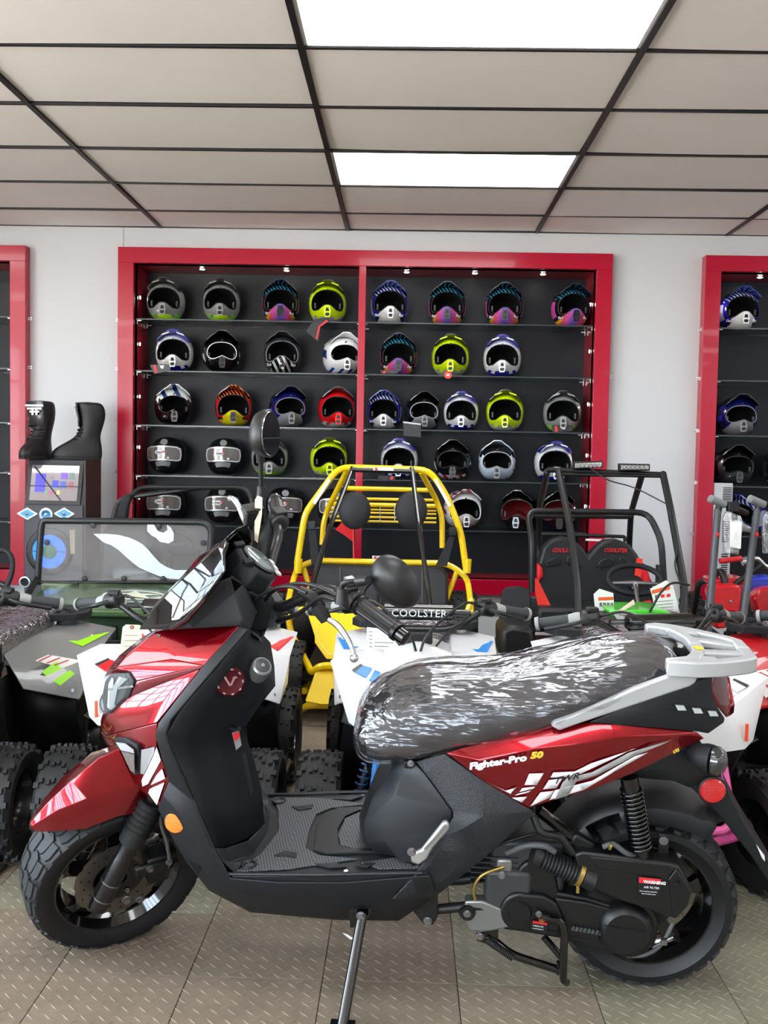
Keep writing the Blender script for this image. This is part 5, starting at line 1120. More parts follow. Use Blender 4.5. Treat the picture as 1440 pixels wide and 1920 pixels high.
# ---------------------------------------------------------------- scooter: windscreen, gauge, handlebar, mirrors
MS = MBODY @ G
SCRN = mat('screen_black', (4, 4, 5), .04, spec=.55)
wv = [(268, 1178, 0), (294, 1131, 0), (333, 1092, 0), (375, 1044, 0), (417, 1014, 0), (430, 1004, 0),
      (262, 1180, .02), (284, 1150, .045), (322, 1106, .060), (372, 1060, .075), (410, 1026, .085), (424, 1009, .05),
      (300, 1180, .055), (335, 1160, .085), (365, 1120, .105), (393, 1085, .118), (417, 1048, .120), (424, 1018, .105),
      (320, 1178, .075), (347, 1163, .105), (378, 1128, .125), (402, 1096, .135), (420, 1070, .135), (419, 1040, .125)]
scr = pan('windscreen', wv, [(i*6+j, i*6+j+1, i*6+7+j, i*6+6+j) for i in range(3) for j in range(5)], SCRN, mirror=True, solid=.004, bevel=.002, ang=30)
edge = [(320, 1178, .078), (347, 1163, .107), (378, 1128, .127), (402, 1096, .137), (420, 1070, .138), (419, 1040, .128), (426, 1018, .107)]
MB().tube([B(*p) for p in edge], .004, 8).ob('screen_edge', BLKG, scr)
# dark cockpit mouldings between screen and red cowl
pan('cockpit_panel', [(300, 1182, .05), (350, 1160, .09), (402, 1096, .12), (432, 1082, .10), (440, 1110, .095), (455, 1160, .105), (448, 1174, .105), (360, 1178, .095), (470, 1180, .10), (480, 1150, .08), (455, 1095, .08)],
    [(0, 1, 7), (1, 2, 3, 4, 7), (7, 4, 5, 6), (5, 9, 8, 6), (4, 10, 9, 5)], BLKM, mirror=True, solid=.006, bevel=.003)
pan('cockpit_centre', [(432, 1082, .10), (455, 1095, .08), (480, 1150, .08), (486, 1160, 0), (470, 1100, 0), (440, 1075, 0)], [(0, 1, 4, 5), (1, 2, 3, 4)], BLKM, mirror=True, solid=.006, bevel=.003)
# head set cover
hc = MB().ring_loft([[T(x, y, l)+Vector((dx, 0, 0)) for l, dx in ((.05, -.05), (.06, .0), (.03, .025), (-.03, .025), (-.06, 0), (-.05, -.05))] for x, y in ((500, 1178), (506, 1150), (490, 1120), (468, 1108))]); hc.xf(G); hc.ob('headset_cover', BLKM, sc, bevel=.004)
def tob(mb, name, m, **k): mb.xf(G); return mb.ob(name, m, sc if 'parent' not in k else k.pop('parent'), **k)
# gauge pod
gc = Vector((-.268, -.005, .945)); gn = Vector((.60, -.10, .80)).normalized(); gx = Vector((0, 1, 0)); gx = (gx-gn*gx.dot(gn)).normalized(); gy = gn.cross(gx).normalized()
def oct_(c, rx, ry, h, n=8, rot=.5): return [c+gn*h+gx*rx*math.cos(2*PI*(k+rot)/n)+gy*ry*math.sin(2*PI*(k+rot)/n) for k in range(n)]
gp = MB().ring_loft([oct_(gc, .028, .028, -.095), oct_(gc, .050, .046, -.06), oct_(gc, .062, .056, -.035), oct_(gc, .060, .054, -.008), oct_(gc, .052, .046, .0)])
gpo = tob(gp, 'gauge_pod', BLKM, bevel=.003)
q = MB().ring_loft([[gc+gn*.004+gx*a*math.cos(t)+gy*b*math.sin(t) for t in [2*PI*k/32 for k in range(32)]] for a, b in ((.046, .040),)]+[[gc+gn*.007+gx*a*math.cos(t)+gy*b*math.sin(t) for t in [2*PI*k/32 for k in range(32)]] for a, b in ((.044, .038), (.040, .034))]); tob(q, 'gauge_ring', mat('gauge_ring', (60, 62, 66), .3), parent=gpo)
q = MB().ring_loft([[gc+gn*h+gx*a*math.cos(t)+gy*b*math.sin(t) for t in [2*PI*k/32 for k in range(32)]] for a, b, h in ((.040, .034, .006), (.036, .030, .0085))]); tob(q, 'gauge_display', mat('gauge_glass', (125, 140, 140), .06, coat=1), parent=gpo)
for k in (-1, 0, 1):
    c = gc-gy*.047*(1 if gy.dot(Vector((1, 0, 0))) < 0 else -1)+gx*k*.021+gn*.0015
    q = MB().prism([c+gx*.008+gy*.006, c-gx*.008+gy*.006, c-gx*.007-gy*.006, c+gx*.007-gy*.006], gn*.004); tob(q, 'gauge_button', mat('button_white', (215, 220, 222), .3), parent=gpo, smooth=False)
for k in (-1, 1):
    c = gc+gy*.040*(1 if gy.dot(Vector((1, 0, 0))) < 0 else -1)+gx*k*.034
    q = MB().box(c, (.024, .018, .012)); tob(q, 'pod_ear', BLKM, bevel=.003, parent=gpo)
# handlebar
HB = mat('bar_black', (20, 21, 23), .35, coat=.3)
bp = lambda s: [(-.235, 0, .838), (-.232, s*.045, .838), (-.165, s*.125, .920), (-.150, s*.165, .928), (-.134, s*.20, .926), (-.085, s*.340, .905)]
P = [Vector(p) for p in bp(1)[::-1]]+[Vector(p) for p in bp(-1)[1:]]
tob(MB().bent(P, .0115, .03, 12), 'handlebar', HB)
q = MB().box((-.24, 0, .825), (.05, .07, .05)); tob(q, 'bar_clamp', BLK, bevel=.006)
def along(s, t0, t1): a, b = Vector((-.134, s*.20, .926)), Vector((-.085, s*.340, .905)); d = (b-a).normalized(); return a+d*t0, a+d*t1, d
GR_ = mat('grip_black', (14, 14, 15), .35)
for s in (-1, 1):
    a, b, d = along(s, .015, .125); x = d.orthogonal().normalized(); y = d.cross(x); n = 40; rings = []
    for t, ro in ((0, .020), (.006, .023), (.010, .0175), (.10, .0165), (.104, .019), (.112, .019)):
        rings.append([a+d*t+(x*math.cos(2*PI*k/n)+y*math.sin(2*PI*k/n))*(ro-(.0018 if k % 4 == 0 and .005 < t < .103 else 0)) for k in range(n)])
    tob(MB().ring_loft(rings), 'grip', GR_, ang=25)
    e = a+d*.112; tob(MB().tube([e, e+d*.004, e+d*.022, e+d*.024], [.012, .0155, .0155, .011], 18), 'bar_end', BLKG)
    h0, h1, d = along(s, -.045, .013); tob(MB().tube([h0, h0+d*.006, h1-d*.004, h1], [.017, .022, .024, .020], 16).box((h0+h1)/2+Vector((.0, 0, .018)), (.03, .035, .022)), 'switch_housing', BLK, bevel=.003)
# left switch details
a, b, d = along(-1, -.02, 0); q = MB().box(a+Vector((.006, -.0, .034)), (.022, .024, .012)); tob(q, 'mirror_mount', mat('mount_grey', (125, 128, 130), .35, metal=.5), bevel=.003)
# levers
LEV = mat('lever_alloy', (205, 206, 208), .25, metal=.9)
def pts_T(l): return [T(*p) for p in l]
q = MB().tube(pts_T([(560, 1106, .15), (585, 1120, .17), (600, 1140, .18)]), [.010, .012, .014], 12, smooth=4); tob(q, 'lever_perch', BLK)
q = MB().tube(pts_T([(592, 1134, .18), (604, 1150, .19), (612, 1164, .20)]), [.012, .015, .012], 12); tob(q, 'lever_boot', RUB)
q = MB().tube(pts_T([(609, 1158, .20), (632, 1172, .22), (650, 1196, .25), (660, 1215, .27), (664, 1232, .285)]), [.005, .007, .0065, .0055, .0055], 12, smooth=5).sph(T(664, 1234, .287), .009); tob(q, 'brake_lever', LEV, ang=60)
# right side: reservoir, lever
ra_, rb_, rd = along(1, -.03, .01)
c = T(474, 967, -.20)
q = MB().box(c+Vector((0, 0, 0)), (.045, .036, .040)); tob(q, 'brake_reservoir', BLK, bevel=.004)
q = MB().box(c+Vector((0, 0, .022)), (.046, .037, .006)); tob(q, 'reservoir_lid', mat('lid_black', (18, 18, 19), .3, bump=(300, .8, 'vor')), bevel=.002)
q = MB().tube(pts_T([(463, 985, -.20), (456, 970, -.21), (448, 950, -.23), (437, 936, -.25), (430, 934, -.26)]), [.006, .007, .007, .006, .007], 12, smooth=5); tob(q, 'brake_lever', LEV, ang=60)
q = MB().tube(pts_T([(505, 985, -.19), (498, 1015, -.15), (490, 1055, -.10), (482, 1075, -.05)]), [.016, .016, .017, .018], 12, smooth=3); tob(q, 'bar_sleeve', RUB)
q = MB().tube([T(526, 968, -.2), T(528, 980, -.2)], .006, 8); tob(q, 'amber_button', mat('amber_button', (240, 160, 40), .3))
def cable(nm, l, r, m=BLK): return MB().tube([B(*p) for p in l], r, 8, smooth=6).ob(nm, m, sc, ang=60)
cable('brake_cable', [(475, 1150, .03), (480, 1125, .07), (510, 1105, .12), (545, 1100, .16), (575, 1112, .19)], .004)
cable('throttle_cable', [(490, 1140, 0), (510, 1110, .08), (550, 1095, .14), (590, 1098, .19), (640, 1120, .22)], .004)
cable('throttle_cable', [(470, 975, -.2), (470, 1010, -.15), (468, 1050, -.08)], .006)
cable('wire_loom', [(520, 1165, 0), (560, 1150, .09), (600, 1120, .16), (630, 1125, .2)], .005)
# mirrors
def mirror(c, nrm, long_, r1, r2, name):
    nrm = Vector(nrm).normalized(); X = Vector(long_); X = (X-nrm*X.dot(nrm)).normalized(); Yd = nrm.cross(X)
    n = 28; rings = []
    for k, (s, h) in enumerate(((.96, .004), (1.0, 0), (.98, -.012), (.85, -.028), (.5, -.040), (.1, -.044))):
        rings.append([c+nrm*h+X*r1*s*math.cos(2*PI*i/n)*(1+.10*math.cos(2*PI*i/n))+Yd*r2*s*math.sin(2*PI*i/n) for i in range(n)])
    o = MB().ring_loft(rings).ob(name, mat('mirror_shell', (20, 21, 23), .42), sc, ang=45)
    MB().ring_loft([[c+nrm*h+X*r1*s*math.cos(2*PI*i/n)*(1+.10*math.cos(2*PI*i/n))+Yd*r2*s*math.sin(2*PI*i/n) for i in range(n)] for s, h in ((.93, .003), (.90, .0055))]).ob('mirror_glass', mat('mirror_glass', (235, 238, 240), .01, metal=1), o)
    return o
lc = G @ Vector((-.118, -.345, 1.045)); lc = B(742, 1084, -lc.y)
mirror(lc, (.35, .80, .25), (.72, .1, -.70), .058, .042, 'mirror')
m0 = B(641, 1122, .24); tob2 = MB().bent([m0, B(641, 1093, .24), B(660, 1090, .25), B(712, 1086, -lc.y-.02)], .0055, .012, 10).tube([m0-Vector((0, 0, .01)), B(641, 1103, .24)], [.014, .010], 14).tube([B(672, 1090, .26), B(690, 1088, .28)], [.011, .008], 12); tob2.ob('mirror_stem', BLK, sc)
rc = B(500, 815, -.20); rc2 = B(500, 815, .0)
mirror(B(505, 817, -.18), (.80, .58, .05) if 0 else (.965, -.26, .04), (.03, 0, 1), .056, .052, 'mirror')
MB().tube([B(489, 935, -.2), B(490, 912, -.2), B(490, 912, -.2), B(489, 868, -.19), B(489, 866, -.19), B(487, 840, -.185), B(492, 820, -.18)], [.012, .010, .0055, .0055, .010, .012, .010], 12).ob('mirror_stem', BLK, sc)
# stock tag on the far grip
tg = thing('paper_tag', 'small buff paper tag tied to the far handlebar grip of the scooter', 'tag', MBODY @ B(484, 950, -.17))
def wp(px, py, l): return (MBODY @ B(px, py, l))-tg.location
MB().prism([wp(478, 937, -.165), wp(483, 929, -.165), (wp(492, 933, -.165)), wp(491, 965, -.165), wp(483, 1018, -.165), wp(477, 1012, -.165)], (0, .001, 0)).ob('card', mat('buff_card', (232, 220, 190), .8), tg, smooth=False)
# ================================================================ quad bikes behind the scooter
KN = mat('knobby_rubber', (20, 21, 23), .6, bump=(100, .25)); RIMB = mat('rim_black', (14, 14, 15), .25, coat=.5)
_ty = {}
def knobby(R, w, seed=0):
    k = (R, w)
    if k in _ty: return _ty[k]
    body = MB().lathe([(R*.55, -w*.38), (R*.62, -w*.46), (R*.85, -w*.5), (R*.95, -w*.40), (R*.965, 0), (R*.95, w*.40), (R*.85, w*.5), (R*.62, w*.46), (R*.55, w*.38)], (0, 0, 0), (1, 0, 0), 36).mesh('tyre', [KN], 45)
    kb = MB(); n = 18
    def knob(a, x, la, lx, h, rr):
        vs = []
        for hh, sc_ in ((-.006, 1), (h, .82)):
            for sa, sx in ((-1, -1), (1, -1), (1, 1), (-1, 1)):
                aa = a+sa*la*sc_; r = rr+hh; vs.append((x+sx*lx*sc_, math.cos(aa)*r, math.sin(aa)*r))
        kb.add(vs, [(4, 5, 6, 7), (0, 1, 5, 4), (1, 2, 6, 5), (2, 3, 7, 6), (3, 0, 4, 7)])
    for i in range(n):
        a = 2*PI*i/n; d = 2*PI/n
        for x in (-.24, .24):
            xx = x*w; knob(a+(d/2 if x > 0 else 0), xx-.010, .055, .0052, .007, R*.962); knob(a+(d/2 if x > 0 else 0)+.03, xx+.010, .055, .0052, .007, R*.962)
        knob(a, -.007, .05, .005, .007, R*.966); knob(a+.05, .009, .05, .005, .007, R*.966)
        for s in (-1, 1): knob(a+d*.25, s*w*.42, .06, .008, .008, R*.93)
    _ty[k] = (body, kb.mesh('knobs', [KN], 30), MB().lathe([(R*.56, -w*.38), (R*.50, -w*.36), (R*.46, -w*.1), (R*.20, -.01), (0, -.01), (0, .02), (R*.2, .02), (R*.46, w*.1), (R*.50, w*.36), (R*.56, w*.38)], (0, 0, 0), (1, 0, 0), 28).mesh('rim', [RIMB], 30))
    return _ty[k]
def put_wheel(parent, loc, R, w, rz=0, kind='tyre'):
    b, k, r = knobby(R, w); o = put(kind, b, parent); o.location = loc; o.rotation_euler = (random.uniform(0, 1), 0, 0) if not rz else (0, 0, rz)
    if rz: o.rotation_euler = Matrix.Rotation(rz, 4, 'Z').to_euler()
    q = put('knobs', k, o); q['kind'] = 'stuff'; put('rim', r, o); return o
FILM = wrap_mat('quad_seat_film', .9, 14, (235, 238, 245), .10, .85, 3, .012, (1.5, 2.0, 3.0)); FILM2 = wrap_mat('bag_film', .8, 22, (240, 242, 245), .08, .8, 3, .006, (1, 1, 1))
GRIPD = mat('grip_charcoal', (48, 52, 54), .6); GRIPL = mat('grip_light', (150, 152, 150), .5)
def quad_pt(q, u, v):
    a, b, c, d = [Vector(x) for x in q]; return a.lerp(b, u).lerp(d.lerp(c, u), v)
def on_quad(name, q, poly, m, parent, lift=.003):
    n = (Vector(q[1])-Vector(q[0])).cross(Vector(q[3])-Vector(q[0])).normalized()
    if n.z < 0: n = -n
    P = [quad_pt(q, u, v)+n*lift for u, v in poly]; return MB().prism(P, n*.0012).ob(name, m, parent, smooth=False)
def quad_bike(x, y, rz, label, body, acc, frame, pad_text=None, steer=0, wrapped=True, fw=.285, lights=True, sc_=1.0, bars_tag=True, rear_light=None):
    bm_ = mat('quad_body_%d_%d_%d' % body, body, .3, coat=.5); am = mat('quad_accent_%d_%d_%d' % acc, acc, .35); fm_ = mat('quad_frame_%d_%d_%d' % frame, frame, .35, coat=.3)
    dk = mat('decal_charcoal', (50, 50, 54), .4)
    t = thing('quad_bike', label, 'quad bike', (x, y, 0), rz, 'quad bikes lined up behind the scooter')
    for s in (-1, 1):
        put_wheel(t, (s*.268, 0, .163), .163, .125, rz=steer or .001, kind='front_tyre')
        put_wheel(t, (s*.235, .75, .166), .166, .130, rz=.001, kind='rear_tyre')
    # plastics
    for s in (-1, 1):
        V = [Vector((s*a, b, c)) for a, b, c in ((.245, -.02, .590), (.188, -.09, .435), (.150, -.14, .425), (.105, -.15, .535), (0, -.17, .41), (0, -.165, .52), (.10, .14, .595), (.215, .10, .60), (0, .14, .63), (.18, .20, .52))]
        MB().add(V, [(0, 1, 2, 3), (0, 3, 6, 7), (7, 6, 9)]).ob('front_fender', bm_, t, solid=.005, bevel=.004, ang=25)
        MB().add(V, [(3, 2, 4, 5), (3, 5, 8, 6)]).ob('nose_cowl', bm_, t, solid=.005, bevel=.004, ang=25)
        on_quad('decal', [V[0], V[3], V[6], V[7]], [(.50, .10), (.72, .12), (.80, .42), (.60, .40)], am, t); on_quad('decal', [V[0], V[3], V[6], V[7]], [(.78, .10), (.92, .12), (.98, .40), (.86, .40)], am, t)
        on_quad('decal', [V[0], V[3], V[6], V[7]], [(.42, .10), (.50, .10), (.60, .40), (.54, .42)], dk, t)
        # headlight pod
        c = Vector((s*.108, -.158, .490))
        if lights: q = MB().lathe([(0, .0), (.030, .0), (.036, -.006), (.034, -.04)], c, (s*.15, -1, .1), 20).ob('headlight', BLKG, t)
        if lights: MB().lathe([(0, .010), (.020, .008), (.028, .001)], c, (s*.15, -1, .1), 18).ob('headlight_lens', LENSW, q)
        MB().box((s*.152, -.142, .470), (.006, .010, .045)).ob('side_reflector', mat('refl_orange', (240, 80, 30), .3), t, smooth=False)
        # inner black panel / foot guard behind the front wheel
        MB().add([Vector((s*a, b, c)) for a, b, c in ((.150, -.12, .43), (.205, -.07, .435), (.20, .12, .44), (.245, .16, .12), (.15, .12, .12), (.12, -.02, .25))], [(0, 1, 2, 5), (2, 3, 4, 5)]).ob('inner_guard', BLK, t, solid=.006, bevel=.002)
        MB().box((s*.22, .36, .14), (.13, .40, .012)).ob('foot_rest', BLK, t, bevel=.003)
        MB().bent([(s*.14, .10, .13), (s*.29, .16, .13), (s*.29, .56, .13), (s*.14, .60, .13)], .011, .04, 10).ob('nerf_bar', BLK, t)
        for k in range(5): MB().box((s*.22, .24+k*.06, .149), (.12, .008, .006)).ob('foot_rib', BLK, t, smooth=False)
        MB().add([Vector((s*a, b, c)) for a, b, c in ((.10, .42, .46), (fw*.85, .50, .36), (fw*.92, .54, .14), (.12, .50, .12), (fw*.9, .70, .40), (fw*.85, .60, .16))], [(0, 1, 2, 3), (1, 4, 5, 2)]).ob('splash_guard', BLK, t, solid=.006)
        MB().add([Vector((s*a, b, c)) for a, b, c in ((.115, -.10, .42), (.115, .50, .44), (.125, .50, .14), (.125, -.02, .14))], [(0, 1, 2, 3)]).ob('side_guard', BLK, t, solid=.004)
        # rear fender
        W_ = [Vector((s*a, b, c)) for a, b, c in ((.10, .40, .50), (.18, .36, .40), (fw*.93, .48, .34), (fw*.985, .62, .47), (fw, .82, .52), (.13, .92, .535), (.11, .60, .52), (fw*.97, .60, .38))]
        MB().add(W_, [(0, 1, 2, 3, 6), (6, 3, 4, 5), (2, 7, 3)]).ob('rear_fender', bm_, t, solid=.005, bevel=.004, ang=25)
        on_quad('decal', [W_[0], W_[1], W_[2], W_[3]], [(.2, .55), (.5, .35), (.8, .62), (.5, .80)], am, t); on_quad('decal', [W_[6], W_[3], W_[4], W_[5]], [(.45, .15), (.75, .05), (.95, .75), (.7, .55)], am, t)
        on_quad('decal', [W_[6], W_[3], W_[4], W_[5]], [(.35, .15), (.43, .15), (.68, .6), (.60, .66)], DWHT, t); on_quad('warning_label', [W_[0], W_[1], W_[2], W_[3]], [(.05, .45), (.20, .30), (.38, .62), (.2, .85)], mat('label_white', (228, 226, 222), .5), t)
        for k in range(3): on_quad('label_line', [W_[0], W_[1], W_[2], W_[3]], [(.07+k*.06, .47+k*.10), (.21+k*.05, .33+k*.09), (.22+k*.05, .35+k*.09), (.08+k*.06, .49+k*.10)], mat('label_red', (190, 50, 60), .5), t, .005)
        q = MB(); q.lathe([(0, .004), (.006, .004), (.007, 0)], W_[2]+Vector((-s*.02, -.004, .03)), (0, -1, .2), 10); q.ob('bolt', STEEL, t)
        # suspension
        MB().bent([(s*.05, -.07, .14), (s*.19, -.01, .15), (s*.05, .09, .14)], .013, .03, 10).ob('lower_arm', fm_, t)
        MB().tube([(s*.07, .0, .22), (s*.18, .0, .20)], .009, 10).ob('upper_arm', fm_, t)
        MB().cyl((s*.10, 0, .40), (s*.17, 0, .19), .009, n=10).ob('shock_rod', STEEL, t)
        a = Vector((s*.105, 0, .385)); b2 = Vector((s*.16, 0, .22)); d = (b2-a); L = d.length; d.normalize(); xx = d.orthogonal().normalized(); yy = d.cross(xx)
        MB().tube([a+d*L*k/72+(xx*math.cos(k*2*PI*9/72)+yy*math.sin(k*2*PI*9/72))*.017 for k in range(73)], .003, 5).ob('shock_spring', fm_, t, ang=60)
        MB().cyl((s*.17, 0, .163), (s*.22, 0, .163), .03, n=16).ob('wheel_hub', STEEL, t)
    MB().bent([(-.10, -.10, .42), (-.12, -.17, .22), (.12, -.17, .22), (.10, -.10, .42)], .011, .05, 10).ob('front_bumper', fm_, t)
    MB().bent([(-.09, -.10, .13), (-.08, .7, .15)], .013, .05, 10).bent([(.09, -.10, .13), (.08, .7, .15)], .013, .05, 10).bent([(0, .15, .50), (0, .9, .45)], .015, .05, 10).box((0, .38, .27), (.18, .24, .22)).ob('frame', mat('quad_inner', (20, 20, 22), .6), t, bevel=.01)
    MB().cyl((-.24, .75, .166), (.24, .75, .166), .014, n=12).ob('rear_axle', STEEL, t)
    # tank cover and seat
    MB().ring_loft([[(-.09, yy, z0), (-.10, yy, z1*.97), (-.05, yy, z1), (.05, yy, z1), (.10, yy, z1*.97), (.09, yy, z0)] for yy, z0, z1 in ((.10, .45, .61), (.20, .42, .62), (.32, .42, .59), (.38, .42, .56))]).ob('tank_cover', bm_, t, bevel=.006)
    rings = []
    for yy, w, z0, z1 in ((.35, .07, .47, .54), (.37, .09, .46, .565), (.48, .10, .46, .575), (.62, .115, .47, .575), (.76, .12, .48, .59), (.86, .115, .49, .60), (.885, .09, .50, .575)):
        rings.append([(w*math.copysign(abs(math.cos(a))**.6, math.cos(a)), yy, (z0+z1)/2+(z1-z0)/2*math.copysign(abs(math.sin(a))**.7, math.sin(a))) for a in [2*PI*k/16 for k in range(16)]])
    st = MB().ring_loft(rings).ob('seat', VINYL, t, ang=80, sub=1)
    if wrapped:
        ww = MB().ring_loft([[(Vector(p)-Vector((0, .62, .53)))*1.06+Vector((0, .62, .53)) for p in r] for r in rings]).ob('seat_wrap', FILM, st, ang=180, sub=2)
        dm = ww.modifiers.new('d', 'DISPLACE'); dm.texture = tx; dm.strength = .012; dm.mid_level = .4; dm.texture_coords = 'LOCAL'
    # rear rack
    rk = MB(); o_ = [(-.20, .80), (-.23, .86), (-.21, .97), (-.14, 1.02), (.14, 1.02), (.21, .97), (.23, .86), (.20, .80), (.12, .78), (-.12, .78)]
    i_ = [(-.17, .83), (-.19, .87), (-.18, .94), (-.12, .98), (.12, .98), (.18, .94), (.19, .87), (.17, .83), (.10, .81), (-.10, .81)]
    rk.ring_loft([[Vector((a, b, h)) for a, b in P_] for P_, h in ((o_, .545), (o_, .570), (i_, .570), (i_, .545), (o_, .545))], True, False)
    for xx in (-.14, -.05, .05, .14): rk.box((xx, .895, .558), (.028, .18, .020))
    rk.box((0, .90, .558), (.36, .028, .020)); rk.ob('rear_rack', BLKM, t, bevel=.003)
    for s in (-1, 1): MB().cyl((s*.12, .86, .48), (s*.12, .86, .55), .008, n=8).ob('rack_leg', BLK, t)
    # steering: column, bars, pad, grips, levers
    MB().cyl((0, .02, .30), (0, .17, .66), .013, n=12).ob('steering_column', BLK, t)
    MB().box((0, .14, .632), (.085, .035, .04)).ob('bar_clamp', BLK, t, bevel=.008)
    c, s_ = math.cos(steer*.9), math.sin(steer*.9); piv = Vector((0, .15, .66))
    def rot(p): p = Vector(p)-piv; return Vector((p.x*c-p.y*s_, p.x*s_+p.y*c, p.z))+piv
    MB().bent([rot(p) for p in ((-.325, .26, .690), (-.20, .19, .715), (-.10, .15, .655), (.10, .15, .655), (.20, .19, .715), (.325, .26, .690))], .0105, .04, 12).ob('handlebar', HB, t)
    MB().tube([rot(p) for p in ((-.155, .165, .705), (.155, .165, .705))], .008, 10).ob('crossbar', HB, t)
    pd = MB().tube([rot(p) for p in ((-.105, .158, .703), (-.10, .158, .703), (.10, .158, .703), (.105, .158, .703))], [.018, .024, .024, .018], 18).ob('bar_pad', BLKG, t)
    if pad_text:
        a = rot((-.080, .1335, .694)); text('lettering', pad_text, .030, DWHT, pd, basis(a, rot((1, .1335, .694))-rot((0, .1335, .694)), (0, 0, 1)), ext=.0006, sx=1.05, spacing=1.05)
    for s in (-1, 1):
        a, b2 = rot((s*.225, .203, .710)), rot((s*.335, .266, .688)); d = (b2-a).normalized()
        g = MB().tube([a+d*.03, a+d*.034, b2-d*.012, b2-d*.010, b2], [.016, .017, .016, .020, .019], 16).ob('grip', GRIPD, t)
        MB().tube([a+d*.0, a+d*.012, a+d*.036], [.020, .021, .0165], 16).ob('grip_collar', GRIPL, g)
        MB().tube([b2-d*.010, b2+d*.001], [.0205, .019], 16).ob('grip_end', GRIPL, g)
        MB().tube([a-d*.055, a-d*.05, a-d*.004, a], [.014, .024, .024, .018], 14).box(a-d*.03+Vector((0, -.005, .024)), (.034, .03, .014)).ob('switch_block', BLK, t, bevel=.003)
        MB().tube([a-d*.02+Vector((0, -.02, 0)), a+d*.02+Vector((s*.01, -.045, -.005)), b2+Vector((-s*.02, -.04, -.008))], [.007, .006, .006], 8, smooth=4).ob('lever', BLK, t)
        MB().tube([a-d*.04, rot((s*.13, .10, .74)), rot((s*.03, .06, .66)), (0, .08, .58)], .004, 7, smooth=5).ob('cable', BLK, t)
        MB().tube([a-d*.03+Vector((0, 0, -.01)), rot((s*.10, .14, .66)), (s*.01, .10, .56)], .0035, 7, smooth=5).ob('cable', BLK, t)
    if wrapped == 2:
        pass
    return t
quad_bike(-1.385, 2.80, 0, 'grey quad bike with lime decals and wrapped seat cut off at the left edge', (122, 124, 124), (150, 225, 20), (90, 150, 40), fw=.345)
quad_bike(-.665, 2.80, 0, 'white quad bike with red decals standing behind the scooter front', (226, 229, 232), (226, 30, 36), (60, 62, 66), steer=.0)
quad_bike(.045, 2.80, 0, 'white quad bike with blue decals standing behind the scooter seat', (226, 229, 232), (30, 130, 210), (50, 120, 190), pad_text='COOLSTER')
quad_bike(.735, 2.72, 0, 'white quad bike with a pink frame behind the scooter tail', (232, 234, 236), (214, 216, 220), (236, 96, 168), steer=.32, lights=False)
quad_bike(1.43, 2.86, 0, 'red quad bike cut off at the right edge of the photo', (190, 16, 26), (225, 225, 225), (190, 20, 30))
# paper tags on the quad bikes
def card(name, pts, Y, m, label, lines=(), nm='card', th=.0015, tilt=0):
    P = [at(x, y, Y+(tilt*(y-pts[0][1])/100)) for x, y in pts]; c = sum(P, Vector())/len(P); t = thing(name, label, 'tag', c)
    o = MB().prism([p-c for p in P], (0, th, 0)).ob(nm, m, t, smooth=False)
    for (x0, y0, x1, y1, w, mm) in lines:
        q = [at(x0, y0, Y+(tilt*(y0-pts[0][1])/100)-.002), at(x1, y1, Y+(tilt*(y1-pts[0][1])/100)-.002), at(x1, y1+w, Y+(tilt*(y1+w-pts[0][1])/100)-.002), at(x0, y0+w, Y+(tilt*(y0+w-pts[0][1])/100)-.002)]
        MB().prism([p-c for p in q], (0, .0008, 0)).ob('print_line', mm, t, smooth=False)
    return t
BUFF = mat('buff_card', (232, 220, 190), .8); GRYI = mat('grey_ink', (110, 108, 106), .8); ORG = mat('warning_orange', (235, 90, 40), .6)
tgb = card('stock_tag', [(230, 1176), (236, 1171), (262, 1172), (266, 1178), (266, 1240), (222, 1246)], 2.62, BUFF, 'buff stock tag with red eyelet hanging beside the scooter hood', [(234, 1191, 258, 1191, 1, GRYI), (233, 1201, 259, 1200, 1, GRYI), (233, 1211, 258, 1211, 1, GRYI), (233, 1221, 256, 1220, 1, GRYI), (232, 1230, 250, 1230, 1, GRYI)])
c = at(247, 1176, 2.615)-tgb.location; MB().lathe([(.002, .001), (.005, .001), (.0055, 0)], c, (0, -1, 0), 14).ob('eyelet', mat('eyelet', (140, 60, 50), .5), tgb)
card('instruction_sheet', [(688, 1176), (708, 1178), (746, 1190), (747, 1229), (687, 1228)], 2.95, PAPER, 'printed instruction sheet hanging under the blue quad handlebar', [(692, y, 698, y, 1.2, GRYI) for y in (1184, 1191, 1198, 1205, 1212)]+[(702, y, 738, y+1, 1, GRYI) for y in (1204, 1211, 1218)])
card('instruction_sheet', [(1147, 1147), (1180, 1146), (1258, 1177), (1240, 1182), (1200, 1168), (1160, 1165)], 2.95, PAPER, 'long white instruction sheet lying over the pink quad handlebar', [(1160+k*9, 1152+k*2.6, 1180+k*9, 1155+k*2.9, 1, GRYI) for k in range(7)], tilt=.2)
card('warning_card', [(1219, 1104), (1249, 1088), (1262, 1098), (1276, 1154), (1232, 1152)], 4.45, PAPER, 'white warning card with orange heading hanging on the black kart', [(1222, 1107, 1256, 1098, 7, ORG)]+[(1228, y, 1262, y-3, 1, GRYI) for y in (1128, 1134, 1140, 1146)]+[(1228+k*11, 1116-k, 1235+k*11, 1115-k, 6, [GRYI, RS, RS][k]) for k in range(3)])
card('warning_card', [(1113, 1114), (1124, 1104), (1150, 1112), (1152, 1146), (1116, 1146)], 4.45, PAPER, 'bagged warning card hanging on the steering wheel of the black kart', [(1122, 1120, 1150, 1119, 6, ORG)]+[(1124+k*7, 1130, 1129+k*7, 1130, 7, GRYI) for k in range(4)])
card('buff_strip', [(1158, 1146), (1188, 1124), (1191, 1133), (1160, 1150)], 3.6, BUFF, 'narrow buff paper strip above the instruction sheet on the right')
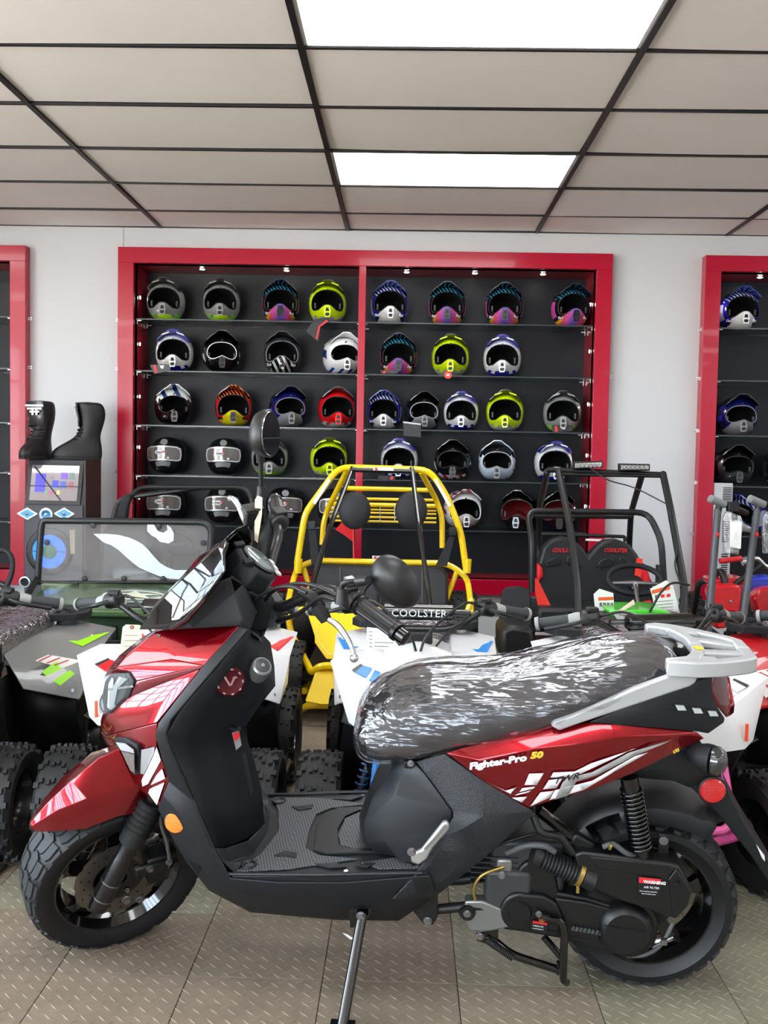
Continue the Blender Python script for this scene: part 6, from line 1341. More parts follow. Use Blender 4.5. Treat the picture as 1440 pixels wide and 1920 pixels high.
# ================================================================ yellow go kart
YEL = mat('frame_yellow', (248, 208, 8), .3, coat=.5); YELP = mat('plate_yellow', (244, 206, 10), .32, coat=.4)
class Pl:
    """a thing whose parts are given as (pixel column, row, depth) in the photograph"""
    def __init__(s, name, label, cat, loc, group=None): s.loc = Vector(loc); s.t = thing(name, label, cat, loc, 0, group)
    def w(s, px, py, Y): return at(px, py, Y)-s.loc
    def W(s, pts): return [s.w(*p) for p in pts]
    def bent(s, name, pts, r, m, rad=.06, n=10, closed=False): return MB().bent(s.W(pts), r, rad, n, closed=closed).ob(name, m, s.t)
    def tube(s, name, pts, r, m, sm=0, n=10): return MB().tube(s.W(pts), r, n, smooth=sm).ob(name, m, s.t, ang=60)
    def slab(s, name, pts, th, m, bevel=.004): return MB().prism(s.W(pts), (0, th, 0)).ob(name, m, s.t, bevel=bevel)
k = Pl('go_kart', 'yellow tube frame go kart with two headrests and a red flag', 'go kart', (-.13, 5.1, 0))
k.bent('roll_cage', [(541, 1165, 5.1), (541, 1120, 5.3), (556, 1066, 5.45), (588, 1051, 5.5), (840, 1056, 5.5), (876, 1082, 5.45), (882, 1125, 5.3), (884, 1170, 5.1)], .016, YEL)
k.bent('roll_cage', [(557, 1057, 5.42), (572, 962, 5.42), (594, 932, 5.42), (635, 876, 5.42), (805, 881, 5.42), (838, 930, 5.42), (864, 996, 5.42), (874, 1069, 5.42)], .018, YEL)
k.bent('roll_cage', [(604, 1021, 5.75), (606, 982, 5.75), (614, 955, 5.75), (652, 879, 5.5)], .016, YEL, .1); k.bent('roll_cage', [(829, 1027, 5.75), (829, 968, 5.75), (817, 935, 5.75), (789, 884, 5.5)], .016, YEL, .1)
for y, r in ((915, .014), (934, .009), (945, .014), (954, .006), (960, .006), (968, .007), (976, .007)): k.tube('rear_rail', [(642 if y < 920 else 620, y, 5.85), (805 if y < 920 else 818, y+4, 5.85)], r, YEL)
for x in (690, 713, 740): k.tube('rear_rail_strut', [(x, 948, 5.84), (x, 979, 5.84)], .003, CHR)
for x in (556, 873): k.bent('cage_clamp', [(x+4, 1048, 5.40), (x+2, 1074, 5.40)], .022, YEL)
BT = mat('tube_black', (16, 17, 19), .22, coat=.6)
k.bent('windscreen_post', [(661, 877, 5.40), (620, 985, 5.1), (586, 1095, 4.9), (575, 1150, 4.8)], .013, BT); k.bent('windscreen_post', [(772, 878, 5.40), (786, 990, 5.1), (805, 1120, 4.9), (808, 1160, 4.8)], .013, BT); k.tube('windscreen_rail', [(659, 881, 5.38), (774, 884, 5.38)], .013, BT)
for x, y, d in ((680, 955, 0), (771, 958, 1)):
    px = (665, 771)[d]; c = k.w(px, 957, 5.50)
    MB().sph(c, (.088, .035, .105), 24, 12).ob('headrest', VINYL, k.t, ang=80)
q = k.slab('seat_back', [(586, 1070, 5.42), (592, 1058, 5.42), (640, 1060, 5.42), (712, 1062, 5.42), (712, 1160, 5.32), (586, 1160, 5.32)], .09, VINYL, .02); q = k.slab('seat_back', [(714, 1062, 5.42), (780, 1062, 5.42), (832, 1066, 5.42), (841, 1078, 5.42), (841, 1160, 5.32), (714, 1160, 5.32)], .09, VINYL, .02)
k.slab('seat_cushion', [(586, 1150, 5.0), (841, 1150, 5.0), (841, 1185, 5.0), (586, 1185, 5.0)], .40, VINYL, .02)
for x in (636, 790): k.slab('seat_seam', [(x, 1064, 5.41), (x+3, 1064, 5.41), (x+3, 1150, 5.31), (x, 1150, 5.31)], .01, mat('seam_vinyl', (60, 60, 64), .5), 0)
k.slab('flag', [(642, 978, 5.7), (629, 993, 5.7), (645, 1003, 5.7), (661, 1015, 5.7), (664, 990, 5.7)], .003, mat('flag_red', (232, 30, 34), .7), 0)
k.tube('flag_pole', [(662, 975, 5.7), (663, 1050, 5.6)], .0035, mat('pole_orange', (235, 70, 40), .4))
BELT = mat('belt_black', (20, 20, 23), .75, bump=(300, .4)); 
k.slab('seat_belt', [(577, 985, 5.40), (590, 985, 5.40), (600, 1060, 5.36), (584, 1060, 5.36)], .004, BELT, 0); k.slab('seat_belt', [(845, 1000, 5.40), (854, 1002, 5.40), (838, 1062, 5.36), (817, 1060, 5.36)], .004, BELT, 0)
for x, y in ((583, 985), (848, 997)): k.slab('belt_anchor', [(x-6, y-8, 5.38), (x+8, y-8, 5.38), (x+8, y+8, 5.38), (x-6, y+8, 5.38)], .02, BLK, .004)
k.slab('sticker', [(586, 942, 5.39), (591, 946, 5.39), (620, 901, 5.39), (615, 897, 5.39)], .003, WL, 0); k.slab('sticker', [(813, 899, 5.39), (818, 897, 5.39), (846, 948, 5.39), (841, 950, 5.39)], .003, WL, 0)
k.slab('sticker', [(700, 876, 5.36), (738, 877, 5.36), (738, 883, 5.36), (700, 882, 5.36)], .003, WL, 0); k.slab('sticker', [(698, 1042, 5.47), (732, 1043, 5.47), (732, 1049, 5.47), (698, 1048, 5.47)], .003, WL, 0)
k.slab('sticker_dot', [(703, 877, 5.355), (708, 877, 5.355), (708, 882, 5.355), (703, 882, 5.355)], .002, RS, 0); k.slab('sticker_dot', [(701, 1043, 5.465), (706, 1043, 5.465), (706, 1048, 5.465), (701, 1048, 5.465)], .002, RS, 0)
MB().tube([k.w(720, 1118, 4.95)+Vector((.105*math.cos(a), .02*math.sin(a), .085*math.sin(a))) for a in [2*PI*i/24 for i in range(24)]], .011, 10, closed=True).ob('steering_wheel', BLK, k.t, ang=60); k.tube('steering_shaft', [(720, 1118, 4.95), (712, 1210, 4.5)], .010, BLK)
# hood, nose and lower frame
k.slab('hood_plate', [(573, 1140, 4.62), (700, 1140, 4.62), (832, 1142, 4.62), (822, 1180, 4.55), (790, 1228, 4.45), (760, 1238, 4.43), (650, 1238, 4.43), (612, 1232, 4.45), (592, 1200, 4.50)], .02, YELP, .006)
k.slab('hood_lip', [(590, 1150, 4.60), (600, 1205, 4.48), (618, 1226, 4.43), (760, 1230, 4.42), (765, 1236, 4.42), (612, 1236, 4.42), (590, 1205, 4.48)], .012, YELP, .003)
k.slab('nose_plate', [(594, 1252, 4.32), (612, 1245, 4.32), (790, 1248, 4.32), (806, 1256, 4.32), (828, 1322, 4.22), (800, 1328, 4.22), (600, 1323, 4.22), (571, 1316, 4.22)], .03, YELP, .008)
k.bent('front_tube', [(541, 1125, 5.0), (541, 1160, 4.9), (546, 1188, 4.75), (585, 1262, 4.34), (600, 1248, 4.30), (800, 1252, 4.30), (818, 1266, 4.34), (860, 1190, 4.75), (872, 1160, 4.9), (884, 1125, 5.0)], .016, YEL); k.bent('front_tube', [(546, 1160, 4.9), (560, 1142, 4.7), (840, 1146, 4.7), (868, 1160, 4.9)], .015, YEL)
k.bent('lower_frame', [(560, 1340, 4.6), (575, 1322, 4.3), (825, 1328, 4.3), (850, 1340, 4.6)], .015, YEL)
k.slab('suspension_bracket', [(536, 1262, 4.5), (560, 1262, 4.5), (566, 1345, 4.45), (556, 1350, 4.45)], .02, YELP, .004); k.slab('suspension_bracket', [(850, 1262, 4.5), (872, 1262, 4.5), (864, 1345, 4.45), (846, 1345, 4.45)], .02, YELP, .004)
a = k.w(535, 1262, 4.48); MB().tube([a+Vector((.016*math.cos(i*.8), .016*math.sin(i*.8), -.14*i/64)) for i in range(65)], .003, 5).ob('front_spring', BLK, k.t, ang=60)
MB().box((0, -.1, .18), (.62, 1.2, .03)).ob('floor_pan', BLK, k.t, bevel=.004)
for s in (-1, 1): put_wheel(k.t, (s*.37, -.62, .165), .165, .13, rz=.001); put_wheel(k.t, (s*.44, .55, .21), .21, .20, rz=.001)
MB().cyl((-.45, .55, .21), (.45, .55, .21), .016, n=10).cyl((-.36, -.62, .165), (.36, -.62, .165), .012, n=10).ob('axle', STEEL, k.t)
MB().bent([(-.30, -.7, .12), (-.30, .7, .16)], .015, .05).bent([(.30, -.7, .12), (.30, .7, .16)], .015, .05).bent([(-.28, .30, .16), (-.42, .38, .55)], .015, .05).bent([(.28, .30, .16), (.42, .38, .55)], .015, .05).ob('chassis', YEL, k.t)

# ================================================================ black and green two seat kart
b = Pl('go_kart', 'black tube cage kart with green hood, two light bars and red trimmed seats', 'go kart', (1.0, 4.9, 0))
TB = mat('cage_black', (16, 17, 19), .4, bump=(200, .1)); GRN = mat('hood_green', (70, 196, 44), .3, coat=.6)
b.bent('roll_cage', [(1084, 1150, 4.4), (1082, 1092, 4.5), (1067, 979, 4.75), (1047, 884, 5.0)], .017, TB); b.bent('roll_cage', [(1282, 1160, 4.4), (1283, 1098, 4.5), (1258, 959, 4.75), (1243, 888, 5.0)], .017, TB)
b.tube('top_rail', [(1026, 881, 5.02), (1244, 890, 5.02)], .014, TB); b.tube('top_rail', [(1048, 889, 5.0), (1244, 893, 5.0)], .009, TB)
b.bent('roll_cage', [(1010, 1060, 5.6), (1010, 1016, 5.6), (1011, 954, 5.5), (1026, 884, 5.05)], .016, TB); b.bent('roll_cage', [(1180, 1060, 5.6), (1180, 1018, 5.6), (1183, 962, 5.5), (1204, 890, 5.05)], .016, TB)
b.bent('side_hoop', [(997, 1110, 5.0), (997, 1012, 5.0), (989, 958, 5.1), (1215, 961, 5.1), (1240, 1012, 5.0), (1245, 1095, 5.0)], .016, TB); b.tube('cross_rail', [(1000, 968, 5.15), (1185, 970, 5.15)], .010, TB)
SEATB = mat('seat_leather', (24, 26, 29), .5, bump=(300, .2)); SR = mat('seat_red', (222, 24, 36), .55)
so_ = [(1010, 1140), (1008, 1062), (1019, 1026), (1036, 1011), (1056, 1007), (1076, 1012), (1092, 1026), (1104, 1043), (1118, 1026), (1134, 1014), (1156, 1011), (1180, 1020), (1196, 1040), (1212, 1070), (1224, 1092), (1226, 1142)]
b.slab('seat_back', [(x, y, 5.3) for x, y in so_], .10, SEATB, .015)
for pts in ([(1008, 1055), (1018, 1066), (1019, 1082), (1008, 1094)], [(1009, 1118), (1021, 1124), (1022, 1150), (1010, 1150)], [(1198, 1048), (1214, 1062), (1222, 1094), (1206, 1094), (1197, 1070)], [(1206, 1130), (1224, 1126), (1222, 1150), (1208, 1150)]): b.slab('seat_bolster', [(x, y, 5.26) for x, y in pts], .05, SR, .012)
HOLE = mat('seat_hole', (10, 10, 12), .8)
for pts in ([(1022, 1054), (1044, 1043), (1053, 1048), (1051, 1060), (1024, 1063)], [(1064, 1043), (1072, 1043), (1092, 1062), (1088, 1068), (1068, 1060), (1061, 1055)], [(1119, 1060), (1128, 1050), (1144, 1044), (1152, 1050), (1148, 1062), (1124, 1066)], [(1160, 1046), (1168, 1044), (1186, 1056), (1180, 1066), (1162, 1060)]):
    cx = sum(p[0] for p in pts)/len(pts); cy = sum(p[1] for p in pts)/len(pts)
    o = b.slab('harness_opening', [(x, y, 5.285) for x, y in pts], .03, SEATB, .004); MB().prism(b.W([(cx+(x-cx)*.75, cy+(y-cy)*.7, 5.283) for x, y in pts]), (0, .004, 0)).ob('opening', HOLE, o, smooth=False)
for px in (1035, 1132):
    a = b.w(px, 1035, 5.28); text('lettering', 'COOLSTER', .030, SR, b.t, basis(a, (1, 0, 0), (0, 0, 1)), shear=.35, ext=.0008, sx=.80, bold=.0005)
for pts in ([(998, 1084), (1008, 1085), (1036, 1142), (1010, 1142)], [(1194, 1046), (1205, 1048), (1200, 1100), (1188, 1098)]): b.slab('seat_belt', [(x, y, 5.1) for x, y in pts], .004, mat('belt_red', (245, 56, 40), .7), 0)
b.slab('seat_cushion', [(1008, 1140, 5.0), (1226, 1142, 5.0), (1226, 1170, 5.0), (1008, 1170, 5.0)], .35, SEATB, .02)
for s, (x0, y0, x1, y1) in enumerate(((1076, 872, 1131, 870), (1162, 875, 1219, 876))):
    lb = b.slab('light_bar', [(x0, y0-6, 4.98), (x1, y1-6, 4.98), (x1, y1+7, 4.98), (x0, y0+8, 4.98)], .05, BLK, .004)
    MB().prism(b.W([(x0+3, y0-3, 4.975), (x1-3, y1-3, 4.975), (x1-3, y1+4, 4.975), (x0+3, y0+5, 4.975)]), (0, .003, 0)).ob('light_bar_face', mat('led_face', (215, 216, 205), .3), lb, smooth=False)
    for i in range(6): c = b.w(x0+8+i*(x1-x0-16)/5, y0+1, 4.968); MB().lathe([(.006, .004), (.010, .004), (.011, 0)], c, (0, -1, 0), 12).ob('led_reflector', STEEL, lb)
b.tube('wire', [(1110, 880, 4.95), (1140, 900, 4.9), (1190, 915, 4.9), (1252, 946, 4.78)], .003, BLK, 6); b.tube('wire', [(1252, 946, 4.76), (1256, 980, 4.72), (1270, 1020, 4.62), (1266, 1060, 4.55), (1278, 1100, 4.45)], .004, BLK, 6)
b.tube('wire', [(1218, 1148, 4.3), (1240, 1110, 4.3), (1262, 1093, 4.35), (1292, 1097, 4.4)], .005, BLK, 6)
WC = b.w(1190, 1087, 4.75)
MB().tube([WC+Vector((.125*math.cos(a), .055*math.sin(a)*1.0, .062*math.sin(a)-.02*0)) for a in [2*PI*i/28 for i in range(28)]], .013, 10, closed=True).ob('steering_wheel', BLKM, b.t, ang=60)
for a in (-.3, PI+.3, PI*1.5): MB().tube([WC+Vector((0, -.01, -.015)), WC+Vector((.12*math.cos(a), .05*math.sin(a), .058*math.sin(a)))], [.014, .008], 8).ob('wheel_spoke', STEEL, b.t)
MB().tube([WC+Vector((0, -.012, -.012)), WC+Vector((0, .01, -.02))], [.035, .035], 18).ob('wheel_boss', BLKG, b.t); b.tube('steering_shaft', [(1190, 1092, 4.75), (1200, 1160, 4.5)], .011, CHR)
b.slab('hood', [(1141, 1144, 4.3), (1240, 1144, 4.3), (1264, 1152, 4.3), (1268, 1160, 4.3), (1145, 1156, 4.3)], .25, GRN, .008)
b.slab('front_plate', [(1078, 1172, 4.05), (1160, 1176, 4.05), (1172, 1194, 4.05), (1120, 1204, 4.05), (1082, 1196, 4.05)], .03, GRN, .006); c = b.w(1112, 1180, 4.045); MB().lathe([(0, .004), (.028, .004), (.030, 0)], c, (0, -1, 0), 20).ob('plate_hole', BLK, b.t)
b.slab('dash', [(1120, 1158, 4.25), (1290, 1160, 4.25), (1290, 1176, 4.25), (1120, 1170, 4.25)], .2, BLK, .004)
b.bent('rear_rack', [(1014, 1014, 5.7), (1014, 1002, 5.7), (1172, 1006, 5.7), (1172, 1016, 5.7)], .010, TB)
for (x0, x1) in ((1040, 1066), (1098, 1130), (1138, 1158)): b.slab('sticker', [(x0, 1010, 5.65), (x1, 1011, 5.65), (x1, 1015, 5.65), (x0, 1014, 5.65)], .003, WL, 0)
b.slab('mud_guard', [(941, 1110, 4.55), (948, 1102, 4.55), (974, 1099, 4.55), (994, 1106, 4.55), (997, 1175, 4.5), (941, 1172, 4.5)], .02, BLKM, .006); c = b.w(970, 1121, 4.545); MB().lathe([(0, .003), (.006, .003), (.007, 0)], c, (0, -1, 0), 12).ob('bolt', STEEL, b.t)
b.slab('mud_guard', [(940, 1182, 4.3), (960, 1172, 4.3), (1000, 1180, 4.3), (1004, 1230, 4.3), (990, 1260, 4.3), (940, 1240, 4.3)], .3, BLK, .02)
for s in (-1, 1): put_wheel(b.t, (s*.28-.09, -.55, .19), .19, .13, rz=.001); put_wheel(b.t, (s*.29-.09, .60, .21), .21, .16, rz=.001)
MB().bent([(-.30, -.7, .2), (-.30, .8, .2), (.14, .8, .2), (.14, -.7, .2)], .017, .05, closed=True).bent([(.26, .1, .2), (.26, .1, .65)], .017).bent([(-.28, -.5, .2), (-.28, -.5, .5)], .017).bent([(.2, -.5, .2), (.2, -.5, .5)], .017).box((-.08, 0, .19), (.42, 1.2, .02)).ob('chassis', TB, b.t)

# ================================================================ green jeep style buggy
g = Pl('buggy', 'green military style kids buggy with clear windshield and black cage', 'buggy', (-1.25, 4.7, 0))
GR = mat('army_green', (62, 90, 50), .35, coat=.6); GRD = mat('army_green_dark', (36, 62, 34), .4, coat=.4); STAR = mat('star_cream', (214, 216, 196), .5)
HZ = g.w(200, 1142, 4.15).z
hx0, hx1 = g.w(30, 1142, 4.15).x, g.w(418, 1142, 4.15).x; bx0, bx1 = g.w(88, 1100, 4.85).x, g.w(400, 1100, 4.85).x; yb_ = 4.85-4.7; yf_ = 4.15-4.7; bz = g.w(200, 1100, 4.85).z
def hoodp(u, v, dz=0): x = (hx0+(hx1-hx0)*u)*(1-v)+(bx0+(bx1-bx0)*u)*v; return Vector((x, yf_+(yb_-yf_)*v, HZ+(bz-HZ)*v+.012*math.sin(PI*u)+dz))
hd = [hoodp(u/8, v/4) for v in range(5) for u in range(9)]; n = len(hd)
MB().add(hd, grid_faces(5, 9)).ob('hood', GR, g.t, solid=.03, off=-1, bevel=.008)
cen = (.55, .48); EX, EY = .17, .20
MB().ring_loft([[hoodp(cen[0]+EX*s*math.cos(a), cen[1]+EY*s*math.sin(a), h) for a in [2*PI*i/40 for i in range(40)]] for s, h in ((1, .002), (1, .004), (.90, .004), (.90, .002))], True, False).ob('hood_ring', STAR, g.t)
MB().prism([hoodp(cen[0]+EX*.84*(1 if i % 2 == 0 else .42)*math.sin(2*PI*i/10), cen[1]+EY*.84*(1 if i % 2 == 0 else .42)*math.cos(2*PI*i/10), .002) for i in range(10)], (0, 0, .002)).ob('hood_star', STAR, g.t, smooth=False)
MB().box(((hx0+hx1)/2, yf_-.01, HZ-.015), (hx1-hx0, .04, .03)).ob('hood_lip', GR, g.t, bevel=.008)
gz = HZ-.03
fx0, fx1 = g.w(70, 1200, 4.13).x, g.w(400, 1200, 4.13).x
MB().box(((fx0+fx1)/2, yf_+.05, gz-.16), (fx1-fx0, .06, .32)).ob('grille', GRD, g.t, bevel=.006)
for i in range(7):
    xx = fx0+(fx1-fx0)*(.26+.48*i/6); MB().box((xx, yf_+.015, gz-.15), (.026, .012, .22)).ob('grille_slot', BLK, g.t, bevel=.005)
for xx in (fx0+(fx1-fx0)*.10, fx0+(fx1-fx0)*.90):
    q = MB().lathe([(0, .0), (.045, .0), (.052, .006), (.056, -.002), (.056, -.03)], (xx, yf_+.015, gz-.07), (0, -1, 0), 26).ob('headlight', CHR, g.t); MB().lathe([(0, .012), (.03, .010), (.044, .003)], (xx, yf_+.015, gz-.07), (0, -1, 0), 24).ob('headlight_lens', LENSW, q)
for s, xx in ((-1, hx0+.05), (1, hx1-.05)):
    MB().box((xx, yf_+.30, .37), (.20, .62, .03)).box((xx, yf_+.0, .31), (.20, .03, .12)).ob('fender', BLKM, g.t, bevel=.01)
    put_wheel(g.t, (xx, yf_+.28, .20), .20, .16, rz=.001); put_wheel(g.t, (xx, yf_+1.30, .21), .21, .18, rz=.001)
MB().box(((hx0+hx1)/2, yf_-.06, .25), (.70, .05, .09)).ob('front_bumper', BLKM, g.t, bevel=.01)
c = Vector((g.w(137, 1286, 4.05).x, yf_-.09, g.w(137, 1286, 4.05).z)); MB().prism([c+Vector((.034*(1 if i % 2 == 0 else .42)*math.sin(2*PI*i/10), 0, .034*(1 if i % 2 == 0 else .42)*math.cos(2*PI*i/10))) for i in range(10)], (0, .003, 0)).ob('bumper_star', mat('star_grey', (120, 122, 124), .6), g.t, smooth=False)
MB().box(((hx0+hx1)/2, yf_-.075, .36), (.62, .02, .06)).ob('bumper_plate', BLK, g.t, bevel=.004)
MB().box((((bx0+bx1)/2), .75, .30), (bx1-bx0, 1.15, .25)).ob('tub', GR, g.t, bevel=.02)
MB().box((((bx0+bx1)/2), yb_+.03, bz-.015), (bx1-bx0+.06, .07, .05)).ob('cowl', GR, g.t, bevel=.008)
MB().box(((hx0+hx1)/2, yf_+.36, .32), (.60, .6, .22)).ob('engine_bay', BLK, g.t, bevel=.01)
WY = 4.90
g.bent('windshield_frame', [(70, 1096, WY), (77, 990, WY), (80, 976, WY), (398, 979, WY), (390, 1092, WY)], .016, mat('ws_frame', (28, 30, 32), .4), .07, 12); g.tube('windshield_base', [(72, 1092, WY), (392, 1091, WY)], .008, BLK)
PANE = mat('sheen_pane', (150, 146, 146), .03, alpha=.30, spec=.8)  # clear pane; its pale grey reflection is painted into the base colour
g.slab('windshield', [(74, 1090, WY), (80, 980, WY), (396, 982, WY), (388, 1090, WY)], .004, PANE, 0)
SWH = mat('swoosh_white', (205, 215, 225), .5)
g.slab('swoosh', [(x, y, WY-.004) for x, y in ((175, 1001), (200, 1001), (222, 1003), (242, 1008), (256, 1014), (268, 1021), (278, 1031), (290, 1045), (300, 1056), (314, 1064), (328, 1069), (358, 1069), (344, 1086), (319, 1085), (298, 1080), (278, 1072), (262, 1065), (250, 1056), (236, 1044), (222, 1031), (208, 1022), (194, 1017))], .002, SWH, 0)
g.slab('swoosh', [(x, y, WY-.004) for x, y in ((276, 983), (276, 996), (284, 1004), (292, 1008), (300, 1016), (316, 1019), (325, 1014), (326, 1000), (320, 989), (313, 984), (314, 994), (306, 999), (296, 996), (289, 984))], .002, SWH, 0)
for x, y in ((174, 985), (297, 987), (158, 1085), (232, 1085), (306, 1085), (381, 1018), (88, 1017)): c = g.w(x, y, WY-.008); MB().lathe([(0, .004), (.012, .003), (.014, 0)], c, (0, -1, 0), 14).ob('pane_screw', BLK, g.t)
for x in (137, 370): g.slab('hood_hinge', [(x-10, 1098, 4.84), (x+8, 1092, 4.84), (x+10, 1098, 4.84), (x-6, 1104, 4.82)], .02, BLK, .003)
g.slab('windshield_bracket', [(66, 1080, WY-.02), (75, 1086, WY-.02), (46, 1130, WY-.3), (38, 1124, WY-.3)], .03, BLK, .004)
g.bent('roll_cage', [(234, 980, 5.3), (240, 935, 5.35), (262, 914, 5.4), (470, 914, 5.4), (478, 1000, 5.4)], .015, TB, .08)
g.bent('roll_cage', [(212, 975, 5.7), (222, 935, 5.75), (380, 914, 5.75)], .015, TB, .08)
g.slab('belt_bundle', [(216, 972, 5.25), (226, 935, 5.25), (238, 925, 5.25), (246, 928, 5.25), (240, 950, 5.25), (236, 974, 5.25)], .04, BELT, .01)
for x0, x1 in ((185, 285), (295, 400)): g.slab('seat', [(x0, 1085, 5.5), (x0+2, 1000, 5.55), (x0+14, 985, 5.55), (x1-14, 985, 5.55), (x1-2, 1000, 5.55), (x1, 1085, 5.5)], .12, SEATB, .03)
MB().tube([g.w(322, 1040, 5.15)+Vector((.13*math.cos(a), .03*math.sin(a), .12*math.sin(a))) for a in [2*PI*i/28 for i in range(28)]], .012, 10, closed=True).ob('steering_wheel', BLK, g.t, ang=60)
MB().cyl(g.w(322, 1040, 5.15), g.w(318, 1085, 5.0), .012, n=10).ob('steering_shaft', BLK, g.t)
for a in (0, PI*.66, PI*1.33): MB().tube([g.w(322, 1040, 5.15), g.w(322, 1040, 5.15)+Vector((.13*math.cos(a), .03*math.sin(a), .12*math.sin(a)))], .008, 8).ob('wheel_spoke', BLK, g.t)
g.slab('hang_tag', [(130, 993, WY+.05), (140, 993, WY+.05), (140, 1038, WY+.05), (132, 1039, WY+.05)], .002, BUFF, 0)
# dark kart cut by the left edge
d = Pl('go_kart', 'black go kart mostly outside the left edge, steering wheel in view', 'go kart', (-1.95, 4.6, 0))
MB().tube([d.w(-8, 1078, 4.5)+Vector((.07*math.cos(a)+.02*math.sin(a), .03*math.sin(a), .11*math.sin(a))) for a in [2*PI*i/28 for i in range(28)]], .012, 10, closed=True).ob('steering_wheel', BLKM, d.t, ang=60); d.bent('steering_shaft', [(-10, 1090, 4.5), (10, 1098, 4.5), (36, 1125, 4.4), (40, 1150, 4.3)], .014, TB)
d.bent('frame', [(-40, 1280, 4.3), (-20, 1200, 4.3), (-10, 1240, 4.3), (-5, 1330, 4.3)], .016, TB); put_wheel(d.t, (-.10, .2, .19), .19, .15, rz=.001); put_wheel(d.t, (-.75, .2, .19), .19, .15, rz=.001); MB().box((-.42, .3, .22), (.4, .9, .05)).ob('floor_pan', BLK, d.t)
MB().cyl((-.75, .2, .19), (-.1, .2, .19), .012, n=8).ob('axle', STEEL, d.t)
# ================================================================ jukebox speaker cabinet, boots
CAB = mat('cabinet_charcoal', (38, 40, 46), .5); CABS = mat('cabinet_side', (58, 44, 42), .6)
ct = thing('speaker_cabinet', 'tall dark speaker cabinet with a screen and glowing blue woofer against the wall', 'speaker cabinet', (-2.07, 6.05, 0))
def cw(px, py, Y): return at(px, py, Y)-ct.location
x0, x1 = -.175, .175; zt = at(90, 862, 5.9).z; zs = at(90, 945, 5.9).z
pr = [(-.15, 0), (-.15, zs-.02), (-.075, zt), (.16, zt), (.16, 0)]
MB().prism([Vector((x0, y, z)) for y, z in pr], (x1-x0, 0, 0)).ob('cabinet_body', CAB, ct, bevel=.004)
MB().box((x1+.006, .01, zt/2), (.012, .30, zt)).ob('side_panel', CABS, ct, smooth=False)
# sloped screen
a = Vector((x0+.02, -.1505, zs+.005)); up = Vector((0, .075, zt-zs+.02)).normalized(); hgt = .235; wd = .30; nrm = Vector((1, 0, 0)).cross(up)
if nrm.y > 0: nrm = -nrm
a = Vector((x0+.022, -.146, zs+.004))
def sp(u, v, h=0): return a+Vector((u*wd, 0, 0))+up*(v*hgt)+nrm*h
def spq(name, u0, v0, u1, v1, m, h, par, th=.001): return MB().prism([sp(u0, v0, h), sp(u1, v0, h), sp(u1, v1, h), sp(u0, v1, h)], nrm*th).ob(name, m, par, smooth=False)
bz_ = spq('screen_bezel', -.04, -.04, 1.04, 1.04, BLK, .002, ct, .008)
sc1 = spq('screen', .03, .06, .97, .97, mat('screen_glow', (120, 112, 116), .12, coat=1, emit=((120, 112, 118), .25)), .011, ct)
def em(n, c, s): return mat(n, c, .4, emit=(c, s))
for (u0, v0, u1, v1, c) in ((.12, .28, .32, .75, (70, 60, 225)), (.46, .40, .58, .58, (60, 70, 200)), (.62, .38, .73, .56, (70, 80, 160)), (.62, .62, .75, .78, (110, 80, 200)), (.78, .62, .88, .78, (90, 120, 110)), (.78, .38, .88, .54, (130, 80, 90)), (.56, .22, .62, .32, (200, 190, 90)), (.32, .24, .38, .32, (90, 140, 100)), (.42, .62, .46, .68, (120, 90, 100)), (.43, .22, .48, .30, (220, 60, 130))):
    spq('screen_tile', u0, v0, u1, v1, em('tile_%d_%d_%d' % c, c, .35), .013, sc1)
MB().prism([sp(.06, .93, .013), sp(.09, .95, .013), sp(.68, .06, .013), sp(.64, .06, .013)], nrm*.001).ob('screen_band', BLK, sc1, smooth=False); spq('screen_band', .0, .42, 1.0, .44, BLK, .013, sc1)
yf2 = -.152
def fr_(px, py): p = cw(px, py, 5.9); return Vector((p.x, yf2, p.z))
SVR = mat('tweeter_silver', (205, 215, 222), .3, metal=.5); SBL = mat('tweeter_blue', (60, 130, 180), .3, metal=.4)
for px in (52, 121):
    c = fr_(px, 963); D = [(-.062, 0), (0, -.036), (.062, 0), (0, .036)]
    q = MB().prism([c+Vector((x, 0, z)) for x, z in D], (0, -.006, 0)).ob('tweeter', SVR, ct, smooth=False)
    MB().prism([c+Vector((x*.75, -.007, z*.75)) for x, z in D], (0, -.002, 0)).ob('tweeter_horn', SBL, q, smooth=False); MB().lathe([(0, .012), (.010, .010), (.013, .007)], c, (0, -1, 0), 14).ob('tweeter_dome', mat('alloy', (150, 152, 150), .4, metal=.8), q)
c = fr_(87, 965); q = MB().lathe([(.024, .006), (.030, .009), (.040, .006), (.041, 0)], c, (0, -1, 0), 24).ob('tweeter', SVR, ct); MB().lathe([(0, .003), (.014, .002), (.025, .007)], c, (0, -1, 0), 20).ob('tweeter_cone', SBL, q); MB().lathe([(0, .012), (.008, .010), (.010, .003)], c, (0, -1, 0), 12).ob('tweeter_dome', CHR, q)
c = fr_(93, 1034); q = MB().lathe([(.100, .004), (.130, .008), (.138, .004), (.140, 0)], c, (0, -1, 0), 32).ob('woofer', BLK, ct)
MB().lathe([(.045, .003), (.06, .002), (.10, .004)], c, (0, -1, 0), 32).ob('woofer_cone', mat('woofer_glow', (20, 110, 210), .4, emit=((10, 110, 255), .8)), q); MB().lathe([(0, .02), (.025, .015), (.045, .003)], c, (0, -1, 0), 24).ob('woofer_cap', mat('woofer_cap', (30, 90, 80), .3, emit=((10, 120, 90), .5)), q)
MB().box(c+Vector((0, -.010, 0)), (.26, .003, .004)).ob('woofer_bar', BLK, q, smooth=False)
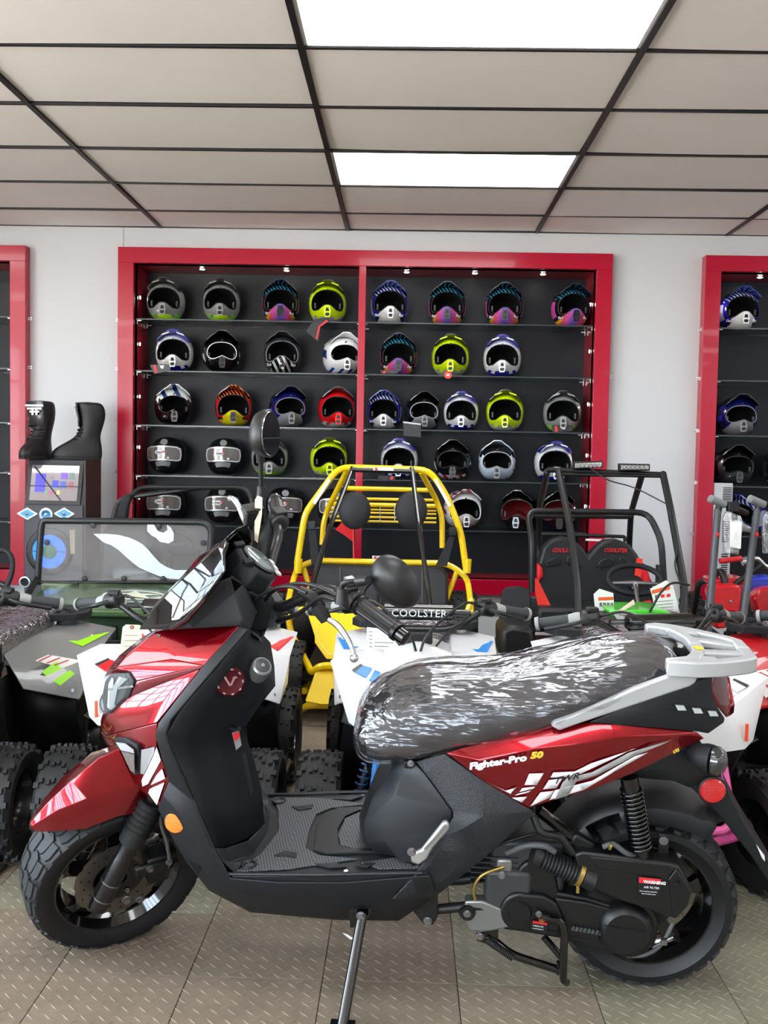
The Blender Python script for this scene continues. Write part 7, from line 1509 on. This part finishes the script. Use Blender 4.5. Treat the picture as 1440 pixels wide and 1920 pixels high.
c = fr_(47, 1091); MB().lathe([(.024, .0), (.026, .010), (.033, .008), (.034, 0)], c, (0, -1, 0), 26).ob('bass_port', SVR, ct); MB().lathe([(0, .001), (.025, .001)], c, (0, -1, 0), 20).ob('port_hole', HOLE, ct)
c = fr_(95, 1093); MB().lathe([(0, .006), (.010, .004), (.012, 0)], c, (0, -1, 0), 14).ob('indicator_led', mat('led_cyan', (60, 255, 240), .3, emit=((30, 220, 255), 3)), ct)
# boots
BOOT = mat('boot_leather', (18, 18, 20), .5, bump=(60, .4)); BOOTG = mat('boot_shin_plate', (10, 10, 11), .25, coat=.4)
def boot(x, y, rz, label):
    t = thing('boot', label, 'boot', (x, y, zt+.001), rz, 'pair of riding boots')
    # toe points along -y
    secs = [(.0, .052, -.20, .085), (.015, .055, -.215, .09), (.05, .054, -.21, .092), (.085, .048, -.165, .088), (.125, .044, -.085, .078), (.165, .046, -.050, .080), (.22, .054, -.042, .10), (.28, .060, -.052, .112), (.33, .063, -.066, .100), (.352, .061, -.072, .078)]
    rings = []
    for z, w, yf3, yb3 in secs:
        r = []
        for i in range(18):
            a = 2*PI*i/18; cyy = (yf3+yb3)/2; ry = (yb3-yf3)/2; r.append(Vector((w*math.copysign(abs(math.cos(a))**.8, math.cos(a)), cyy+ry*math.sin(a), z+(.012 if 0 else 0))))
        rings.append(r)
    MB().ring_loft(rings).ob('boot_upper', BOOT, t, ang=60, sub=1)
    MB().ring_loft([[Vector((p.x*1.06, p.y*1.02-.002, z)) for p in rings[0]] for z in (0, .022)]).ob('boot_sole', RUB, t, bevel=.003)
    MB().ring_loft([[Vector((xx*k2, yy-.004*(1-abs(xx)/.05), z)) for xx in (-.048, -.03, 0, .03, .048) for yy in (yf3,)] for z, yf3, k2 in ((.20, -.052, 1), (.25, -.054, 1.05), (.30, -.064, 1.1), (.345, -.068, 1.1))], False, False).ob('shin_plate', BOOTG, t, solid=.008, bevel=.002)
    # flying wing emblem on the shin
    e = MB()
    for k2, (w2, z2) in enumerate(((.062, .318), (.050, .300), (.034, .282))): e.box((0, -.074+.001*k2, z2), (w2*1.9, .004, .011))
    e.box((-.012, -.073, .284), (.012, .006, .045)).box((.014, -.073, .284), (.012, .006, .045)); e.ob('wing_emblem', DWHT, t, smooth=False)
    for z, yy in ((.275, .02), (.20, .02), (.125, .0)):
        q = MB().box((-.060 if 1 else 0, yy-.02, z), (.010, .075, .016)).ob('strap', BLKG, t, bevel=.003); MB().box((-.067, yy-.045, z), (.008, .026, .022)).ob('buckle', BLK, q, bevel=.002)
    for z, yy, w2 in ((.165, -.052, .045), (.145, -.062, .045), (.185, -.050, .045), (.125, -.085, .045)): MB().tube([(-w2, yy+.02, z), (0, yy-.003, z-.004), (w2, yy+.02, z)], .007, 8, smooth=4).ob('flex_fold', BOOT, t, ang=70)
    return t
boot(at(76, 850, 6.0).x-.01, 6.04, R_(-12), 'black riding boot facing forward on the speaker cabinet, left one'); boot(at(150, 850, 6.0).x+.005, 6.12, R_(-70), 'black riding boot turned sideways on the speaker cabinet, right one')
# ================================================================ right side: kick scooters, vent, small red bike
for i, (dx, lab) in enumerate(((0, 'grey electric kick scooter with bagged papers, left of two at the right edge'), (74, 'grey electric kick scooter at the right edge of the photo'))):
    e = Pl('kick_scooter', lab, 'kick scooter', (at(1340+dx, 1100, 4.45).x, 4.45, 0), 'kick scooters by the right shelf')
    ST_ = mat('stem_grey', (74, 76, 80), .4)
    MB().cyl(e.w(1327+dx*.84, 1190, 4.4), e.w(1346+dx, 955, 4.5), .016, .016, n=16).ob('stem', ST_, e.t)
    MB().tube([e.w(1346+dx, 960, 4.5), e.w(1350+dx, 943, 4.5), e.w(1362+dx, 946, 4.5), e.w(1395+dx, 960, 4.55), e.w(1400+dx, 962, 4.56)], [.016, .017, .015, .014, .013], 12).ob('handlebar', BLK, e.t)
    MB().tube([e.w(1330+dx, 934, 4.46), e.w(1332+dx, 935, 4.46), e.w(1358+dx, 946, 4.5)], [.014, .018, .017], 14).ob('grip', mat('grip_pale', (130, 134, 134), .5), e.t)
    MB().box(e.w(1374+dx, 950, 4.5), (.05, .04, .045)).ob('control_box', BLK, e.t, bevel=.005)
    MB().tube([e.w(1347+dx, 1002, 4.46), e.w(1343+dx, 1003, 4.46)], .010, 10).ob('bell', mat('bell_red', (235, 40, 40), .3), e.t)
    if i == 0 or 1:
        P = e.W([(1357+dx, 972, 4.40), (1364+dx, 958, 4.42), (1388+dx, 966, 4.42), (1395+dx, 980, 4.40), (1386+dx, 1041, 4.38), (1359+dx, 1038, 4.38)])
        bg_ = MB().prism(P, (0, .03, 0)).ob('document_bag', FILM2, e.t, bevel=.006)
        MB().prism(e.W([(1369+dx, 978, 4.405), (1391+dx, 979, 4.405), (1389+dx, 1029, 4.385), (1369+dx, 1026, 4.385)]), (0, .004, 0)).ob('document', PAPER, bg_, smooth=False)
    base = e.w(1327+dx*.84, 1190, 4.4); b0 = Vector((base.x+.03, base.y, .12))
    MB().cyl(base, b0, .018, n=12).ob('lower_stem', ST_, e.t)
    MB().box(b0+Vector((0, .29, .0)), (.13, .46, .05)).ob('deck', BLKM, e.t, bevel=.01)
    for yy in (-.03, .58): MB().lathe([(.04, -.02), (.09, -.022), (.10, -.01), (.10, .01), (.09, .022), (.04, .02)], (b0.x, b0.y+yy, .101), (1, 0, 0), 26, closed=True).lathe([(0, -.015), (.05, -.015), (.05, .015), (0, .015)], (b0.x, b0.y+yy, .101), (1, 0, 0), 20).ob('wheel', RUB, e.t)
    MB().box((b0.x, b0.y+.02, .12), (.05, .1, .05)).ob('front_fork', ST_, e.t, bevel=.006)
v = thing('vent_tower', 'light grey louvred unit standing low inside the right shelf', 'heater', (at(1352, 1000, 6.47).x, YW-.08+.018, UZ0+.099))
z1 = at(1352, 905, 6.55).z-(UZ0+.099); MB().box((0, 0, z1/2), (.12, .026, z1)).ob('housing', mat('vent_grey', (188, 190, 192), .5), v, bevel=.004)
for k2 in range(12):
    MB().box((.025, -.014, z1-.03-k2*.011), (.055, .004, .005)).ob('louvre', HOLE, v, smooth=False)
for k2 in range(10):
    for kk in (0, 1): MB().box((.022, -.014, z1*(.62-.32*kk)-k2*.014), (.040, .004, .007)).ob('louvre', HOLE, v, smooth=False)
r = Pl('mini_bike', 'small red motorbike with chrome bars and red grip behind the kick scooters', 'motorbike', (1.62, 5.2, 0))
REDP = mat('red_plastic', (206, 12, 28), .3, coat=.6)
r.slab('side_panel', [(1330, 1110, 5.0), (1336, 1098, 5.0), (1384, 1096, 5.0), (1392, 1106, 5.0), (1388, 1150, 5.0), (1340, 1146, 5.0)], .10, REDP, .012); r.slab('seat', [(1336, 1086, 5.1), (1400, 1084, 5.1), (1404, 1096, 5.1), (1336, 1098, 5.1)], .18, REDP, .01)
r.slab('front_fender', [(1340, 1160, 4.9), (1400, 1158, 4.9), (1408, 1172, 4.9), (1344, 1180, 4.9)], .08, REDP, .01)
r.tube('grip', [(1349, 1052, 5.1), (1390, 1047, 5.1)], .014, mat('grip_red', (190, 30, 40), .6)); r.tube('bar_clamp', [(1391, 1053, 5.1), (1404, 1050, 5.1)], .022, CHR); r.tube('handlebar', [(1404, 1050, 5.1), (1420, 1047, 5.1), (1434, 1060, 5.1), (1450, 1068, 5.1)], .011, CHR, 5)
c = r.w(1370, 1128, 4.99); MB().lathe([(0, .004), (.007, .003), (.009, 0)], c, (0, -1, 0), 12).ob('bolt', STEEL, r.t)
for yy in (-.15, .75): put_wheel(r.t, (.08, yy, .2), .2, .08, rz=.001)
MB().bent([(.08, -.15, .2), (-.02, -.1, .62), (-.02, .3, .5), (.08, .75, .2), (.05, .3, .25)], .018, .05, closed=True).ob('frame', BLK, r.t); MB().cyl((-.02, -.1, .5), r.w(1430, 1058, 5.1), .014, n=8).ob('steering_stem', BLK, r.t)
bl = Pl('mini_bike', 'blue and red plastic of a second small bike behind the right kick scooter', 'motorbike', (2.05, 5.6, 0))
bl.slab('side_panel', [(1405, 1085, 5.4), (1450, 1080, 5.4), (1460, 1128, 5.4), (1404, 1130, 5.4)], .12, mat('blue_plastic', (40, 60, 190), .3, coat=.5), .012); bl.slab('tank', [(1412, 1122, 5.3), (1424, 1105, 5.3), (1455, 1100, 5.3), (1460, 1160, 5.3), (1420, 1150, 5.3)], .10, REDP, .015)
for yy in (-.5, .4): put_wheel(bl.t, (0, yy, .2), .2, .08, rz=.001)
MB().bent([(0, -.5, .2), (0, -.3, .55), (0, .3, .5), (0, .4, .2), (0, 0, .25)], .018, .05, closed=True).ob('frame', BLK, bl.t)

fm0 = atz(14, 1626, 0); mt = thing('rubber_mat', 'dark rubber mat corner on the floor at the left edge', 'mat', (fm0.x-.25, fm0.y-.16, 0))
MB().box((0, 0, .006), (.50, .32, .010)).ob('mat_body', RUB, mt, bevel=.003)
for k2 in range(9): MB().box((0, -.14+k2*.035, .0125), (.46, .012, .004)).ob('mat_rib', RUB, mt, smooth=False)
